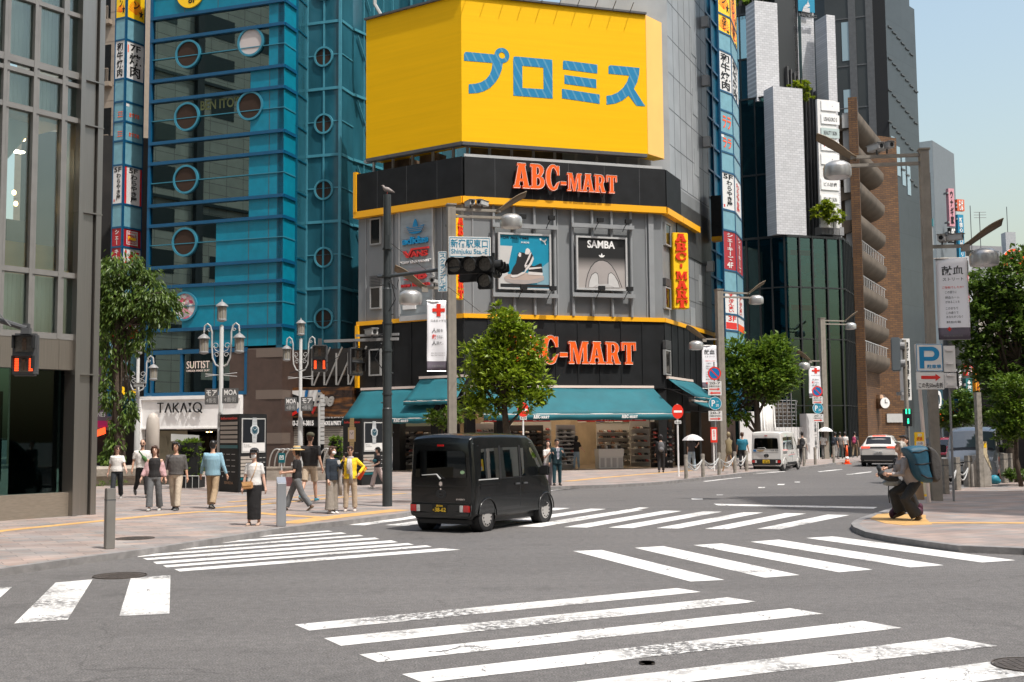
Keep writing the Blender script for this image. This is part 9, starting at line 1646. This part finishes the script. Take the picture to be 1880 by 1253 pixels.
def backpack(t_,j,c,w_=.15,h=.24,d=.11,name='backpack'):g=MB();g.smooth=True;g.ell(j['T']((0,.20,1.17)),j['m'](w_),j['m'](d),j['m'](h),14,10);o_=g.build(name,cloth(c),t_,local=True);g=MB();g.smooth=True;g.ell(j['T']((0,.28,1.07)),j['m'](w_*.7),j['m'](d*.5),j['m'](h*.45),12,8);g.build('front_pocket',cloth(tuple(min(1,x*1.6)for x in c)),o_,local=True);return o_
backpack(t_,j,(.10,.10,.105))
p=at_px(1270,864);t_,j=person('person with a silver parasol and pale jeans by the chain bollards',p,1.62,2.6,(.05,.05,.06),(.30,.38,.44),(.4,.38,.36),'long','hair','skinlight','short',((8,4),(-8,6)),((30,8,100),(4,8,12)),fem=True,opts={'flare':.016},vox=.018)
def parasol(label,c,r,m_):t2=thing('parasol',label,'umbrella',c);g=MB();g.smooth=True;g.lathe([(r,-.03),(r*.8,.09),(r*.5,.18),(r*.2,.235),(0,.25),(0,.235),(r*.5,.165),(r*.8,.075),(r,-.045)],tuple(c),8);g.build('canopy',cloth(m_),t2,sharp=20);g=MB();g.cyl(c+V((0,0,.3)),c-V((0,0,.75)),.008,n=6);g.build('shaft',K['dgrey'],t2)
parasol('silver parasol held at the right end of the shoe shop',D(1272,807.5,p.y-.15),.50,(.50,.49,.49))
p=at_px(1364,862.5);t_,j=person('man from behind in teal tee standing left of the parked white van',p,1.72,2.9,(.012,.15,.22),(.02,.02,.022),(.02,.02,.02),'short','hairbrown','skin','short',((3,2),(-3,2)),((8,10,14),(4,8,12)),wide=1.1,opts={'ease':.03},vox=.018)
p=at_px(1474,853);t_,j=person('man from behind with black backpack right of the parked white van',p,1.72,2.9,(.46,.42,.38),BK,(.02,.02,.02),'short','hair','skin','half',((8,4),(-8,6)),((4,8,12),(6,8,14)),vox=.02);backpack(t_,j,(.02,.02,.022))
for lb_,x,y,top_,bot_,kw,bp in(('walker in white top under a white parasol beyond the lamp post',1508,842,WH,DG,{'fem':True,'hair':'long'},None),('walker with dark backpack and grey skirt beyond the bollards',1529,842,(.03,.04,.05),(.25,.24,.23),{'fem':True,'bot':'skirt','hair':'bob'},(.015,.02,.03)),('walker in grey top between the backpack wearers',1538,842,(.16,.14,.13),DG,{},None),('walker in white shirt with a dark bag near the orange cone',1547,840.5,WH,BK,{'hair':'bob'},None),('walker in dark tee with a red and blue backpack near the orange cone',1565,840,(.03,.03,.035),(.18,.13,.08),{},(.25,.03,.08))):
 d=1.8*F/(y-790.5);p=foot(x,d);t_,j=person(lb_,p,1.68,2.7+rnd.uniform(-.4,.4),top_,bot_,(.05,.05,.05),kw.get('hair','short'),'hair','skin','short',((12,6),(-12,14)),((-8,8,14),(8,8,18)),fem=kw.get('fem',False),bot=kw.get('bot','trousers'),vox=.022)
 if bp:backpack(t_,j,bp)
 if 'parasol' in lb_:parasol('white parasol over a walker beyond the farther lamp post',p+V((.1,-.1,1.78)),.5,(.65,.64,.62))
c=at_px(1339,866);t_=thing('mannequin','weathered bronze torso mannequin on a wooden stand by the shop corner','mannequin',c);g=MB();g.smooth=True;g.tube([c+V((0,0,z))for z in(.75,.95,1.15,1.38,1.46,1.52)],[(.13,.1),(.15,.11),(.12,.09),(.17,.10),(.06,.05),(.05,.05)],12);g.ell(c+V((0,0,1.66)),.09,.1,.13);g.build('torso',mat('bronze_torso',(.22,.17,.09),.5,var=.2),t_);g=MB();[g.cyl(c+V((x,y,0)),c+V((x*.2,y*.2,.8)),.03,n=6)for x,y in((-.3,0),(.25,.15),(.2,-.2))];g.build('stand',K['wood'],t_)
base=at_px(1660,955)
t_,j=person('grey haired person with a huge blue backpack crouching over a camera bag',base+V((.22,0,0)),1.77,-1.45,(.30,.27,.26),(.030,.030,.030),(.10,.065,.03),'bob','hairgrey','skin','long',((60,84,9),(40,74,8)),((14,4,74),(22,6,70)),lean=29,opts={'ease':.035,'flare':.045,'sole':(.03,.03,.03)},nod=26,vox=.012)
P_,T_=j['P'],j['T']
g=MB();g.smooth=True
BPF=upright(D(1688,852,22.75),0.0);bq=lambda l:[fuv(BPF,1600+x/6.594,780+y/6.594)for x,y in l]
def fuv0(fr,x,y):d=ray(x,y);e=V((0,0,EYE));t=(fr.O-e).dot(fr.Z)/d.dot(fr.Z);p=e+d*t-fr.O;return p.dot(fr.X),p.dot(fr.Y)
bq=lambda l:[fuv0(BPF,1600+x/6.594,780+y/6.594)for x,y in l]
def puff(g,pts,sl):
 cx=sum(p[0]for p in pts)/len(pts);cy=sum(p[1]for p in pts)/len(pts);n=len(pts);rr=[[BPF.P(cx+(x-cx)*s_,cy+(y-cy)*s_,c)for x,y in pts]for c,s_ in sl];vs=[p for r_ in rr for p in r_]
 g.add(vs,[(i*n+k,i*n+(k+1)%n,(i+1)*n+(k+1)%n,(i+1)*n+k)for i in range(len(sl)-1)for k in range(n)]+[tuple(range(n))[::-1],tuple((len(sl)-1)*n+k for k in range(n))])
bp=thing('backpack','huge blue and black travel backpack on the crouching person','backpack',BPF.O);SLc=[(-.27,.72),(-.24,.88),(-.17,.97),(0,1),(.17,.97),(.24,.88),(.27,.72)]
def fine(l,m=3):
 out=[]
 for i in range(len(l)):
  p0,p1,p2,p3=l[i-1],l[i],l[(i+1)%len(l)],l[(i+2)%len(l)]
  for k in range(m):
   t=k/m;out.append(tuple(.5*(2*p1[d]+(p2[d]-p0[d])*t+(2*p0[d]-5*p1[d]+4*p2[d]-p3[d])*t*t+(3*p1[d]-p0[d]-3*p2[d]+p3[d])*t**3)for d in(0,1)))
 return out
BLU=[(385,295),(440,262),(540,252),(632,260),(648,330),(665,540),(700,650),(700,704),(610,695),(545,640),(495,540),(455,400)]
BLKP=[(635,258),(700,285),(755,350),(785,450),(795,570),(782,660),(735,700),(690,640),(664,480),(650,340)]
g=MB();g.smooth=True;puff(g,bq(fine(BLU)),SLc);fuse(MB().add([tuple(V(v)-BPF.O)for v in g.v],g.f),'blue_body',mat('packblue',(.005,.062,.105),.6,var=.2,vscale=5,bump=.8,bscale=6),bp,.016,None,4)
g=MB();g.smooth=True;puff(g,bq(fine(BLKP)),[(a*1.06,b**.45)for a,b in SLc]);fuse(MB().add([tuple(V(v)-BPF.O)for v in g.v],g.f),'black_back',cloth((.05,.047,.045)),bp,.016,None,4)
for l in([(440,335),(520,335),(600,305),(645,318)],[(470,478),(560,478),(655,462)],[(545,600),(620,640),(690,640)]):g=MB();g.smooth=True;g.tube([BPF.P(*q,.262)for q in bq(l)],(.016),6);g.build('compression_strap',K['black'],bp)
strap(t_,'shoulder_strap',[T_((-.14,.09,1.42)),T_((-.15,-.10,1.40)),T_((-.17,-.10,1.2)),T_((-.2,.1,1.0))],.02,(.05,.05,.05));strap(t_,'hip_belt',[T_((-.17,.14,.98)),T_((-.2,-.02,.96)),T_((-.16,-.15,.95))],.028,BK)
cbg=thing('camera_bag','grey waist bag and dark camera held in front of the crouching person','bag',base+V((.22,0,0)));cbg.rotation_euler=(0,0,-1.45);g=MB();g.smooth=True;w0=P_(j['knee'][0]*.45+j['hip'][0]*.55)+V((-.02,-.16,.10));g.tube([w0+V((0,.12,0)),w0+V((0,.0,.0)),w0+V((0,-.20,-.01)),w0+V((0,-.26,-.02))],[(.05,.05),(.10,.09),(.09,.065),(.03,.03)],12);g.build('pouch',cloth((.24,.27,.29)),cbg,local=True);hnd=P_((j['wri'][0]+j['wri'][1])/2)+V((0,-.10,.02));g=MB();g.ell(hnd,.06,.08,.07);g.tube([hnd+V((0,-.02,.03)),hnd+V((0,-.06,.12)),hnd+V((0,-.05,.18))],[.04,.045,.03],8);g.tube([w0+V((.02,.0,.06)),hnd+V((0,.02,-.04))],[.09,.07],8);g.build('camera',cloth((.025,.03,.035)),cbg,local=True);g=MB();g.ell(hnd+V((-.07,.0,.02)),.02,.03,.05);g.build('teal_cap',cloth((.1,.35,.36)),cbg,local=True);strap(cbg,'dangling_strap',[w0+V((0,-.14,-.05)),w0+V((0,-.15,-.25)),w0+V((0,-.13,-.42))],.010,BK)
base2=at_px(1678,944);t_,j2=person('dark haired bearded man crouching behind the backpack wearer',base2,1.72,-1.3,(.02,.02,.022),(.022,.022,.024),(.015,.015,.015),'short','hair','skin','long',((30,38,5),(18,40,5)),((24,4,50),(24,4,50)),lean=17,opts={'ease':.01},nod=12,head=25,vox=.014)
g=MB();g.smooth=True;g.ell(j2['hp']((0,-.05,-.065)),j2['m'](.056),j2['m'](.05),j2['m'](.045));g.build('beard',K['hairgrey'],t_,local=True)
for lb_,x,y in(('purple patterned bundle at the front shoe of the crouching pair',1640,953),('purple patterned bundle at the rear shoe of the crouching pair',1688,948)):
 c=at_px(x,y);t2=thing('bundle',lb_,'bag',c);g=MB();g.smooth=True;g.ell(c+V((0,0,.10)),.08,.09,.10);g.ell(c+V((.03,.0,.19)),.05,.06,.08);g.build('cloth',mat('purple',(.055,.008,.025),.7,var=.6,vscale=22,bump=.6,bscale=20)if 'purple' not in bpy.data.materials else bpy.data.materials['purple'],t2)
# ------------------------------------------------------------------ parts that came out as several far-apart pieces become one object each
import numpy as np
def split_pieces(o):
 me=o.data;nv=len(me.vertices)
 if nv==0 or nv>30000 or o.modifiers:return
 par=list(range(nv))
 def find(a):
  while par[a]!=a:par[a]=par[par[a]];a=par[a]
  return a
 for e in me.edges:
  a,b=find(e.vertices[0]),find(e.vertices[1])
  if a!=b:par[a]=b
 isl={};idx=[isl.setdefault(find(i),len(isl))for i in range(nv)];k=len(isl)
 if k<2 or k>400:return
 co=np.empty(nv*3,dtype=np.float32);me.vertices.foreach_get('co',co);co=co.reshape(nv,3);ix=np.array(idx);lo=np.full((k,3),np.inf);hi=np.full((k,3),-np.inf);np.minimum.at(lo,ix,co);np.maximum.at(hi,ix,co)
 size=(hi-lo).max(axis=1);gap=np.maximum(0,np.maximum(lo[:,None]-hi[None],lo[None]-hi[:,None]));near=np.sqrt((gap**2).sum(axis=2))<=np.maximum(.02,.5*np.maximum(size[:,None],size[None]))
 lab=np.arange(k)
 while True:
  new=np.array([lab[near[i]].min()for i in range(k)])
  if(new==lab).all():break
  lab=new
 pcs=sorted(set(lab.tolist()))
 if not 2<=len(pcs)<=30:return
 vl=lab[ix];mats=list(me.materials)
 for pc in pcs:
  keep=np.nonzero(vl==pc)[0];mp={int(v):i for i,v in enumerate(keep)};fs=[p for p in me.polygons if p.vertices[0]in mp];m2=bpy.data.meshes.new(me.name);m2.from_pydata([tuple(co[v])for v in keep],[],[[mp[v]for v in p.vertices]for p in fs])
  for m_ in mats:m2.materials.append(m_)
  for q,p in zip(m2.polygons,fs):q.material_index=p.material_index;q.use_smooth=p.use_smooth
  if pc==pcs[0]:first=m2;continue
  c=bpy.data.objects.new(o.name.split('.')[0],m2);C.objects.link(c);c.parent=o.parent;c.location=o.location
 o.data=first
for o in[o for o in C.objects if o.type=='MESH' and o.parent and not o.children]:
 if o.name.split('.')[0]not in('eyes','body','hair','crown','foliage','print','small_print','lettering','shoes','glasses','sunglasses','rim_hole','feet','walker','garment_rack','underbody','panel_seam','panel_joint','cable','scaffold','emblem','seam','clamp'):split_pieces(o)
